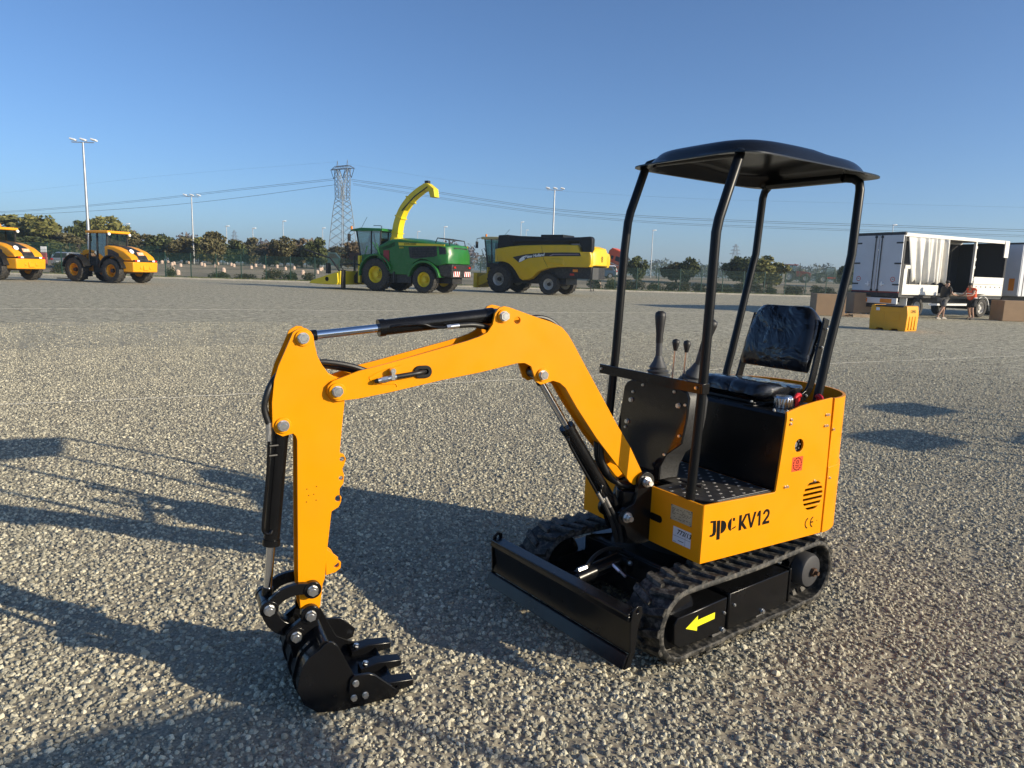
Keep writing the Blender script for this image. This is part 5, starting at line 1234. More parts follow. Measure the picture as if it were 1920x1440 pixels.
    mb = MB(); mb.box(3.00, 3.16, 1.05, 1.25, 0.45, 2.1); mb.box(3.00, 3.16, -1.25, -1.05, 0.45, 2.1); mb.build('header_frame_post', GYEL, rt, bevel=0.015)
    mb = MB(); mb.loft([[(4.0, -1.9, 0.30), (4.0, 1.9, 0.30), (3.95, 1.9, 1.15), (3.95, -1.9, 1.15)], [(4.9, -1.9, 0.28), (4.9, 1.9, 0.28), (4.7, 1.9, 0.95), (4.7, -1.9, 0.95)], [(6.3, -1.75, 0.30), (6.3, 1.75, 0.30), (6.25, 1.7, 0.52), (6.25, -1.7, 0.52)]]); hd = mb.build('pickup_header', GYEL, rt, bevel=0.03)
    mb = MB(); mb.prism([(4.1, 0.45), (4.15, 1.0), (4.8, 0.9), (6.2, 0.5), (6.4, 0.32), (4.2, 0.3)], 1.90, 1.99); hs = mb.build('header_side', GYEL, hd, bevel=0.01)
    mb = MB(); mb.cyl((4.95, 1.99, 0.62), (4.95, 2.0, 0.62), 0.14, n=18); mb.build('logo_disc', INK, hs)
    mb = MB(); mb.tube([(3.95, 1.7, 0.4), (4.1, 1.7, 1.0), (4.9, 1.7, 1.9), (6.0, 1.7, 2.15), (7.0, 1.7, 2.4)], 0.05, 6); mb.tube([(3.9, 1.5, 1.0), (4.3, 1.55, 1.5), (3.3, 1.4, 1.6), (2.9, 1.2, 1.5)], 0.045, 6); mb.tube([(4.9, -0.6, 0.9), (4.9, -0.6, 2.1)], 0.06, 6); mb.box(3.86, 3.98, 1.55, 1.85, 0.1, 1.2); mb.box(5.05, 5.2, 1.5, 1.8, 0.95, 1.6); mb.build('guard_hoop', DARK, hd)
    mb = MB(); mb.box(4.20, 4.55, -1.0, -0.96, 1.85, 2.25); mb.build('marker_board', REDL, hd)
    mb = MB(); mb.box(4.55, 5.6, -1.0, -0.97, 1.85, 2.3); mb.build('folded_cover', mat('brown_sheet', (0.10, 0.045, 0.03), 0.6), hd)
    return rt
FH = build_forager(); AZF, SCF = R(154), 1.10
FH.location = root_at((-5.81, 46.35), (-1.70, 1.15), AZF, SCF); FH.rotation_euler.z = AZF; FH.scale = (SCF,) * 3
tag(FH, 'green forage harvester with tall curved yellow spout and yellow rims', 'harvester')

# ---- combine
def build_combine():
    rt = empty('combine_harvester')
    for s in (1, -1):
        wheel(rt, 1.90, 1.28 * s, 0.92, 0.72, 0.44, RIMW, s, lugs=20, dish=0.36, hub=DARK)
        wheel(rt, -1.95, 1.22 * s, 0.70, 0.55, 0.37, RIMW, s, lugs=17, dish=0.26, hub=DARK)
    side = [(2.31, 2.95), (1.97, 3.02), (1.1, 3.14), (0.2, 3.21), (-1.43, 3.26), (-3.07, 3.28), (-4.0, 3.26), (-4.15, 2.95), (-4.25, 2.84), (-4.95, 2.82), (-5.04, 2.6), (-5.05, 2.1), (-4.95, 1.90), (-4.6, 1.86), (-3.27, 1.86), (-2.5, 1.83), (-1.91, 1.74), (-1.16, 1.5), (-0.85, 1.2), (-0.62, 1.02), (-0.3, 0.92), (0.06, 0.90), (0.27, 1.02), (0.61, 1.5), (0.85, 1.76), (1.15, 1.98), (1.45, 2.08), (1.76, 2.13), (2.31, 2.1)]
    for s in (1, -1):
        mb = MB(); rings = []
        for yv, k in ((1.05, 1.0), (1.38, 1.0), (1.48, 0.985), (1.52, 0.955)):
            rings.append([(-1.3 + (a + 1.3) * k, yv * s, 2.25 + (b - 2.25) * k) for a, b in side])
        mb.loft(rings); sp = mb.build('side_shield', CYEL, rt, smooth=40)
        # panel joints
        mb = MB(); mb.tube([(-1.40, 1.515 * s, 3.16), (-1.50, 1.528 * s, 2.6), (-1.60, 1.528 * s, 2.3), (-1.92, 1.515 * s, 1.80)], 0.012, 5); mb.tube([(2.0, 1.505 * s, 2.90), (2.02, 1.515 * s, 2.15)], 0.012, 5); mb.build('panel_joint', DARK, sp)
        mb = MB(); mb.prism([(0.82, 2.42), (-0.2, 2.62), (-1.45, 2.74), (-3.0, 2.78), (-4.22, 2.78), (-4.30, 2.56), (-3.0, 2.54), (-1.6, 2.50), (-0.4, 2.36), (0.30, 2.06)], 1.521 * s, 1.530 * s); bn = mb.build('decal_band', DARK, sp)
        if s > 0:
            text_on('maker_name', 'New Holland', 0.27, LAMP, bn, -0.90, 1.534, 2.535, shear=0.25, off=0.008, rot=R(7))
            mb = MB(); mb.prism([(0.32, 2.08), (0.25, 2.32), (0.0, 2.48), (-0.30, 2.55), (-0.12, 2.42), (-0.16, 2.28), (0.1, 2.15)], 1.531, 1.536); mb.build('leaf_mark', LAMP, bn, smooth=0)
            mb = MB(); mb.prism([(-2.0, 2.56), (-2.25, 2.66), (-4.15, 2.70), (-4.15, 2.66), (-2.35, 2.62), (-2.1, 2.54)], 1.531, 1.536); mb.build('swoosh', mat('mauve', (0.30, 0.22, 0.30), 0.5), bn, smooth=0)
        # rear side swell
        mb = MB(); mb.loft([[(-1.7, 1.50 * s, 2.05), (-1.7, 1.50 * s, 2.45), (-3.1, 1.50 * s, 2.40), (-3.2, 1.50 * s, 1.92)], [(-1.9, 1.56 * s, 2.1), (-1.9, 1.56 * s, 2.38), (-3.0, 1.60 * s, 2.3), (-3.1, 1.60 * s, 1.98)]]); mb.build('air_scoop', CYEL, sp, bevel=0.04)
    # rear hood, tank and inner body
    mb = MB(); mb.loft([[(-4.4, -1.3, 1.92), (-4.4, 1.4, 1.92), (-4.4, 1.4, 2.9), (-4.4, 1.0, 3.25), (-4.4, -1.0, 3.25), (-4.4, -1.3, 2.9)], [(-5.0, -1.05, 1.95), (-5.0, 1.30, 1.95), (-5.0, 1.28, 2.75), (-5.0, 0.9, 3.10), (-5.0, -0.7, 3.10), (-5.0, -1.05, 2.75)], [(-5.16, -0.75, 2.0), (-5.16, 1.0, 2.0), (-5.15, 1.0, 2.68), (-5.10, 0.7, 2.98), (-5.10, -0.45, 2.98), (-5.15, -0.75, 2.68)]]); rh = mb.build('rear_hood', mat('combine_bright_yellow', (0.80, 0.50, 0.008), 0.4), rt, smooth=40, bevel=0.03)
    text_on('lot_mark', '8', 0.55, mat('dull_ink', (0.20, 0.13, 0.01), 0.6), rh, -5.172, 0.15, 2.38, facing='B')
    mb = MB(); mb.box(-4.4, 2.0, -1.06, 1.06, 1.2, 3.15); mb.build('thresher_body', DARK, rt)
    mb = MB(); mb.prism([(2.2, 3.0), (2.1, 3.88), (1.35, 3.92), (0.9, 3.2)], -1.35, 1.35); mb.prism([(1.5, 3.1), (1.35, 3.86), (-2.9, 3.74), (-3.3, 3.45), (-3.5, 3.2)], -1.30, 1.30); mb.box(-2.6, -0.9, -0.8, 0.8, 3.70, 3.95); gt = mb.build('grain_tank', BLKM, rt, bevel=0.03)
    mb = MB(); mb.cyl((0.75, 1.18, 3.50), (-4.75, 1.18, 3.58), 0.20, n=20); mb.cyl((0.75, 1.18, 3.50), (0.95, 1.10, 3.1), 0.20, n=16); ua = mb.build('unloading_auger', BLKM, rt, smooth=40)
    mb = MB(); mb.prism([(-4.05, 3.42), (-4.15, 3.76), (-4.85, 3.80), (-4.98, 3.66), (-4.98, 2.78), (-4.45, 2.72)], 0.98, 1.40); mb.build('auger_spout', BLKM, ua, bevel=0.04)
    mb = MB(); mb.box(-4.9, -2.3, -0.95, 1.15, 1.12, 1.88); mb.box(-3.0, 1.6, -0.7, 0.9, 0.7, 1.3); mb.cyl((1.9, -1.2, 0.92), (1.9, 1.2, 0.92), 0.22, n=10); mb.cyl((-1.95, -1.2, 0.7), (-1.95, 1.2, 0.7), 0.14, n=10); mb.build('chassis', DARK, rt, bevel=0.02)
    mb = MB(); mb.box(-4.98, -4.92, 0.2, 1.1, 1.1, 1.85); mb.build('rubber_flap', mat('grey_flap', (0.06, 0.06, 0.06), 0.7), rt)
    mb = MB(); mb.box(-3.95, -3.6, 1.16, 1.19, 1.55, 1.72); mb.build('indicator', ORNG, rt); mb = MB(); mb.box(-3.7, -3.4, 1.16, 1.20, 1.32, 1.45); mb.build('tail_lamp', REDL, rt)
    lad = MB(); lad.tube([(-4.75, 0.55, 1.15), (-4.85, 0.55, 0.35)], 0.025, 6); lad.tube([(-4.75, 0.95, 1.15), (-4.85, 0.95, 0.35)], 0.025, 6)
    for k in range(4): lad.tube([(-4.78, 0.55, 0.95 - 0.19 * k), (-4.78, 0.95, 0.95 - 0.19 * k)], 0.022, 6)
    lad.build('rear_ladder', DARK, rt)
    # cab
    mb = MB(); mb.box(2.1, 3.3, -0.95, 0.95, 1.55, 2.0); cb = mb.build('cab', DARK, rt, bevel=0.03)
    for s in (1, -1):
        for a, b in (((2.15, 2.0), (2.15, 3.62)), ((2.85, 1.95), (2.95, 3.62)), ((3.25, 1.9), (3.5, 3.62))):
            mb = MB(); mb.tube([(a[0], 0.93 * s, a[1]), (b[0], 0.93 * s, b[1])], 0.045, 6); mb.build('cab_pillar', DARK, cb)
        mb = MB(); mb.add([(2.15, 0.925 * s, 2.0), (3.25, 0.925 * s, 1.9), (3.5, 0.925 * s, 3.6), (2.15, 0.925 * s, 3.6)], [(0, 1, 2, 3)]); mb.build('side_glass', GLASS, cb, smooth=0)
    mb = MB(); mb.add([(3.26, -0.92, 1.9), (3.26, 0.92, 1.9), (3.51, 0.92, 3.6), (3.51, -0.92, 3.6)], [(0, 1, 2, 3)]); mb.build('windscreen', GLASS, cb, smooth=0)
    mb = MB(); mb.box(2.3, 2.75, -0.3, 0.3, 2.0, 2.35); mb.box(2.25, 2.42, -0.3, 0.3, 2.35, 3.0); mb.build('seat', DARK, cb, bevel=0.05)
    mb = MB(); mb.box(1.95, 3.75, -1.05, 1.05, 3.62, 3.80); rf = mb.build('cab_roof', mat('cream_roof', (0.62, 0.50, 0.22), 0.5), rt, bevel=0.05)
    for s in (1, -1):
        mb = MB(); mb.tube([(3.7, 1.0 * s, 3.72), (3.95, 1.25 * s, 3.65), (3.95, 1.25 * s, 3.4)], 0.025, 6); mb.box(3.91, 3.99, 1.25 * s - 0.11, 1.25 * s + 0.11, 3.0, 3.45); mb.build('mirror', DARK, rf)
        mb = MB(); mb.lathe([(0.06, 3.8), (0.07, 3.96), (0.0, 3.99)], 12, T(3.45, 0.85 * s, 0)); mb.build('beacon', ORNG, rf)
    mb = MB(); mb.tube([(2.2, 0.6, 3.8), (1.7, 0.6, 4.3)], 0.012, 5); mb.tube([(3.2, 1.25, 2.2), (3.5, 1.3, 2.9), (3.3, 1.3, 3.0), (2.9, 1.25, 2.2)], 0.022, 5); mb.build('aerial', DARK, rf)
    mb = MB(); mb.prism([(2.6, 1.0), (2.6, 1.7), (4.3, 0.95), (4.6, 0.5), (4.2, 0.35)], -0.65, 0.65); fe = mb.build('feeder_house', CYEL, rt, bevel=0.03)
    mb = MB(); mb.box(4.2, 4.5, -0.8, 0.8, 0.25, 1.3); mb.box(3.0, 3.1, 0.9, 1.2, 0.8, 1.7); mb.build('header_frame', CYEL, rt, bevel=0.02)
    return rt
CB = build_combine(); AZC, SCC = R(148.5), 1.075
CB.location = root_at((2.46, 51.08), (-1.95, 1.22), AZC, SCC); CB.rotation_euler.z = AZC; CB.scale = (SCC,) * 3
tag(CB, 'yellow combine harvester with black grain tank and auger, no cutting header', 'combine')

# ---- curtain-side trailer with its side open
def truck_wheel(parent, x, y, s, r=0.50, w=0.34):
    return wheel(parent, x, y, r, w, 0.29, RIMW, s, dish=0.10, tread='road')
GREYP = mat('door_grey', (0.60, 0.61, 0.63), 0.45, vary=0.05, scale=1.5, dust=0.06)
CURT = mat('curtain_white', (0.74, 0.71, 0.64), 0.55, vary=0.06, scale=4, dust=0.08)
BOARD = mat('board_white', (0.78, 0.75, 0.68), 0.5, vary=0.05, scale=2, dust=0.1)
def build_trailer():
    rt = empty('curtain_trailer'); Lg, W_ = 8.6, 1.275
    mb = MB(); mb.box(0.0, Lg, -W_, W_, 1.10, 1.22); mb.build('floor', DARK, rt)
    mb = MB(); mb.box(0.0, Lg, -W_ + 0.0, -W_ + 0.14, 3.86, 4.02); mb.build('roof_rail', BOARD, rt); mb = MB(); mb.box(0.0, Lg, W_ - 0.14, W_, 3.86, 4.02); mb.build('roof_rail', BOARD, rt)
    mb = MB(); mb.box(0.0, Lg, -W_ + 0.14, W_ - 0.14, 3.97, 4.0); mb.build('roof', BOARD, rt)
    mb = MB(); mb.box(-0.02, 0.10, -W_ - 0.01, W_ + 0.01, 3.92, 4.06); mb.build('rear_header', DARK, rt)
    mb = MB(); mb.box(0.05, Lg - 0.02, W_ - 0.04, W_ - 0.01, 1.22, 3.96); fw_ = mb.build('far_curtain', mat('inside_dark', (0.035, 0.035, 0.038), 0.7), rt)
    for k in range(9):
        mb = MB(); mb.box(1.0 + k * 0.85, 1.06 + k * 0.85, W_ - 0.07, W_ - 0.04, 1.25, 3.8); mb.build('strap', mat('strap_grey', (0.12, 0.12, 0.12), 0.7), fw_)
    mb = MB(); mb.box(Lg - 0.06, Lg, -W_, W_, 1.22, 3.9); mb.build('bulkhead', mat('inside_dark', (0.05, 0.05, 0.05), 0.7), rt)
    for x in (0.02, 5.72, Lg - 0.12):
        mb = MB(); mb.box(x, x + 0.11, -W_ + 0.01, -W_ + 0.12, 1.2, 3.88)
        if x == 5.72:
            for z in (1.9, 2.5, 2.9, 3.5): mb.box(x - 0.03, x + 0.14, -W_ - 0.005, -W_ + 0.05, z, z + 0.14)
        mb.build('side_post', BOARD if x == 5.72 else DARK, rt)
    # rear doors, hinges, rods
    for s in (1, -1):
        mb = MB(); mb.box(-0.06, 0.0, min(0.02 * s, 1.25 * s), max(0.02 * s, 1.25 * s), 1.26, 3.92); dr = mb.build('rear_door', GREYP, rt, bevel=0.008)
        for ry in (0.16, ):
            mb = MB(); mb.cyl((-0.09, ry * s, 1.22), (-0.09, ry * s, 3.92), 0.022, n=8); mb.box(-0.11, -0.06, ry * s - 0.05, ry * s + 0.05, 3.8, 3.9); mb.box(-0.11, -0.06, ry * s - 0.05, ry * s + 0.05, 1.24, 1.34); mb.build('locking_rod', DARK, dr)
        for z in (1.55, 2.55, 3.52):
            mb = MB(); mb.box(-0.085, -0.055, min(0.92 * s, 1.27 * s), max(0.92 * s, 1.27 * s), z, z + 0.07); mb.build('hinge', DARK, dr, bevel=0.01)
        mb = MB(); mb.prism(circle(0.92 * s, 1.83, 0.12, 20), -0.066, -0.061, plane='YZ'); sg = mb.build('speed_disc', WHITE, dr, smooth=0)
        mb = MB(); mb.prism(circle(0.92 * s, 1.83, 0.12, 20), -0.070, -0.0662, holes=[circle(0.92 * s, 1.83, 0.09, 20)], plane='YZ'); mb.build('red_ring', REDL, sg, smooth=0)
        link('speed_number', text_mesh('speed_number', '80', 0.11, INK, 0.001), sg, T(-0.0675, 0.92 * s, 1.83) @ Matrix(((0, 0, -1, 0), (-1, 0, 0, 0), (0, 1, 0, 0), (0, 0, 0, 1))))
        mb = MB(); mb.box(-0.11, -0.06, min(0.28 * s, 0.5 * s), max(0.28 * s, 0.5 * s), 1.55, 1.62); mb.box(-0.12, -0.06, 0.36 * s - 0.03, 0.36 * s + 0.03, 1.5, 1.72); mb.build('door_handle', LAMP, dr)
    mb = MB(); mb.box(-0.07, -0.01, -1.26, 1.26, 1.19, 1.245); mb.build('red_trim', mat('dark_red', (0.22, 0.02, 0.02), 0.5), rt)
    mb = MB(); mb.box(-0.05, 0.25, -W_ - 0.015, W_ + 0.015, 1.0, 1.19); mb.build('rear_sill', DARK, rt)
    # chassis, bumper, wheels
    mb = MB(); mb.box(0.2, Lg, -0.55, 0.55, 0.72, 1.10); mb.box(-0.02, 8.6, -W_ + 0.05, -W_ + 0.15, 0.98, 1.10); mb.cyl((1.6, -1.1, 0.5), (1.6, 1.1, 0.5), 0.1, n=10); mb.cyl((7.0, -1.1, 0.5), (7.0, 1.1, 0.5), 0.1, n=10); mb.tube([(8.6, 0, 0.8), (10.5, 0, 0.7)], 0.08, 8); mb.build('chassis', DARK, rt)
    mb = MB(); mb.box(-0.02, 0.08, -1.2, 1.2, 0.66, 0.94); bp = mb.build('rear_bumper', WHITE, rt, bevel=0.01)
    for s in (1, -1):
        mb = MB(); mb.box(-0.035, -0.021, min(0.35 * s, 0.95 * s), max(0.35 * s, 0.95 * s), 0.70, 0.90); mb.build('reflector_board', ORNG, bp)
        mb = MB(); mb.box(-0.04, -0.02, min(0.7 * s, 1.15 * s), max(0.7 * s, 1.15 * s), 0.50, 0.62); mb.build('tail_lamp', REDL, bp)
    mb = MB(); mb.box(0.0, 0.06, -1.15, 1.15, 0.46, 0.66); mb.build('underrun_bar', DARK, rt)
    for x in (1.6, 7.0):
        for s in (1, -1): truck_wheel(rt, x, 1.05 * s, s)
    mb = MB(); mb.box(0.72, 0.76, -1.22, -0.85, 0.35, 0.95); mb.build('mud_flap', WHITE, rt)
    mb = MB(); mb.box(2.4, 5.6, -W_ + 0.02, -W_ + 0.06, 0.62, 0.72); mb.build('side_guard', WHITE, rt)
    o_ = circle(7.0, 0.5, 0.62, 10, R(15), R(165)); i_ = circle(7.0, 0.5, 0.59, 10, R(15), R(165))
    mb = MB(); mb.prism(o_ + i_[::-1], -1.24, -0.86); mb.build('mudguard', WHITE, rt)
    # drop sides
    mb = MB(); mb.box(0.16, 2.95, -W_ - 0.03, -W_, 1.12, 1.62); mb.box(0.16, 0.42, -W_ - 0.03, -W_, 1.62, 2.35); mb.box(0.2, 0.60, -W_ - 0.04, -W_ + 0.02, 2.35, 2.52); sb_ = mb.build('drop_side', BOARD, rt, bevel=0.008)
    mb = MB(); mb.box(5.85, 8.5, -W_ - 0.03, -W_, 1.16, 2.10); ds = mb.build('drop_side', BOARD, rt, bevel=0.008)
    mb = MB(); mb.box(5.9, 8.45, -W_ - 0.036, -W_ - 0.03, 1.72, 1.735)
    for k in range(6): mb.cyl((6.1 + 0.42 * k, -W_ - 0.045, 1.60), (6.1 + 0.42 * k, -W_ - 0.03, 1.60), 0.035, n=8)
    mb.build('latch', DARK, ds)
    M_ = T(0, -W_ - 0.02, 1.12) @ RX(R(-12)); mb = MB(); mb.box(3.05, 5.75, -0.78, 0.0, -0.03, 0.0, M=M_); mb.build('lowered_side', BOARD, rt, bevel=0.008)
    # gathered curtain: pleated sheet hanging from the rail, fuller towards its front
    mb = MB(); n = 90; rc = random.Random(11)
    ph = [rc.uniform(0, 6.28) for _ in range(4)]
    def pleat(u, v):
        x = 0.22 + 3.15 * u ** 0.9; amp = 0.04 + 0.16 * u
        yv = -W_ - 0.02 + amp * (math.sin(u * 34 + ph[0]) + 0.6 * math.sin(u * 61 + ph[1])) * (0.45 + 0.55 * v)
        zb_ = 1.75 + 0.10 * math.sin(u * 31 + ph[2]) - (0.35 if 0.27 < u < 0.33 else 0)
        z = 3.84 + (zb_ - 3.84) * v
        x += (0.55 * v * (1 - u) ** 2) - 0.12 * v * u
        return (x, yv, z)
    nv_ = 10
    V = [pleat(i / n, j / nv_) for i in range(n + 1) for j in range(nv_ + 1)]
    F = [(i * (nv_ + 1) + j, (i + 1) * (nv_ + 1) + j, (i + 1) * (nv_ + 1) + j + 1, i * (nv_ + 1) + j + 1) for i in range(n) for j in range(nv_)]
    mb.add(V, F); o = mb.build('gathered_curtain', CURT, rt, smooth=60, fix=False)
    sd = o.modifiers.new('thick', 'SOLIDIFY'); sd.thickness = 0.012
    mb = MB(); mb.box(Lg - 0.35, Lg + 0.02, -W_ - 0.03, -W_ + 0.02, 3.15, 4.0); mb.build('corner_gusset', BOARD, rt)
    return rt
AZT = R(27.7)
TR = build_trailer(); TR.location = root_at((17.65, 33.0), (0.0, -1.275), AZT, 0.965); TR.rotation_euler.z = AZT; TR.scale = (0.965,) * 3
tag(TR, 'curtain-side trailer with its white side curtain drawn back and side boards open', 'trailer')
# the lorry in front of it
def build_lorry():
    rt = empty('box_lorry'); W_ = 1.275
    mb = MB(); mb.box(0.0, 7.6, -W_, W_, 1.15, 4.0); bx_ = mb.build('box_body', GREYP, rt, bevel=0.02)
    mb = MB(); mb.box(-0.03, 7.6, -W_ - 0.01, W_ + 0.01, 3.93, 4.02); mb.build('roof_rail', DARK, bx_)
    for s in (1, -1):
        mb = MB(); mb.box(-0.05, -0.002, min(0.02 * s, 1.25 * s), max(0.02 * s, 1.25 * s), 1.22, 3.9); dr = mb.build('rear_door', GREYP, bx_, bevel=0.006)
        mb = MB(); mb.cyl((-0.08, 0.2 * s, 1.2), (-0.08, 0.2 * s, 3.9), 0.02, n=8); mb.build('locking_rod', DARK, dr)
        mb = MB(); mb.box(-0.07, -0.05, 0.9 * s - 0.14, 0.9 * s + 0.14, 1.45, 2.1); mb.build('hazard_board', ORNG, dr)
    mb = MB(); mb.box(0.0, 10.0, -0.5, 0.5, 0.7, 1.12); mb.box(-0.03, 0.05, -1.2, 1.2, 0.6, 0.8); mb.build('chassis', DARK, rt)
    for k in range(8):
        mb = MB(); mb.box(0.3 + 0.9 * k, 0.36 + 0.9 * k, -W_ - 0.012, -W_ - 0.002, 1.1, 3.9); mb.build('curtain_strap', DARK, bx_)
    for x in (1.6, 2.9, 8.6):
        for s in (1, -1): truck_wheel(rt, x, 1.05 * s, s)
    mb = MB(); mb.prism([(7.8, 0.6), (7.8, 3.2), (8.2, 3.6), (9.6, 3.4), (10.0, 2.2), (10.0, 0.5)], -1.22, 1.22); mb.build('cab', WHITE, rt, bevel=0.06)
    return rt
LR = build_lorry(); d_ = Vector((math.cos(AZT), math.sin(AZT)))
LR.location = (TR.location.x + d_.x * 9.75, TR.location.y + d_.y * 9.75, 0); LR.scale = (0.965,) * 3; LR.rotation_euler.z = AZT
tag(LR, 'grey box lorry partly cut off at the right edge, ahead of the open trailer', 'lorry')

# ---- fuel tank box, cartons, pallets
def build_tank():
    rt = empty('fuel_tank'); Ty = mat('tank_yellow', (0.80, 0.36, 0.006), 0.4, vary=0.04, scale=3)
    out = [(-0.62, 0.0), (-0.64, 0.55), (-0.60, 0.84), (-0.50, 0.86), (-0.47, 0.80), (0.47, 0.80), (0.50, 0.86), (0.60, 0.84), (0.64, 0.55), (0.62, 0.0), (0.38, 0.0), (0.34, 0.06), (0.16, 0.06), (0.12, 0.0), (-0.12, 0.0), (-0.16, 0.06), (-0.34, 0.06), (-0.38, 0.0)]
    mb = MB(); mb.prism(out, -0.40, 0.40); bd = mb.build('tank_body', Ty, rt, bevel=0.025, seg=3)
    mb = MB(); mb.box(-0.47, 0.47, -0.41, 0.41, 0.80, 0.845); mb.build('lid', DARK, rt, bevel=0.015)
    for x in (-0.25, 0.25):
        mb = MB(); mb.prism([(x - 0.15, 0.35), (x - 0.12, 0.62), (x + 0.12, 0.62), (x + 0.15, 0.35)], -0.412, -0.40); mb.build('pressed_panel', Ty, bd, bevel=0.01)
    mb = MB(); mb.box(-0.42, -0.30, -0.425, -0.405, 0.66, 0.76); mb.build('label', LAMP, bd)
    for yv in (-0.2, 0.0, 0.2):
        for s in (1, -1):
            mb = MB(); mb.prism([(yv - 0.055, 0.05), (yv - 0.045, 0.5), (yv + 0.045, 0.5), (yv + 0.055, 0.05)], 0.60 * s, 0.655 * s, plane='YZ'); mb.build('end_rib', Ty, bd, bevel=0.01)
    link('maker_mark', text_mesh('maker_mark', 'CEMO', 0.13, INK, 0.001), bd, T(0.634, 0.0, 0.66) @ RY(-0.12) @ Matrix(((0, 0, 1, 0), (1, 0, 0, 0), (0, 1, 0, 0), (0, 0, 0, 1))))
    return rt
TK = build_tank(); TK.location = (13.10, 24.65, 0); TK.rotation_euler.z = R(-54)
tag(TK, 'orange-yellow plastic fuel tank with grey lid standing on the gravel', 'tank')
CARD = mat('cardboard', (0.36, 0.235, 0.135), 0.8, vary=0.08, scale=2, bump=0.05, bscale=30)
WOODP = mat('pallet_wood', (0.30, 0.22, 0.14), 0.85, vary=0.2, scale=6)
def carton(loc, az, lx, ly, lz, label, pallet=True, mark=False):
    z0 = 0.15 if pallet else 0.005
    if pallet:
        pt = empty('pallet', (loc[0], loc[1], 0.0), az)
        for k in range(5):
            yv = -ly / 2 + 0.06 + k * (ly - 0.12) / 4; mb = MB(); mb.box(-lx / 2, lx / 2, yv - 0.05, yv + 0.05, 0.12, 0.145); mb.build('top_board', WOODP, pt)
        for xv in (-lx / 2 + 0.08, 0, lx / 2 - 0.08):
            for yv in (-ly / 2 + 0.08, 0, ly / 2 - 0.08):
                mb = MB(); mb.box(xv - 0.07, xv + 0.07, yv - 0.05, yv + 0.05, 0.022, 0.12); mb.build('block', WOODP, pt)
        for yv in (-ly / 2 + 0.08, 0, ly / 2 - 0.08):
            mb = MB(); mb.box(-lx / 2, lx / 2, yv - 0.05, yv + 0.05, 0.0, 0.022); mb.build('bottom_board', WOODP, pt)
        tag(pt, 'wooden pallet under the ' + label, 'pallet', 'pallets under cartons')
    rt = empty('cardboard_box', (loc[0], loc[1], z0), az)
    mb = MB(); mb.box(-lx / 2, lx / 2, -ly / 2, ly / 2, 0, lz); bd = mb.build('box_body', CARD, rt, bevel=0.012)
    mb = MB(); mb.box(-lx / 2, lx / 2, -0.004, 0.004, lz, lz + 0.003); mb.box(-lx / 2 - 0.003, -lx / 2, -0.004, 0.004, lz - 0.2, lz); mb.box(0.2 * lx, 0.2 * lx + 0.012, -ly / 2 - 0.002, -ly / 2, 0, lz); mb.build('flap_seam', mat('seam_brown', (0.20, 0.13, 0.075), 0.8), bd)
    if mark:
        mb = MB(); mb.box(0.36, 0.50, -ly / 2 - 0.004, -ly / 2 - 0.001, lz - 0.24, lz - 0.06); lb = mb.build('label', LAMP, bd)
        mb = MB(); mb.prism([(0.43, lz - 0.21), (0.43, lz - 0.21)] and [(0.42, lz - 0.22), (0.44, lz - 0.22), (0.44, lz - 0.14), (0.47, lz - 0.14), (0.43, lz - 0.08), (0.39, lz - 0.14), (0.42, lz - 0.14)], -ly / 2 - 0.0055, -ly / 2 - 0.0042); mb.build('arrow_mark', INK, lb, smooth=0)
    tag(rt, label, 'box', 'cardboard boxes')
    return rt
carton((14.75, 33.75), R(-8), 1.30, 1.1, 1.0, 'brown cardboard box with small white label, left of the larger carton', False, True)
carton((17.1, 35.0), R(6), 1.75, 1.1, 0.95, 'long brown cardboard box behind the trailer\'s rear corner', True)
carton((24.0, 33.9), R(-5), 2.2, 1.1, 0.95, 'brown cardboard box cut off by the picture\'s right edge', False)
mb = MB()
fp_ = empty('pallet', (16.0, 33.2, 0), R(5))
for k in range(4):
    mb = MB(); mb.box(-0.5, 0.5, -0.4 + k * 0.25, -0.28 + k * 0.25, 0.10, 0.125); mb.build('top_board', WOODP, fp_)
for yv in (-0.36, 0.0, 0.36):
    mb = MB(); mb.box(-0.5, 0.5, yv - 0.05, yv + 0.05, 0.0, 0.10); mb.build('runner', WOODP, fp_)
tag(fp_, 'empty wooden pallet lying flat between two cartons', 'pallet', 'pallets under cartons')

# ---- people
def skin_mesh(name, joints, edges, m, root_i=0, sub=2):
    me = bpy.data.meshes.new(name); me.from_pydata([j[:3] for j in joints], edges, [])
    o = bpy.data.objects.new(name, me); COL.objects.link(o)
    sk = o.modifiers.new('skin', 'SKIN'); ss = o.modifiers.new('sub', 'SUBSURF'); ss.levels = sub; ss.render_levels = sub
    for i, j in enumerate(joints):
        v = me.skin_vertices[0].data[i]; v.radius = (j[3], j[4] if len(j) > 4 else j[3]); v.use_root = (i == root_i)
    dg = bpy.context.evaluated_depsgraph_get(); dg.update()
    out = bpy.data.meshes.new_from_object(o.evaluated_get(dg))
    bpy.data.objects.remove(o); bpy.data.meshes.remove(me)
    out.materials.clear(); out.materials.append(m); out.name = name; out.shade_smooth()
    return out
SKIN = mat('skin', (0.42, 0.24, 0.16), 0.55); HAIR = mat('dark_hair', (0.02, 0.015, 0.012), 0.7)
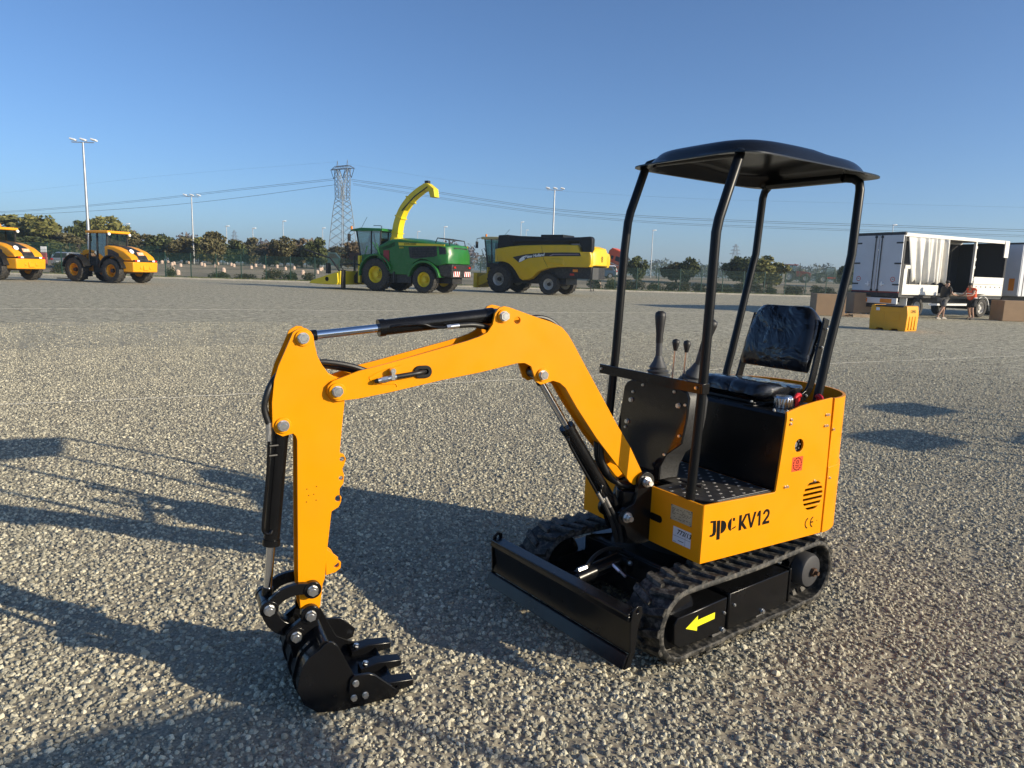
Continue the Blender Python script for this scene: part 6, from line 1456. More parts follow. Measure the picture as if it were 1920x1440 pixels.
def person(loc, az, top_mat, short_mat, shoe_mat, pose, label, vest=False):
    rt = empty('person', loc, az)
    J = pose
    names = list(J); idx = {n: i for i, n in enumerate(names)}
    bones = [('pelvis', 'chest'), ('chest', 'neck'), ('neck', 'head'), ('head', 'crown')]
    for s in 'LR': bones += [('chest', 'sh' + s), ('sh' + s, 'el' + s), ('el' + s, 'wr' + s), ('wr' + s, 'ha' + s), ('pelvis', 'hi' + s), ('hi' + s, 'kn' + s), ('kn' + s, 'an' + s), ('an' + s, 'to' + s)]
    rad = dict(pelvis=(0.15, 0.11), chest=(0.17, 0.12), neck=(0.058,), head=(0.088, 0.10), crown=(0.075, 0.085), sh=(0.062,), el=(0.045,), wr=(0.032,), ha=(0.03, 0.042), hi=(0.09,), kn=(0.06,), an=(0.042,), to=(0.04, 0.03))
    js = [tuple(J[n]) + rad[n if n in rad else n[:2]] for n in names]
    body = link('body', skin_mesh('body', js, [(idx[a], idx[b]) for a, b in bones], SKIN), rt)
    def cloth(name, nodes, m, gr, extra=None):
        ii = {n: k for k, n in enumerate(nodes)}
        jj = [tuple(extra[n] if extra and n in extra else J[n]) + tuple(r + gr for r in rad[n if n in rad else n[:2]]) for n in nodes]
        ee = [(ii[a], ii[b]) for a, b in bones if a in ii and b in ii]
        if extra:
            for s in 'LR':
                if 'kh' + s in ii: ee.append((ii['hi' + s], ii['kh' + s]))
                if 'eh' + s in ii: ee.append((ii['sh' + s], ii['eh' + s]))
        return link(name, skin_mesh(name, jj, ee, m), rt)
    rad['kh'] = (0.085,); rad['eh'] = (0.045,)
    def mid(a, b, t): return tuple(J[a][k] + (J[b][k] - J[a][k]) * t for k in range(3))
    ex = {'khL': mid('hiL', 'knL', 0.85), 'khR': mid('hiR', 'knR', 0.85), 'ehL': mid('shL', 'elL', 0.7 if not vest else 0.15), 'ehR': mid('shR', 'elR', 0.7 if not vest else 0.15)}
    sh = cloth('shirt' if not vest else 'safety_vest', ['pelvis', 'chest', 'neck', 'shL', 'shR', 'ehL', 'ehR'] if not vest else ['pelvis', 'chest', 'neck', 'shL', 'shR', 'ehL', 'ehR'], top_mat, 0.055 if not vest else 0.060, dict(ex, pelvis=(J['pelvis'][0], J['pelvis'][1], J['pelvis'][2] - 0.09), neck=(J['neck'][0], J['neck'][1], J['neck'][2] - 0.07)))
    cloth('shorts', ['pelvis', 'hiL', 'hiR', 'khL', 'khR'], short_mat, 0.045, ex)
    if vest:
        for z in (1.02, 1.22):
            mb = MB(); cx = J['pelvis'][0] + (J['chest'][0] - J['pelvis'][0]) * (z - J['pelvis'][2]) / (J['chest'][2] - J['pelvis'][2])
            mb.lathe([(0.222, -0.02), (0.223, 0.02)], 24, T(cx, 0, z) @ S(0.80, 1.0, 1)); mb.build('reflective_band', LAMP, sh)
    # shoes
    for s in 'LR':
        mb = MB(); a, t = Vector(J['an' + s]), Vector(J['to' + s]); d = (t - a); d.z = 0; L_ = 0.28; ang = math.atan2(d.y, d.x)
        M_ = T(a.x - 0.06 * math.cos(ang), a.y - 0.06 * math.sin(ang), 0) @ RZ(ang)
        mb.loft([[(x, -w, 0.0), (x, w, 0.0), (x, w * 0.9, h), (x, -w * 0.9, h)] for x, w, h in ((0.0, 0.03, 0.06), (0.04, 0.042, 0.10), (0.12, 0.042, 0.10), (0.2, 0.048, 0.065), (0.27, 0.035, 0.045))], M=M_); mb.build('shoe', shoe_mat, body, smooth=60, bevel=0.01)
    # face, ears, hair
    h = Vector(J['head']); c = Vector(J['crown']); f = 1
    mb = MB(); mb.lathe([(0.0, -0.075), (0.075, -0.05), (0.105, 0.0), (0.10, 0.05), (0.06, 0.09), (0.0, 0.10)], 18, T(c.x - 0.012, c.y, c.z - 0.01) @ S(1.0, 0.86, 1.0)); mb.build('hair', HAIR, body, smooth=60)
    mb = MB(); mb.cyl((h.x + 0.085, h.y, h.z + 0.0), (h.x + 0.118, h.y, h.z - 0.015), 0.012, 0.018, n=8)
    for s in (1, -1): mb.cyl((h.x - 0.005, h.y + 0.088 * s, h.z - 0.01), (h.x - 0.005, h.y + 0.103 * s, h.z - 0.01), 0.03, 0.022, n=8)
    mb.build('nose_and_ears', SKIN, body, smooth=60)
    mb = MB()
    for s in (1, -1): mb.cyl((h.x + 0.080, h.y + 0.034 * s, h.z + 0.02), (h.x + 0.096, h.y + 0.034 * s, h.z + 0.02), 0.012, n=8)
    mb.box(h.x + 0.085, h.x + 0.098, h.y - 0.025, h.y + 0.025, h.z - 0.055, h.z - 0.045); mb.build('eyes_and_mouth', HAIR, body)
    # fingers
    for s in 'LR':
        hnd = Vector(J['ha' + s]); w = Vector(J['wr' + s]); d = (hnd - w).normalized(); sd_ = d.cross(Vector((0, 0, 1))).normalized(); mb = MB()
        for k in range(4):
            b0 = hnd + sd_ * (0.028 - 0.018 * k); ln = (0.055, 0.065, 0.062, 0.05)[k]
            mb.tube([b0, b0 + d * ln * 0.55, b0 + d * ln * 0.9 + Vector((0, 0, -0.02))], 0.0085, 6)
        b0 = w.lerp(hnd, 0.4) + sd_ * 0.03; mb.tube([b0, b0 + sd_ * 0.025 + d * 0.03, b0 + sd_ * 0.025 + d * 0.06], 0.009, 6)
        mb.build('fingers', SKIN, body, smooth=60)
    return tag(rt, label, 'person', 'people at the trailer')
poseA = dict(pelvis=(0, 0, 0.95), chest=(0.08, 0, 1.30), neck=(0.11, 0, 1.50), head=(0.15, 0, 1.60), crown=(0.15, 0, 1.70),
    shL=(0.09, 0.20, 1.42), elL=(0.22, 0.27, 1.16), wrL=(0.46, 0.20, 1.12), haL=(0.53, 0.18, 1.11), shR=(0.09, -0.20, 1.42), elR=(0.20, -0.28, 1.16), wrR=(0.45, -0.22, 1.13), haR=(0.52, -0.20, 1.12),
    hiL=(0.0, 0.10, 0.90), knL=(0.20, 0.11, 0.50), anL=(0.20, 0.11, 0.09), toL=(0.36, 0.11, 0.04), hiR=(0.0, -0.10, 0.90), knR=(-0.10, -0.11, 0.49), anR=(-0.34, -0.11, 0.12), toR=(-0.20, -0.11, 0.04))
person((19.9, 33.3, 0.01), R(15), mat('black_tshirt', (0.012, 0.012, 0.013), 0.8), mat('grey_shorts', (0.13, 0.125, 0.12), 0.85, vary=0.3, scale=8), mat('beige_shoes', (0.42, 0.37, 0.31), 0.7), poseA, 'person in black t-shirt and grey shorts stepping beside the trailer')
poseB = dict(pelvis=(0, 0, 0.93), chest=(0.13, 0, 1.26), neck=(0.20, 0, 1.45), head=(0.26, 0, 1.54), crown=(0.27, 0, 1.63),
    shL=(0.15, 0.19, 1.38), elL=(0.32, 0.25, 1.14), wrL=(0.56, 0.20, 1.10), haL=(0.63, 0.18, 1.10), shR=(0.15, -0.19, 1.38), elR=(0.33, -0.25, 1.13), wrR=(0.56, -0.20, 1.10), haR=(0.63, -0.18, 1.10),
    hiL=(0.0, 0.10, 0.88), knL=(0.10, 0.12, 0.48), anL=(-0.02, 0.13, 0.09), toL=(0.14, 0.13, 0.04), hiR=(0.0, -0.10, 0.88), knR=(0.02, -0.13, 0.47), anR=(-0.12, -0.14, 0.09), toR=(0.04, -0.14, 0.04))
person((21.55, 33.75, 0.01), R(195), mat('vest_orange', (0.90, 0.11, 0.03), 0.6), mat('black_shorts', (0.012, 0.012, 0.013), 0.8), mat('black_shoes', (0.012, 0.012, 0.012), 0.6), poseB, 'person in orange safety vest and black shorts holding the trailer side', True)
# ---------------------------------------------------------------- edge of the yard, fences, field
CONC = mat('kerb_concrete', (0.36, 0.335, 0.28), 0.85, vary=0.15, scale=2, bump=0.2, bscale=12)
GRASS = mat('verge_grass', (0.085, 0.105, 0.022), 0.95, vary=0.4, scale=1.2, bump=0.6, bscale=9)
ROADM = mat('field_road', (0.20, 0.185, 0.155), 0.9, vary=0.2, scale=0.3)
def field_z(off):
    t = min(1.0, max(0.0, (off - 3) / 27)); return 0.1 + 1.1 * t * t * (3 - 2 * t)
def off_of(x, y): return (Vector((x, y)) - KERB_A).dot(KN)
def fz(x, y): return field_z(off_of(x, y))
kr = MB(); kr.box(0, 1, 0, 1, 0, 1)
kb = empty('kerb'); tag(kb, kind='structure')
mb = MB(); mb.prism([(0.0, -0.05), (0.0, 0.13), (0.03, 0.15), (0.22, 0.15), (0.22, -0.05)], 0.005, 1.495, plane='YZ'); 
mb = MB(); mb.loft([[(x, 0.0, -0.05), (x, 0.012, 0.13), (x, 0.04, 0.15), (x, 0.24, 0.15), (x, 0.24, -0.05)] for x in (0.006, 1.494)]); KST = mb.mesh('kerb_stone', CONC, smooth=0)
ang = math.atan2(KD.y, KD.x)
for k in range(84):
    t = 128 + 1.5 * k
    link('kerb_stone', KST, kb, T(*kerb_pt(t, RND.uniform(-0.012, 0.012), RND.uniform(-0.02, 0.0))) @ RZ(ang + RND.uniform(-0.004, 0.004)))
tag(strip('grass_verge', -100, KL + 100, 0.24, 3.0, 0.10, GRASS), kind='structure')
vs = []; fs = []; prof = [3.0, 6, 9, 12, 15, 18, 22, 26, 30, 60, 300, 1150]
for o_ in prof:
    vs += [kerb_pt(-600, o_, field_z(o_)), kerb_pt(KL + 600, o_, field_z(o_))]
for i in range(len(prof) - 1): fs.append((2 * i, 2 * i + 1, 2 * i + 3, 2 * i + 2))
mb = MB(); mb.add(vs, fs); tag(mb.build('field', FIELD, smooth=60, fix=False), kind='structure')
tag(strip('road', -300, KL + 300, 31.0, 36.0, 1.208, ROADM), kind='structure')

def leaf_mat(name, c1, c2, rough=0.7):
    m = bpy.data.materials.new(name); m.use_nodes = True; nt = m.node_tree; b = nt.nodes['Principled BSDF']
    b.inputs['Roughness'].default_value = rough; b.inputs['Specular IOR Level'].default_value = 0.25
    ge = nt.nodes.new('ShaderNodeNewGeometry'); cr = nt.nodes.new('ShaderNodeValToRGB')
    cr.color_ramp.elements[0].color = (*c1, 1); cr.color_ramp.elements[1].color = (*c2, 1)
    nt.links.new(ge.outputs['Random Per Island'], cr.inputs[0]); nt.links.new(cr.outputs[0], b.inputs['Base Color'])
    b.inputs['Subsurface Weight'].default_value = 0.0
    return m
def leaves(mb, blobs, n, size, rnd, hollow=0.45):
    """leaf-sized quads through the volume of a few blobs (cx, cy, cz, rx, ry, rz)"""
    tot = sum(b[3] * b[4] * b[5] for b in blobs)
    for b in blobs:
        for _ in range(max(3, int(n * b[3] * b[4] * b[5] / tot))):
            while True:
                p = Vector((rnd.uniform(-1, 1), rnd.uniform(-1, 1), rnd.uniform(-1, 1)))
                if hollow < p.length < 1: break
            c = Vector((b[0] + p.x * b[3], b[1] + p.y * b[4], b[2] + p.z * b[5]))
            s_ = size * rnd.uniform(0.6, 1.5)
            u = Vector((rnd.gauss(0, 1), rnd.gauss(0, 1), rnd.gauss(0, 1))).normalized()
            w = u.cross(Vector((rnd.gauss(0, 1), rnd.gauss(0, 1), rnd.gauss(0, 1)))).normalized()
            mb.add([c - u * s_, c + w * s_ * 0.55, c + u * s_, c - w * s_ * 0.55], [(0, 1, 2, 3)])
BARK = mat('bark', (0.085, 0.065, 0.045), 0.9, vary=0.3, scale=5)
OLIVE = leaf_mat('leaf_olive', (0.09, 0.098, 0.026), (0.235, 0.215, 0.065))
DGREEN = leaf_mat('leaf_dark', (0.040, 0.052, 0.018), (0.105, 0.118, 0.038))
AUTUM = leaf_mat('leaf_autumn', (0.070, 0.070, 0.032), (0.165, 0.140, 0.065))
BROWN = leaf_mat('leaf_brown', (0.095, 0.072, 0.042), (0.185, 0.135, 0.075))
def tree_meshes(kind, m, seed, tall=1.0, n=2600, size=0.045):
    """unit tree: height 1, crown width about 1"""
    rnd = random.Random(seed); mb = MB()
    mb.tube([(0, 0, 0), (0.01, 0.0, 0.2), (rnd.uniform(-0.03, 0.03), rnd.uniform(-0.03, 0.03), 0.5), (0, 0, 0.82)], [0.035, 0.028, 0.018, 0.006], 7)
    blobs = []
    nb = 11 if kind == 'round' else 10
    for k in range(nb):
        a = rnd.uniform(0, 2 * PI); z = 0.22 + 0.66 * (k + 0.5) / nb
        spread = (0.30 if kind == 'round' else 0.20) * math.sin(PI * min(1, (z - 0.10) / 0.95)) ** 0.7
        x, y_ = spread * math.cos(a), spread * math.sin(a)
        r = rnd.uniform(0.12, 0.21) * (1.0 if z < 0.75 else 0.75)
        blobs.append((x, y_, z, r * rnd.uniform(0.9, 1.3), r * rnd.uniform(0.9, 1.3), r * rnd.uniform(0.7, 1.0)))
        mb.tube([(0, 0, max(0.12, z - 0.18)), (x * 0.5, y_ * 0.5, z - 0.08), (x, y_, z)], [0.014, 0.009, 0.003], 5)
    blobs.append((0, 0, 0.88, 0.13, 0.13, 0.11)); blobs.append((0, 0, 0.5, 0.24, 0.24, 0.25))
    tm = mb.mesh('trunk', BARK, smooth=60)
    cm = MB(); leaves(cm, blobs, n, size, rnd, 0.25)
    return tm, cm.mesh('crown', m, smooth=0, fix=False)
KINDS = {}
def get_tree(kind, m, seed):
    key = (kind, m.name, seed)
    if key not in KINDS: KINDS[key] = tree_meshes(kind, m, seed)
    return KINDS[key]
def tree(x, y_, top, width, kind, m, seed, label, group):
    z0 = fz(x, y_); h = top - z0
    rt = empty('tree', (x, y_, z0 - 0.05), RND.uniform(0, 6.28))
    tm, cm = get_tree(kind, m, seed); sc = S(width * 1.05, width * 1.05, h)
    link('trunk', tm, rt, sc); link('crown', cm, rt, sc)
    return tag(rt, label, 'tree', group)
TREES = [(-73.6,105,7.6,9.1,'round',OLIVE,1,'broad olive tree at the far left, behind the loader cut off by the frame'),
 (-64.9,100,7.3,5.9,'round',OLIVE,2,'round yellowish-olive tree between the two loaders'),
 (-63.0,104,7.0,3.7,'tall',DGREEN,3,'narrow dark tree just left of the tall lamp mast'),
 (-62.2,108,7.9,5.0,'round',OLIVE,3,'olive tree just right of the tall lamp mast'),
 (-61.9,112,7.5,3.4,'tall',OLIVE,4,'slim olive tree above the whole loader\'s cab'),
 (-62.3,116,7.1,2.8,'tall',OLIVE,5,'small slim tree right of the whole loader\'s cab'),
 (-61.7,92,4.2,4.4,'round',DGREEN,6,'low dark tree left of the silver car'),
 (-61.5,98,5.0,5.0,'round',AUTUM,7,'low brownish tree behind the silver car'),
 (-48.7,95,5.0,3.6,'round',AUTUM,8,'brownish tree just right of the whole loader'),
 (-46.6,95,5.1,3.4,'round',DGREEN,9,'dark green tree second to the right of the whole loader'),
 (-42.4,92,4.8,3.2,'round',AUTUM,10,'autumn tree behind the three-headed lamp post'),
 (-42.1,96,4.9,2.9,'round',OLIVE,6,'olive tree right behind the three-headed lamp post'),
 (-37.4,90,5.4,3.2,'tall',AUTUM,12,'pointed autumn tree taller than its row, left of the white-roofed shed'),
 (-38.3,98,4.6,2.9,'round',DGREEN,13,'dark tree beside the pointed autumn tree'),
 (-32.9,96,4.5,3.3,'round',BROWN,14,'brown tree right of the white-roofed shed'),
 (-29.5,92,5.2,3.2,'round',AUTUM,15,'autumn tree left of the second small lamp post'),
 (-28.2,95,5.1,3.4,'round',BROWN,8,'reddish-brown tree behind the second small lamp post'),
 (-25.2,92,5.2,3.0,'round',DGREEN,10,'green tree just left of the big pylon'),
 (-19.5,88,4.6,3.2,'round',BROWN,12,'round brown bushy tree between the pylon and the green harvester'),
 (14.4,85,3.9,2.2,'round',DGREEN,13,'small dark tree behind the excavator\'s front right post'),
 (19.7,88,3.4,2.8,'round',AUTUM,15,'low tree in the middle between the two front posts'),
 (20.6,86,4.0,2.2,'tall',DGREEN,14,'ragged pointed tree in the middle between the two front posts'),
 (27.0,84,4.2,3.8,'round',DGREEN,2,'spreading dark tree left of the rear right post'),
 (29.9,86,4.5,4.2,'round',OLIVE,14,'spreading olive tree left of the red tractor'),
 (41.6,90,4.1,2.4,'tall',DGREEN,4,'thin ragged tree beside the telehandler')]
for x, y_, top, w, kd_, m_, sd_, lb in TREES: tree(x, y_, top, w * 1.4, kd_, m_, sd_, lb, 'trees beyond the fence')

for k in range(17):
    x = -62 + k * 2.75; y_ = RND.uniform(106, 122)
    tree(x * y_ / 95, y_, RND.uniform(4.4, 6.0), RND.uniform(4.5, 6.5), 'round' if k % 3 else 'tall', (AUTUM, DGREEN, OLIVE, BROWN, AUTUM)[k % 5], (8, 9, 2, 14, 12)[k % 5], 'hazy tree in the continuous row behind the left-hand field', 'back row of trees behind the field')
# shrubs along the fence
SHR = []
for sd_, m_ in ((31, DGREEN), (32, AUTUM), (33, leaf_mat('leaf_scrub', (0.045, 0.045, 0.018), (0.13, 0.11, 0.05)))):
    rnd = random.Random(sd_); mb = MB(); bl = [(rnd.uniform(-0.5, 0.5), rnd.uniform(-0.3, 0.3), rnd.uniform(0.2, 0.6), rnd.uniform(0.25, 0.45), rnd.uniform(0.25, 0.4), rnd.uniform(0.25, 0.42)) for _ in range(8)]
    leaves(mb, bl, 1100, 0.055, rnd, 0.2)
    for k in range(14):
        a = rnd.uniform(0, 6.28); mb.tube([(0, 0, 0), (0.3 * math.cos(a), 0.2 * math.sin(a), 0.5), (0.55 * math.cos(a), 0.35 * math.sin(a), rnd.uniform(0.7, 1.05))], [0.012, 0.008, 0.003], 4)
    SHR.append(mb.mesh('shrub', m_, smooth=0, fix=False))
def shrub(t, off, w, h, k, label):
    p = kerb_pt(t, off); o = link('shrub', SHR[k]); o.location = (p[0], p[1], field_z(off) - 0.05); o.rotation_euler.z = RND.uniform(0, 6.28); o.scale = (w, w * 0.9, h)
    tag(o, label, 'shrub', 'shrubs along the fence')
def t_of_x(x): return (x - KERB_A.x) / KD.x
for x in [13 + 1.55 * i for i in range(30)]:
    if x < 34: shrub(t_of_x(x) + RND.uniform(-0.4, 0.4), 3.7 + RND.uniform(-0.3, 0.6), 1.4, RND.uniform(1.0, 1.3), 2 if RND.random() < 0.7 else 0, 'dull brown-green shrub in the hedge behind the right-hand fence')
    else: shrub(t_of_x(x) + RND.uniform(-0.4, 0.4), 3.4 + RND.uniform(-0.3, 0.6), 1.3, RND.uniform(0.8, 1.2), 2 if RND.random() < 0.4 else 0, 'green shrub behind the fence below the red tractor')
for x, w, h, k, lb in ((-31.5, 0.7, 1.15, 0, 'single dark shrub beside a pale bollard, right of the whole loader'), (-27.2, 1.5, 0.75, 0, 'low dark shrub left of the fence post'), (-25.0, 1.5, 0.6, 2, 'low brown shrub between two fence posts'), (-22.5, 1.8, 1.2, 2, 'tall brown-green shrub in the gap below the shed'), (-20.8, 1.5, 1.0, 0, 'green shrub below the shed'), (-19.0, 1.4, 0.9, 2, 'brown shrub left of the yellow pick-up header'), (-17.2, 1.6, 0.85, 0, 'dark shrub left of the yellow pick-up header'), (-15.0, 1.6, 0.9, 0, 'dark shrub behind the yellow pick-up header'), (-13, 1.6, 0.8, 2, 'brown shrub behind the yellow pick-up header'), (-41, 1.1, 1.3, 2, 'bare twiggy bush left of the whole loader'), (8.2, 1.7, 1.2, 2, 'brown bush right of the combine'), (10.2, 1.7, 1.3, 0, 'dark bush below the orange truck'), (11.8, 1.5, 1.2, 2, 'brown bush below the orange truck')):
    shrub(t_of_x(x), 3.8, w, h, k, lb)

# fences
FGRN = mat('fence_green', (0.020, 0.060, 0.042), 0.5, vary=0.15, scale=3)
def fence(off, z, t0, t1, step, h, label, wire):
    rt = empty('mesh_fence'); n = int((t1 - t0) / step)
    mb = MB(); mb.box(-0.035, 0.035, -0.035, 0.035, 0, h + 0.06); mb.box(-0.04, 0.04, -0.04, 0.04, h + 0.06, h + 0.075); PM = mb.mesh('fence_post', FGRN, smooth=0)
    mb = MB(); k = 0.05
    while k < step - 0.04: mb.box(k, k + wire, -0.003, 0.003, 0.06, h); k += 0.05
    for zz in (0.08, 0.45, 0.85, 1.25, 1.65, h - 0.02): mb.box(0.04, step - 0.04, -0.005, 0.004, zz, zz + 0.012)
    PN = mb.mesh('mesh_panel', FGRN, smooth=0, fix=False)
    for i in range(n + 1):
        M_ = T(*kerb_pt(t0 + i * step, off, z)) @ RZ(ang)
        link('fence_post', PM, rt, M_)
        if i < n: link('mesh_panel', PN, rt, M_)
    return tag(rt, label, 'fence')
fence(2.3, 0.10, t_of_x(-62), t_of_x(70), 2.2, 2.15, 'dark green wire mesh fence just behind the kerb', 0.0085)
fence(29.5, 1.17, t_of_x(-75), t_of_x(85), 2.6, 2.1, 'dark green mesh fence beyond the pale bollards', 0.011)

# grass tufts on the verge
rnd = random.Random(5); mb = MB()
for k in range(9000):
    p = kerb_pt(rnd.uniform(t_of_x(-55), t_of_x(62)), rnd.uniform(0.27, 2.9), 0.10); h = rnd.uniform(0.05, 0.16); w = 0.03; a = rnd.uniform(0, PI)
    dx, dy = w * math.cos(a), w * math.sin(a)
    mb.add([(p[0] - dx, p[1] - dy, p[2]), (p[0] + dx, p[1] + dy, p[2]), (p[0] + rnd.uniform(-.05, .05), p[1] + rnd.uniform(-.05, .05), p[2] + h)], [(0, 1, 2)])
tag(mb.build('grass', leaf_mat('grass_blade', (0.07, 0.09, 0.018), (0.17, 0.17, 0.05)), smooth=0, fix=False), 'strip of short green grass behind the kerb', 'grass', kind='stuff')

# far wood
rnd = random.Random(9)
for nm, x0, x1, d, h0, h1, m_, lb, cnt in (('far_wood', -330, -20, 330, 9.0, 13.0, leaf_mat('leaf_bare', (0.085, 0.065, 0.055), (0.155, 0.120, 0.095)), 'far bare brown wood on the left of the pylon', 15000),
                                           ('far_wood', -20, 420, 420, 6.5, 11.5, leaf_mat('leaf_far', (0.045, 0.055, 0.030), (0.105, 0.105, 0.050)), 'far grey-green wood on the right of the pylon', 17000),
                                           ('far_wood', -500, -200, 300, 7.0, 9.0, leaf_mat('leaf_far2', (0.05, 0.055, 0.025), (0.12, 0.11, 0.045)), 'far wood behind the olive trees at left', 8000)):
    mb = MB(); x = x0; bl = []
    while x < x1:
        w = rnd.uniform(4, 8); h = rnd.uniform(h0, h1); bl.append((x, d + rnd.uniform(-25, 25), 1.2 + h * 0.5, w * 0.75, w * 0.75, h * 0.5)); x += w * rnd.uniform(0.35, 0.75)
    leaves(mb, bl, cnt, 0.75, rnd, 0.1)
    tag(mb.build(nm, m_, smooth=0, fix=False), lb, 'wood', kind='stuff')

# pale bollards
BP = mat('pale_concrete', (0.66, 0.49, 0.38), 0.8, vary=0.08, scale=4)
mb = MB(); mb.lathe([(0.30, 0.0), (0.31, 0.05), (0.30, 0.38), (0.25, 0.50), (0.14, 0.58), (0.0, 0.60)], 16); BM = mb.mesh('bollard', BP, smooth=40)
for x, y_ in [(-44.0,89.5),(-51.5,106.5),(-40.4,84.5),(-41.1,86.5),(-38.7,83.0),(-36.3,76.0),(-33.4,71.0),(-43.0,94.5),(-38.0,87.0),(-36.8,85.0),(-35.1,84.0),(-37.5,90.5),(-31.3,77.0),(-35.2,89.0),(-33.9,86.5),(-30.9,84.0),(-32.0,88.5),(-30.1,86.0),(-26.7,78.5),(-29.2,88.0),(-26.9,84.0),(-26.5,86.0),(-23.1,78.0),(-22.2,80.5),(-23.1,85.0),(-23.3,86.5),(-46.1,73.5),(-60.4,92.5),(-43.8,89.0),(-53.9,111.5),(8.9,76.0)]:
    o = link('bollard', BM); o.location = (x, y_, fz(x, y_)); s_ = 0.58 if y_ > 79 else 0.75; o.scale = (s_, s_, s_ * 1.15); o.rotation_euler.z = RND.uniform(0, 6)
    tag(o, 'pale pinkish dome-topped bollard in the field behind the fence', 'bollard', 'pale bollards in the field')

# lamp posts
def lamp_post(x, y_, top, heads, label, r=0.07, cross=False):
    z0 = fz(x, y_) if off_of(x, y_) > 0 else 0.0
    rt = empty('lamp_post', (x, y_, z0)); h = top - z0
    mb = MB(); mb.cyl((0, 0, 0), (0, 0, h - 0.25), r * 1.35, r * 0.7, n=12); po = mb.build('pole', STEEL, rt)
    if heads >= 3:
        mb = MB(); mb.box(-0.95, 0.95, -0.04, 0.04, h - 0.27, h - 0.20); mb.build('cross_arm', STEEL, rt)
        for k in range(heads):
            xx = -0.88 + 1.76 * k / (heads - 1)
            mb = MB(); mb.box(-0.25, 0.25, -0.18, 0.18, -0.07, 0.07, T(xx + 0.05, 0, h - 0.02) @ RY(R(14)) @ RX(R(-8))); mb.build('flood_light', LAMP, rt, bevel=0.04)
    else:
        mb = MB(); mb.box(-0.1, 0.55, -0.15, 0.15, -0.08, 0.08, T(0, 0, h - 0.15) @ RY(R(-6))); mb.build('lamp_head', LAMP, rt, bevel=0.05)
        if heads == 2: mb = MB(); mb.box(-0.65, -0.05, -0.15, 0.15, -0.08, 0.08, T(0, 0, h - 0.15) @ RY(R(6))); mb.build('lamp_head', LAMP, rt, bevel=0.05)
    return tag(rt, label, 'lamp post', 'lamp posts')
lamp_post(-36.7, 62, 11.4, 3, 'tallest grey lamp mast with three floodlights, above the whole loader', 0.11)
lamp_post(-42.5, 95, 10.1, 3, 'tall lamp mast with three floodlights right of the whole loader', 0.10)
lamp_post(4.4, 88, 11.6, 3, 'lamp mast with floodlights rising behind the combine', 0.11)
for x, y_, top, lb in ((-52.1, 130, 8.1, 'small white-headed lamp post right of the three-headed masts'), (-43.0, 118, 7.3, 'small lamp post standing close behind a tall mast'), (-40.3, 125, 9.0, 'thin lamp post halfway between the loader and the pylon'), (-37.5, 140, 8.8, 'thin lamp post just left of the pylon'), (0.8, 140, 11.1, 'left of two thin lamp posts behind the combine'), (2.2, 170, 11.3, 'right and lower of two thin lamp posts behind the combine'), (22.5, 120, 9.1, 'thin lamp post between the excavator\'s front posts'), (56.8, 110, 10.4, 'lamp post rising above the trailer roof'), (-67.3, 125, 7.7, 'small lamp post behind the whole loader\'s cab'), (-20.5, 150, 9.2, 'thin lamp post above the green harvester'), (-12.0, 120, 8.6, 'thin lamp post just beside the yellow spout')):
    lamp_post(x, y_, top, 1, lb, 0.075)

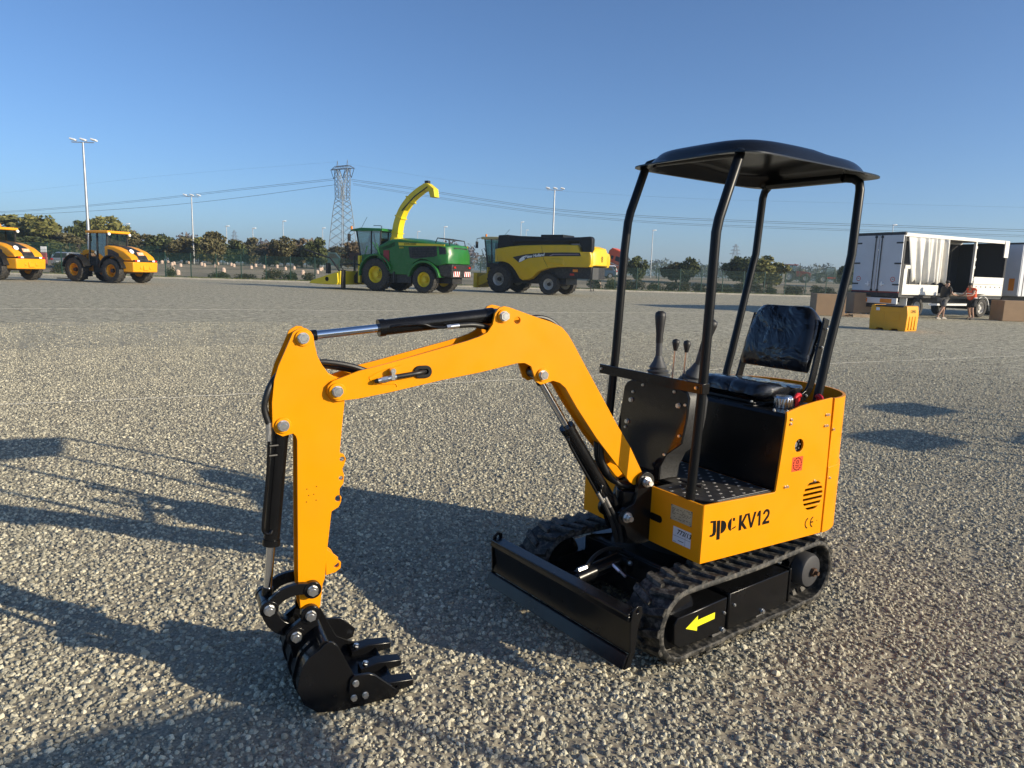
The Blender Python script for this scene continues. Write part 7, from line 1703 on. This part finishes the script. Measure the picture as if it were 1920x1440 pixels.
# pylons and power lines
PYL = mat('pylon_steel', (0.23, 0.25, 0.26), 0.6, 0.3)
def strut(mb, a, b, r=0.09): mb.cyl(a, b, r, n=4, cap=False)
def big_pylon(x, y_, rz):
    rt = empty('power_pylon', (x, y_, 1.0), rz); t = 0.10
    def sq(w, z, d=None): d = w if d is None else d; return [(-w, -d, z), (w, -d, z), (w, d, z), (-w, d, z)]
    mb = MB(); lv = [(4.0 - 2.2 * k / 9, 24.0 * (1 - (1 - k / 9) ** 1.25)) for k in range(10)]
    for (w0, z0), (w1, z1) in zip(lv, lv[1:]):
        A, B_ = sq(w0, z0), sq(w1, z1)
        for i in range(4):
            j = (i + 1) % 4; strut(mb, A[i], B_[i], 0.13); strut(mb, A[i], B_[j], t * 0.75); strut(mb, A[j], B_[i], t * 0.75)
    mb.build('tower_body', PYL, rt, smooth=0)
    # two splayed upper legs
    for s in (1, -1):
        mb = MB(); n = 6
        for k in range(n):
            u0, u1 = k / n, (k + 1) / n
            def q(u):
                z = 24.0 + 10.4 * u; xo = s * (1.8 + 1.6 * u); xi = s * (0.35 + 1.75 * u); d = 1.8 - 1.1 * u
                return [(xo, -d, z), (xo, d, z), (xi, d * 0.8, z), (xi, -d * 0.8, z)]
            A, B_ = q(u0), q(u1)
            for i in range(4):
                j = (i + 1) % 4; strut(mb, A[i], B_[i], 0.11); strut(mb, A[i], B_[j], t * 0.7); strut(mb, A[j], B_[i], t * 0.7)
        mb.build('upper_leg', PYL, rt, smooth=0)
        mb = MB(); strut(mb, (s * 3.0, 0, 35.0), (s * 2.6, 0, 37.4), 0.1); strut(mb, (s * 2.2, 0, 35.0), (s * 2.6, 0, 37.4), 0.1); mb.build('earth_wire_peak', PYL, rt, smooth=0)
    mb = MB()
    for z, e in ((34.4, 3.4), (35.4, 3.4)):
        for d in (-0.5, 0.5): strut(mb, (-e, d, z), (e, d, z), 0.11)
    for k in range(8):
        x0_ = -3.4 + 0.85 * k; strut(mb, (x0_, -0.5, 34.4), (x0_ + 0.85, -0.5, 35.4), 0.08); strut(mb, (x0_ + 0.85, 0.5, 34.4), (x0_, 0.5, 35.4), 0.08)
    for s in (1, -1):
        for d in (-0.5, 0.5): strut(mb, (s * 3.4, d, 35.4), (s * 6.2, 0, 34.3), 0.1); strut(mb, (s * 3.4, d, 34.4), (s * 6.2, 0, 34.3), 0.1)
    mb.build('cross_arm', PYL, rt, smooth=0)
    for xx in (-4.6, 0.0, 4.6):
        mb = MB(); strut(mb, (xx - 1.5, 0, 34.4), (xx, 0, 31.2), 0.13); strut(mb, (xx + 1.5, 0, 34.4), (xx, 0, 31.2), 0.13); mb.build('insulator_string', DARK, rt, smooth=0)
    return rt
tag(big_pylon(-62.4, 260, R(-35)), 'big steel lattice pylon left of the green harvester', 'pylon')
def small_pylon(x, y_, h, label):
    rt = empty('distant_pylon', (x, y_, 1.0)); mb = MB(); n = 8; w0 = h * 0.11
    for k in range(n):
        u0, u1 = k / n, (k + 1) / n
        def q(u): w = w0 * (1 - u) ** 0.8 + 0.5; z = h * u; return [(-w, -w, z), (w, -w, z), (w, w, z), (-w, w, z)]
        A, B_ = q(u0), q(u1)
        for i in range(4):
            j = (i + 1) % 4; strut(mb, A[i], B_[i], 0.22); strut(mb, A[i], B_[j], 0.14)
    mb.build('tower_body', PYL, rt, smooth=0); mb = MB()
    for z, e in ((0.72, 5.5), (0.82, 4.5), (0.92, 3.2)): strut(mb, (-e, 0, h * z), (e, 0, h * z), 0.25); strut(mb, (-e, 0, h * z), (0, 0, h * (z + 0.05)), 0.18); strut(mb, (e, 0, h * z), (0, 0, h * (z + 0.05)), 0.18)
    mb.build('cross_arm', PYL, rt, smooth=0)
    return tag(rt, label, 'pylon')
small_pylon(212, 700, 33, 'tiny distant pylon seen between the canopy posts')
small_pylon(-351, 900, 40, 'tiny distant pylon above the far wood at left')
WIRE = mat('wire_grey', (0.12, 0.14, 0.16), 0.6)
LA = [(-64.8,258,31.8),(-104.6,275,29),(-144.7,295,26.4),(-192.4,320,24),(-245.7,345,21.9),(-326.9,380,20)]
LB = [(-63.3,256,29.6),(-103.9,273,25.6),(-143.4,292,23),(-189.6,315,21.2),(-242.3,340,19.9),(-322.8,375,18.4)]
RA = [(-58.6,257,31.6),(-35.2,252,28.7),(-12.7,246,25.4),(14,240,22.1),(47.6,232,20.1),(79.5,226,19.3),(109.6,220,18.8),(147.6,212,18.1),(184.7,205,17.9)]
RB = [(-58,257,30.2),(-35.1,252,26.9),(-12.7,246,23.8),(14,240,20.7),(47.7,232,18.4),(79.6,226,17.7),(109.8,220,17.2),(147.8,212,16.5),(184.9,205,16.5)]
EL = [(-63.5,257,37.4),(-141.9,290,34.4),(-241.5,340,30.1),(-326,380,29)]
ER = [(-59.2,257,36.7),(-12.8,246,30.1),(47.2,232,26.2),(108.9,220,25),(183.6,205,24)]
for pts, dz, r, lb in ((LA, 0, 0.055, 'upper overhead cable running left from the big pylon'), (LA, -0.5, 0.05, 'upper overhead cable running left from the big pylon'), (LB, 0, 0.06, 'lower overhead cable running left from the big pylon'), (RA, 0, 0.055, 'upper overhead cable running right from the big pylon'), (RA, -0.5, 0.05, 'upper overhead cable running right from the big pylon'), (RB, 0, 0.045, 'lower overhead cable running right from the big pylon'), (RB, -0.45, 0.04, 'lower overhead cable running right from the big pylon'), (EL, 0, 0.016, 'faint thin earth wire left of the big pylon'), (ER, 0, 0.016, 'faint thin earth wire right of the big pylon')):
    mb = MB(); mb.tube(smooth_path([(a, b, c + dz) for a, b, c in pts], 6), r, 4); tag(mb.build('power_line', WIRE, smooth=0), lb, 'cable', 'overhead cables')

# ---------------------------------------------------------------- parked vehicles beyond the fence
def car(loc, az, paint, label, sc=1.0, van=False):
    rt = empty('parked_car', (loc[0], loc[1], fz(loc[0], loc[1])), az, sc)
    body = [(-2.1, 0.35), (-2.15, 0.85), (-2.0, 0.98), (1.0, 0.98), (1.9, 0.85), (2.1, 0.65), (2.1, 0.35), (1.75, 0.30), (1.65, 0.55), (1.35, 0.66), (1.05, 0.55), (0.95, 0.28), (-0.95, 0.28), (-1.05, 0.55), (-1.35, 0.66), (-1.65, 0.55), (-1.75, 0.30)]
    top = [(-1.95, 0.97), (-1.65, 1.50), (-1.3, 1.58), (0.1, 1.55), (0.95, 0.97)]
    mb = MB(); mb.prism(body, -0.88, 0.88); bd = mb.build('body', paint, rt, bevel=0.06, seg=3)
    mb = MB(); mb.loft([[(a, -0.84, b) for a, b in top[:1]] + [(a, -0.68, b) for a, b in top[1:-1]] + [(top[-1][0], -0.84, top[-1][1])], [(a, 0.84, b) for a, b in top[:1]] + [(a, 0.68, b) for a, b in top[1:-1]] + [(top[-1][0], 0.84, top[-1][1])]]); cbn = mb.build('cabin', paint, rt, bevel=0.05)
    for s in (1, -1):
        mb = MB(); mb.add([(-1.75, 0.845 * s, 1.02), (0.75, 0.845 * s, 1.02), (0.05, 0.70 * s, 1.49), (-1.50, 0.70 * s, 1.47)], [(0, 1, 2, 3)]); mb.build('side_window', DGLASS if False else DARK, cbn, smooth=0)
        mb = MB(); mb.box(-2.17, -2.12, 0.72 * s - 0.13, 0.72 * s + 0.13, 0.75, 0.92); mb.build('tail_lamp', REDL, bd)
        for wx in (-1.35, 1.35):
            mb = MB(); mb.cyl((wx, 0.68 * s, 0.33), (wx, 0.89 * s, 0.33), 0.33, n=20); ty = mb.build('tyre', TYRE, rt); mb = MB(); mb.cyl((wx, 0.89 * s, 0.33), (wx, 0.895 * s, 0.33), 0.21, n=16); mb.build('rim', SILV, ty)
    mb = MB(); mb.add([(-1.99, -0.72, 1.02), (-1.99, 0.72, 1.02), (-1.72, 0.60, 1.46), (-1.72, -0.60, 1.46)], [(0, 1, 2, 3)]); mb.build('rear_window', DARK, cbn, smooth=0)
    mb = MB(); mb.add([(0.96, -0.72, 1.02), (0.96, 0.72, 1.02), (0.22, 0.62, 1.5), (0.22, -0.62, 1.5)], [(0, 1, 2, 3)]); mb.build('windscreen', DARK, cbn, smooth=0)
    mb = MB(); mb.box(-2.175, -2.16, -0.26, 0.26, 0.55, 0.66); mb.build('number_plate', WHITE, bd)
    return tag(rt, label, 'car', 'cars beyond the fence')
car((-46.5, 75.5), R(85), mat('car_silver', (0.42, 0.43, 0.45), 0.3, 0.5), 'silver hatchback seen from behind between the two loaders')
car((-58.2, 82), R(70), mat('car_grey', (0.30, 0.31, 0.32), 0.3, 0.4), 'grey car half hidden by the loader at the left edge')
car((10.6, 92), R(185), mat('car_blue', (0.06, 0.10, 0.17), 0.3, 0.3), 'dark blue car behind the fence, right of the combine')
car((12.4, 97), R(95), mat('car_white', (0.75, 0.76, 0.78), 0.3), 'white car behind the fence, below the orange truck')
# pink post with white sign
rt = empty('sign_post', (-50.5, 77, fz(-50.5, 77))); mb = MB(); mb.box(-0.28, 0.28, -0.1, 0.1, 0.0, 1.35); mb.build('post', mat('faded_red', (0.32, 0.08, 0.09), 0.6), rt, bevel=0.02); mb = MB(); mb.box(-0.30, 0.30, -0.04, 0.04, 1.4, 2.0); mb.build('sign_board', WHITE, rt); tag(rt, 'faded red post with a blank white board right of the left loader', 'sign')
# orange truck tractor with its cab tipped forward
def tipped_truck(loc, az):
    rt = empty('tipped_cab_truck', (loc[0], loc[1], fz(loc[0], loc[1])), az); M_ = T(2.6, 0, 0.75) @ RY(R(16)) @ T(-2.6, 0, -0.75)
    OR = mat('truck_orange', (0.75, 0.10, 0.025), 0.4)
    mb = MB(); mb.prism([(0.3, 1.2), (0.25, 3.1), (0.6, 3.55), (1.8, 3.45), (2.4, 2.9), (2.65, 2.2), (2.7, 0.9), (1.4, 0.95)], -1.2, 1.2); cb = mb.build('cab', OR, rt, M_, bevel=0.08)
    for s in (1, -1):
        mb = MB(); mb.prism([(1.45, 2.0), (1.45, 2.65), (2.2, 2.6), (2.45, 2.0)], 1.2 * s, 1.22 * s); mb.build('door_window', DARK, cb, M_)
        mb = MB(); mb.prism([(0.75, 2.1), (0.75, 2.55), (1.15, 2.55), (1.15, 2.1)], 1.2 * s, 1.22 * s); mb.build('sleeper_window', DARK, cb, M_)
        mb = MB(); mb.prism([(0.6, 1.6), (2.2, 1.5), (2.2, 1.42), (0.6, 1.5)], 1.2 * s, 1.215 * s); mb.build('lettering_band', WHITE, cb, M_)
    mb = MB(); mb.box(2.55, 2.72, -1.0, 1.0, 1.9, 2.8, M=None); mb.build('windscreen', DARK, cb, M_)
    mb = MB(); mb.box(-3.2, 2.5, -0.45, 0.45, 0.65, 0.95); mb.box(-0.6, 0.1, -1.1, 1.1, 1.0, 1.9); mb.build('chassis', DARK, rt)
    for x in (1.7, -2.0):
        for s in (1, -1): truck_wheel(rt, x, 1.0 * s, s)
    return tag(rt, 'orange-red truck tractor with its cab tipped forward, behind the fence', 'truck')
tipped_truck((12.4, 101), R(-25))
# red tractor and telehandler
def old_tractor(loc, az):
    rt = empty('farm_tractor', (loc[0], loc[1], fz(loc[0], loc[1])), az, 1.05); RD = mat('tractor_red', (0.20, 0.025, 0.02), 0.5, vary=0.2, scale=3)
    for s in (1, -1):
        wheel(rt, -0.8, 0.85 * s, 0.90, 0.50, 0.48, RIMW, s, lugs=16, dish=0.1); wheel(rt, 1.6, 0.85 * s, 0.65, 0.40, 0.34, RIMW, s, lugs=14, dish=0.1)
        mb = MB(); o_ = circle(-0.8, 0.9, 1.05, 10, R(10), R(150)); i_ = circle(-0.8, 0.9, 0.98, 10, R(10), R(150)); mb.prism(o_ + i_[::-1], 0.6 * s, 1.1 * s); mb.build('fender', DARK, rt)
    mb = MB(); mb.prism([(0.2, 0.9), (0.2, 1.75), (1.2, 1.68), (2.3, 1.5), (2.4, 1.4), (2.4, 0.8)], -0.38, 0.38); hd = mb.build('bonnet', RD, rt, bevel=0.04)
    mb = MB(); mb.box(2.40, 2.43, -0.3, 0.3, 1.1, 1.4); mb.build('head_lamp', LAMP, hd)
    mb = MB(); mb.cyl((1.0, 0.2, 1.65), (1.0, 0.2, 2.4), 0.05, n=8); mb.build('exhaust', DARK, hd)
    mb = MB(); mb.box(-1.1, 0.3, -0.55, 0.55, 0.8, 1.5); cb = mb.build('cab', DARK, rt)
    for x in (-1.15, -0.35, 0.25):
        for s in (1, -1): mb = MB(); mb.tube([(x, 0.62 * s, 1.4), (x * 0.92, 0.6 * s, 2.5)], 0.045, 6); mb.build('cab_pillar', DARK, cb)
    for s in (1, -1): mb = MB(); mb.add([(-1.15, 0.61 * s, 1.5), (0.25, 0.61 * s, 1.5), (0.23, 0.6 * s, 2.5), (-1.05, 0.6 * s, 2.5)], [(0, 1, 2, 3)]); mb.build('side_glass', GLASS, cb, smooth=0)
    mb = MB(); mb.box(-1.35, 0.5, -0.75, 0.75, 2.5, 2.66); mb.build('cab_roof', RD, cb, bevel=0.05)
    mb = MB(); mb.box(-1.0, 2.3, -0.25, 0.25, 0.45, 0.95); mb.cyl((-0.8, -0.8, 0.9), (-0.8, 0.8, 0.9), 0.1, n=8); mb.cyl((1.6, -0.8, 0.65), (1.6, 0.8, 0.65), 0.08, n=8); mb.build('chassis', DARK, rt)
    return tag(rt, 'old dark red farm tractor with cab, parked behind the right-hand fence', 'tractor')
old_tractor((43.6, 113), R(-12))
def telehandler(loc, az):
    rt = empty('telehandler', (loc[0], loc[1], fz(loc[0], loc[1])), az, 1.05); GD = mat('dull_dark_green', (0.022, 0.04, 0.028), 0.5, vary=0.2, scale=3)
    for x in (-1.35, 1.35):
        for s in (1, -1): wheel(rt, x, 0.9 * s, 0.60, 0.42, 0.33, RIMW, s, lugs=14, dish=0.1)
    mb = MB(); mb.prism([(-2.2, 0.7), (-2.1, 1.3), (-1.5, 1.75), (-0.4, 1.6), (0.3, 1.2), (2.0, 1.1), (2.1, 0.6)], -0.9, 0.9); bd = mb.build('body', GD, rt, bevel=0.05)
    mb = MB(); mb.box(-0.5, 0.9, 0.91, 0.94, 0.75, 0.95); mb.build('red_band', REDL, bd)
    for s in (0.15, 0.9):
        mb = MB(); mb.tube([(-0.5, s, 1.5), (-0.35, s, 2.35), (0.0, s, 2.5), (0.8, s, 2.45), (1.05, s, 2.1), (1.2, s, 1.1)], 0.05, 6); mb.build('cab_frame', GD, rt)
    mb = MB(); mb.add([(-0.5, 0.9, 1.5), (1.1, 0.9, 1.3), (0.85, 0.9, 2.4), (-0.3, 0.9, 2.4)], [(0, 1, 2, 3)]); mb.build('side_glass', GLASS, rt, smooth=0)
    mb = MB(); mb.box(-2.0, 3.4, -0.25, 0.05, -0.2, 0.2, T(0, -0.2, 1.65) @ RY(R(10))); mb.build('boom', GD, rt, bevel=0.02)
    mb = MB(); mb.box(3.2, 3.35, -0.8, 0.6, 0.35, 1.15); mb.box(3.35, 4.4, -0.5, -0.38, 0.35, 0.42); mb.box(3.35, 4.4, 0.2, 0.32, 0.35, 0.42); mb.build('fork_carriage', DARK, rt)
    return tag(rt, 'dark green telehandler with glazed cab right of the red tractor', 'telehandler')
telehandler((51.2, 117), R(172))
# concrete pillar, shed, dark lorry behind the trees
rt = empty('gate_pillar', (40.9, 110, fz(40.9, 110))); mb = MB(); mb.box(-0.18, 0.18, -0.18, 0.18, 0, 2.1); mb.box(-0.24, 0.24, -0.24, 0.24, 2.1, 2.2); mb.build('pillar_shaft', CONC, rt, bevel=0.02); tag(rt, 'pale concrete gate pillar left of the red tractor', 'pillar')
rt = empty('roadside_shed', (-55.5, 150, 1.2)); mb = MB(); mb.box(-0.8, 0.9, -1.0, 1.0, 0, 2.4); mb.build('wall', mat('shed_dark', (0.05, 0.06, 0.065), 0.7), rt); mb = MB(); mb.box(-0.4, 0.7, -1.02, -1.0, 1.0, 1.5); mb.build('counter', mat('counter_orange', (0.55, 0.26, 0.14), 0.6), rt); mb = MB(); mb.box(-1.2, 1.1, -1.4, 1.2, 2.5, 2.85); mb.build('roof', WHITE, rt, bevel=0.03); tag(rt, 'small dark shed with flat white roof among the trees', 'shed')
rt = empty('parked_van', (-26.5, 101, 1.2), R(10)); mb = MB(); mb.prism([(-2.6, 0.4), (-2.6, 2.2), (1.2, 2.2), (1.9, 1.4), (2.7, 1.2), (2.75, 0.4)], -0.95, 0.95); bd = mb.build('body', mat('van_teal', (0.035, 0.065, 0.075), 0.4), rt, bevel=0.06); mb = MB(); mb.prism([(0.4, 1.4), (0.4, 2.0), (1.2, 2.0), (1.7, 1.4)], -0.965, -0.95); mb.build('side_window', DARK, bd)
for wx in (-1.6, 1.7):
    for s in (1, -1): mb = MB(); mb.cyl((wx, 0.7 * s, 0.36), (wx, 0.97 * s, 0.36), 0.36, n=18); mb.build('tyre', TYRE, rt)
tag(rt, 'dark teal van behind the far fence, left of the pylon', 'van')

# white strings laid across the gravel
STR = mat('white_string', (0.6, 0.58, 0.52), 0.7)
def cord(pts, r, label):
    mb = MB(); P = smooth_path(pts, 24); rr = random.Random(len(pts) * 7 + int(abs(pts[0][0]) * 10)); P = [p + Vector((0, rr.uniform(-0.012, 0.012), rr.uniform(-0.004, 0.006))) for p in P]
    mb.tube(P, r, 5); tag(mb.build('marking_string', STR, smooth=0), label, 'string', 'marking strings')
cord([(-5.9, 7.2, 0.026), (-4.26, 7.97, 0.026), (-2.68, 8.8, 0.024), (-0.4, 10.1, 0.026), (2.47, 11.69, 0.024), (6.18, 13.68, 0.026), (8.94, 15.04, 0.026), (12.6, 16.8, 0.026)], 0.0022, 'thin white string slanting across the gravel behind the excavator')
cord([(-16.5, 20.6, 0.02), (-11.5, 23.1, 0.02), (-6.2, 25.5, 0.02), (3.0, 29.1, 0.02), (13.8, 34.5, 0.02)], 0.0022, 'thin white string slanting across the gravel farther back')

# neighbouring excavators of the same row, standing right of the picture; their shadows reach into it; the one behind the viewer is added to cast the lower-left shadow
SKIP = ('track_lug', 'guide_tooth', 'bolt', 'mat_stitching', 'hydraulic_hose', 'hose_coupling', 'oil_pipe', 'pivot_nut')
for (x, y_, rz_), lb in (((10.29, 6.70, 212.64), 'second yellow mini excavator standing outside the picture at right'), ((9.35, 2.30, 212.64), 'third yellow mini excavator standing outside the picture at right'), ((9.24, 4.90, 212.64), 'fifth yellow mini excavator standing between two others outside the picture'), ((4.12, -0.37, 212.64), 'added yellow mini excavator, unseen behind the viewer, casting the lower-left shadow')):
    o = copy_tree(EXC, None, SKIP); o.location = (x, y_, 0.006); o.rotation_euler.z = R(rz_); tag(o, lb, 'excavator', 'mini excavators out of view')

# ---------------------------------------------------------------- autumn haze
mb = MB(); mb.box(-1000, 1000, -260, 1420, -1.05, 46)
hz_ = mb.build('haze', None, smooth=0)
hm = bpy.data.materials.new('haze_air'); hm.use_nodes = True; nt = hm.node_tree
for n in list(nt.nodes): nt.nodes.remove(n)
o_ = nt.nodes.new('ShaderNodeOutputMaterial'); pv = nt.nodes.new('ShaderNodeVolumePrincipled')
pv.inputs['Color'].default_value = (0.70, 0.86, 1.0, 1); pv.inputs['Density'].default_value = 0.0005; pv.inputs['Anisotropy'].default_value = 0.25
nt.links.new(pv.outputs[0], o_.inputs['Volume']); hz_.data.materials.append(hm)
tag(hz_, 'thin pale autumn haze over the whole yard', 'haze', kind='stuff')
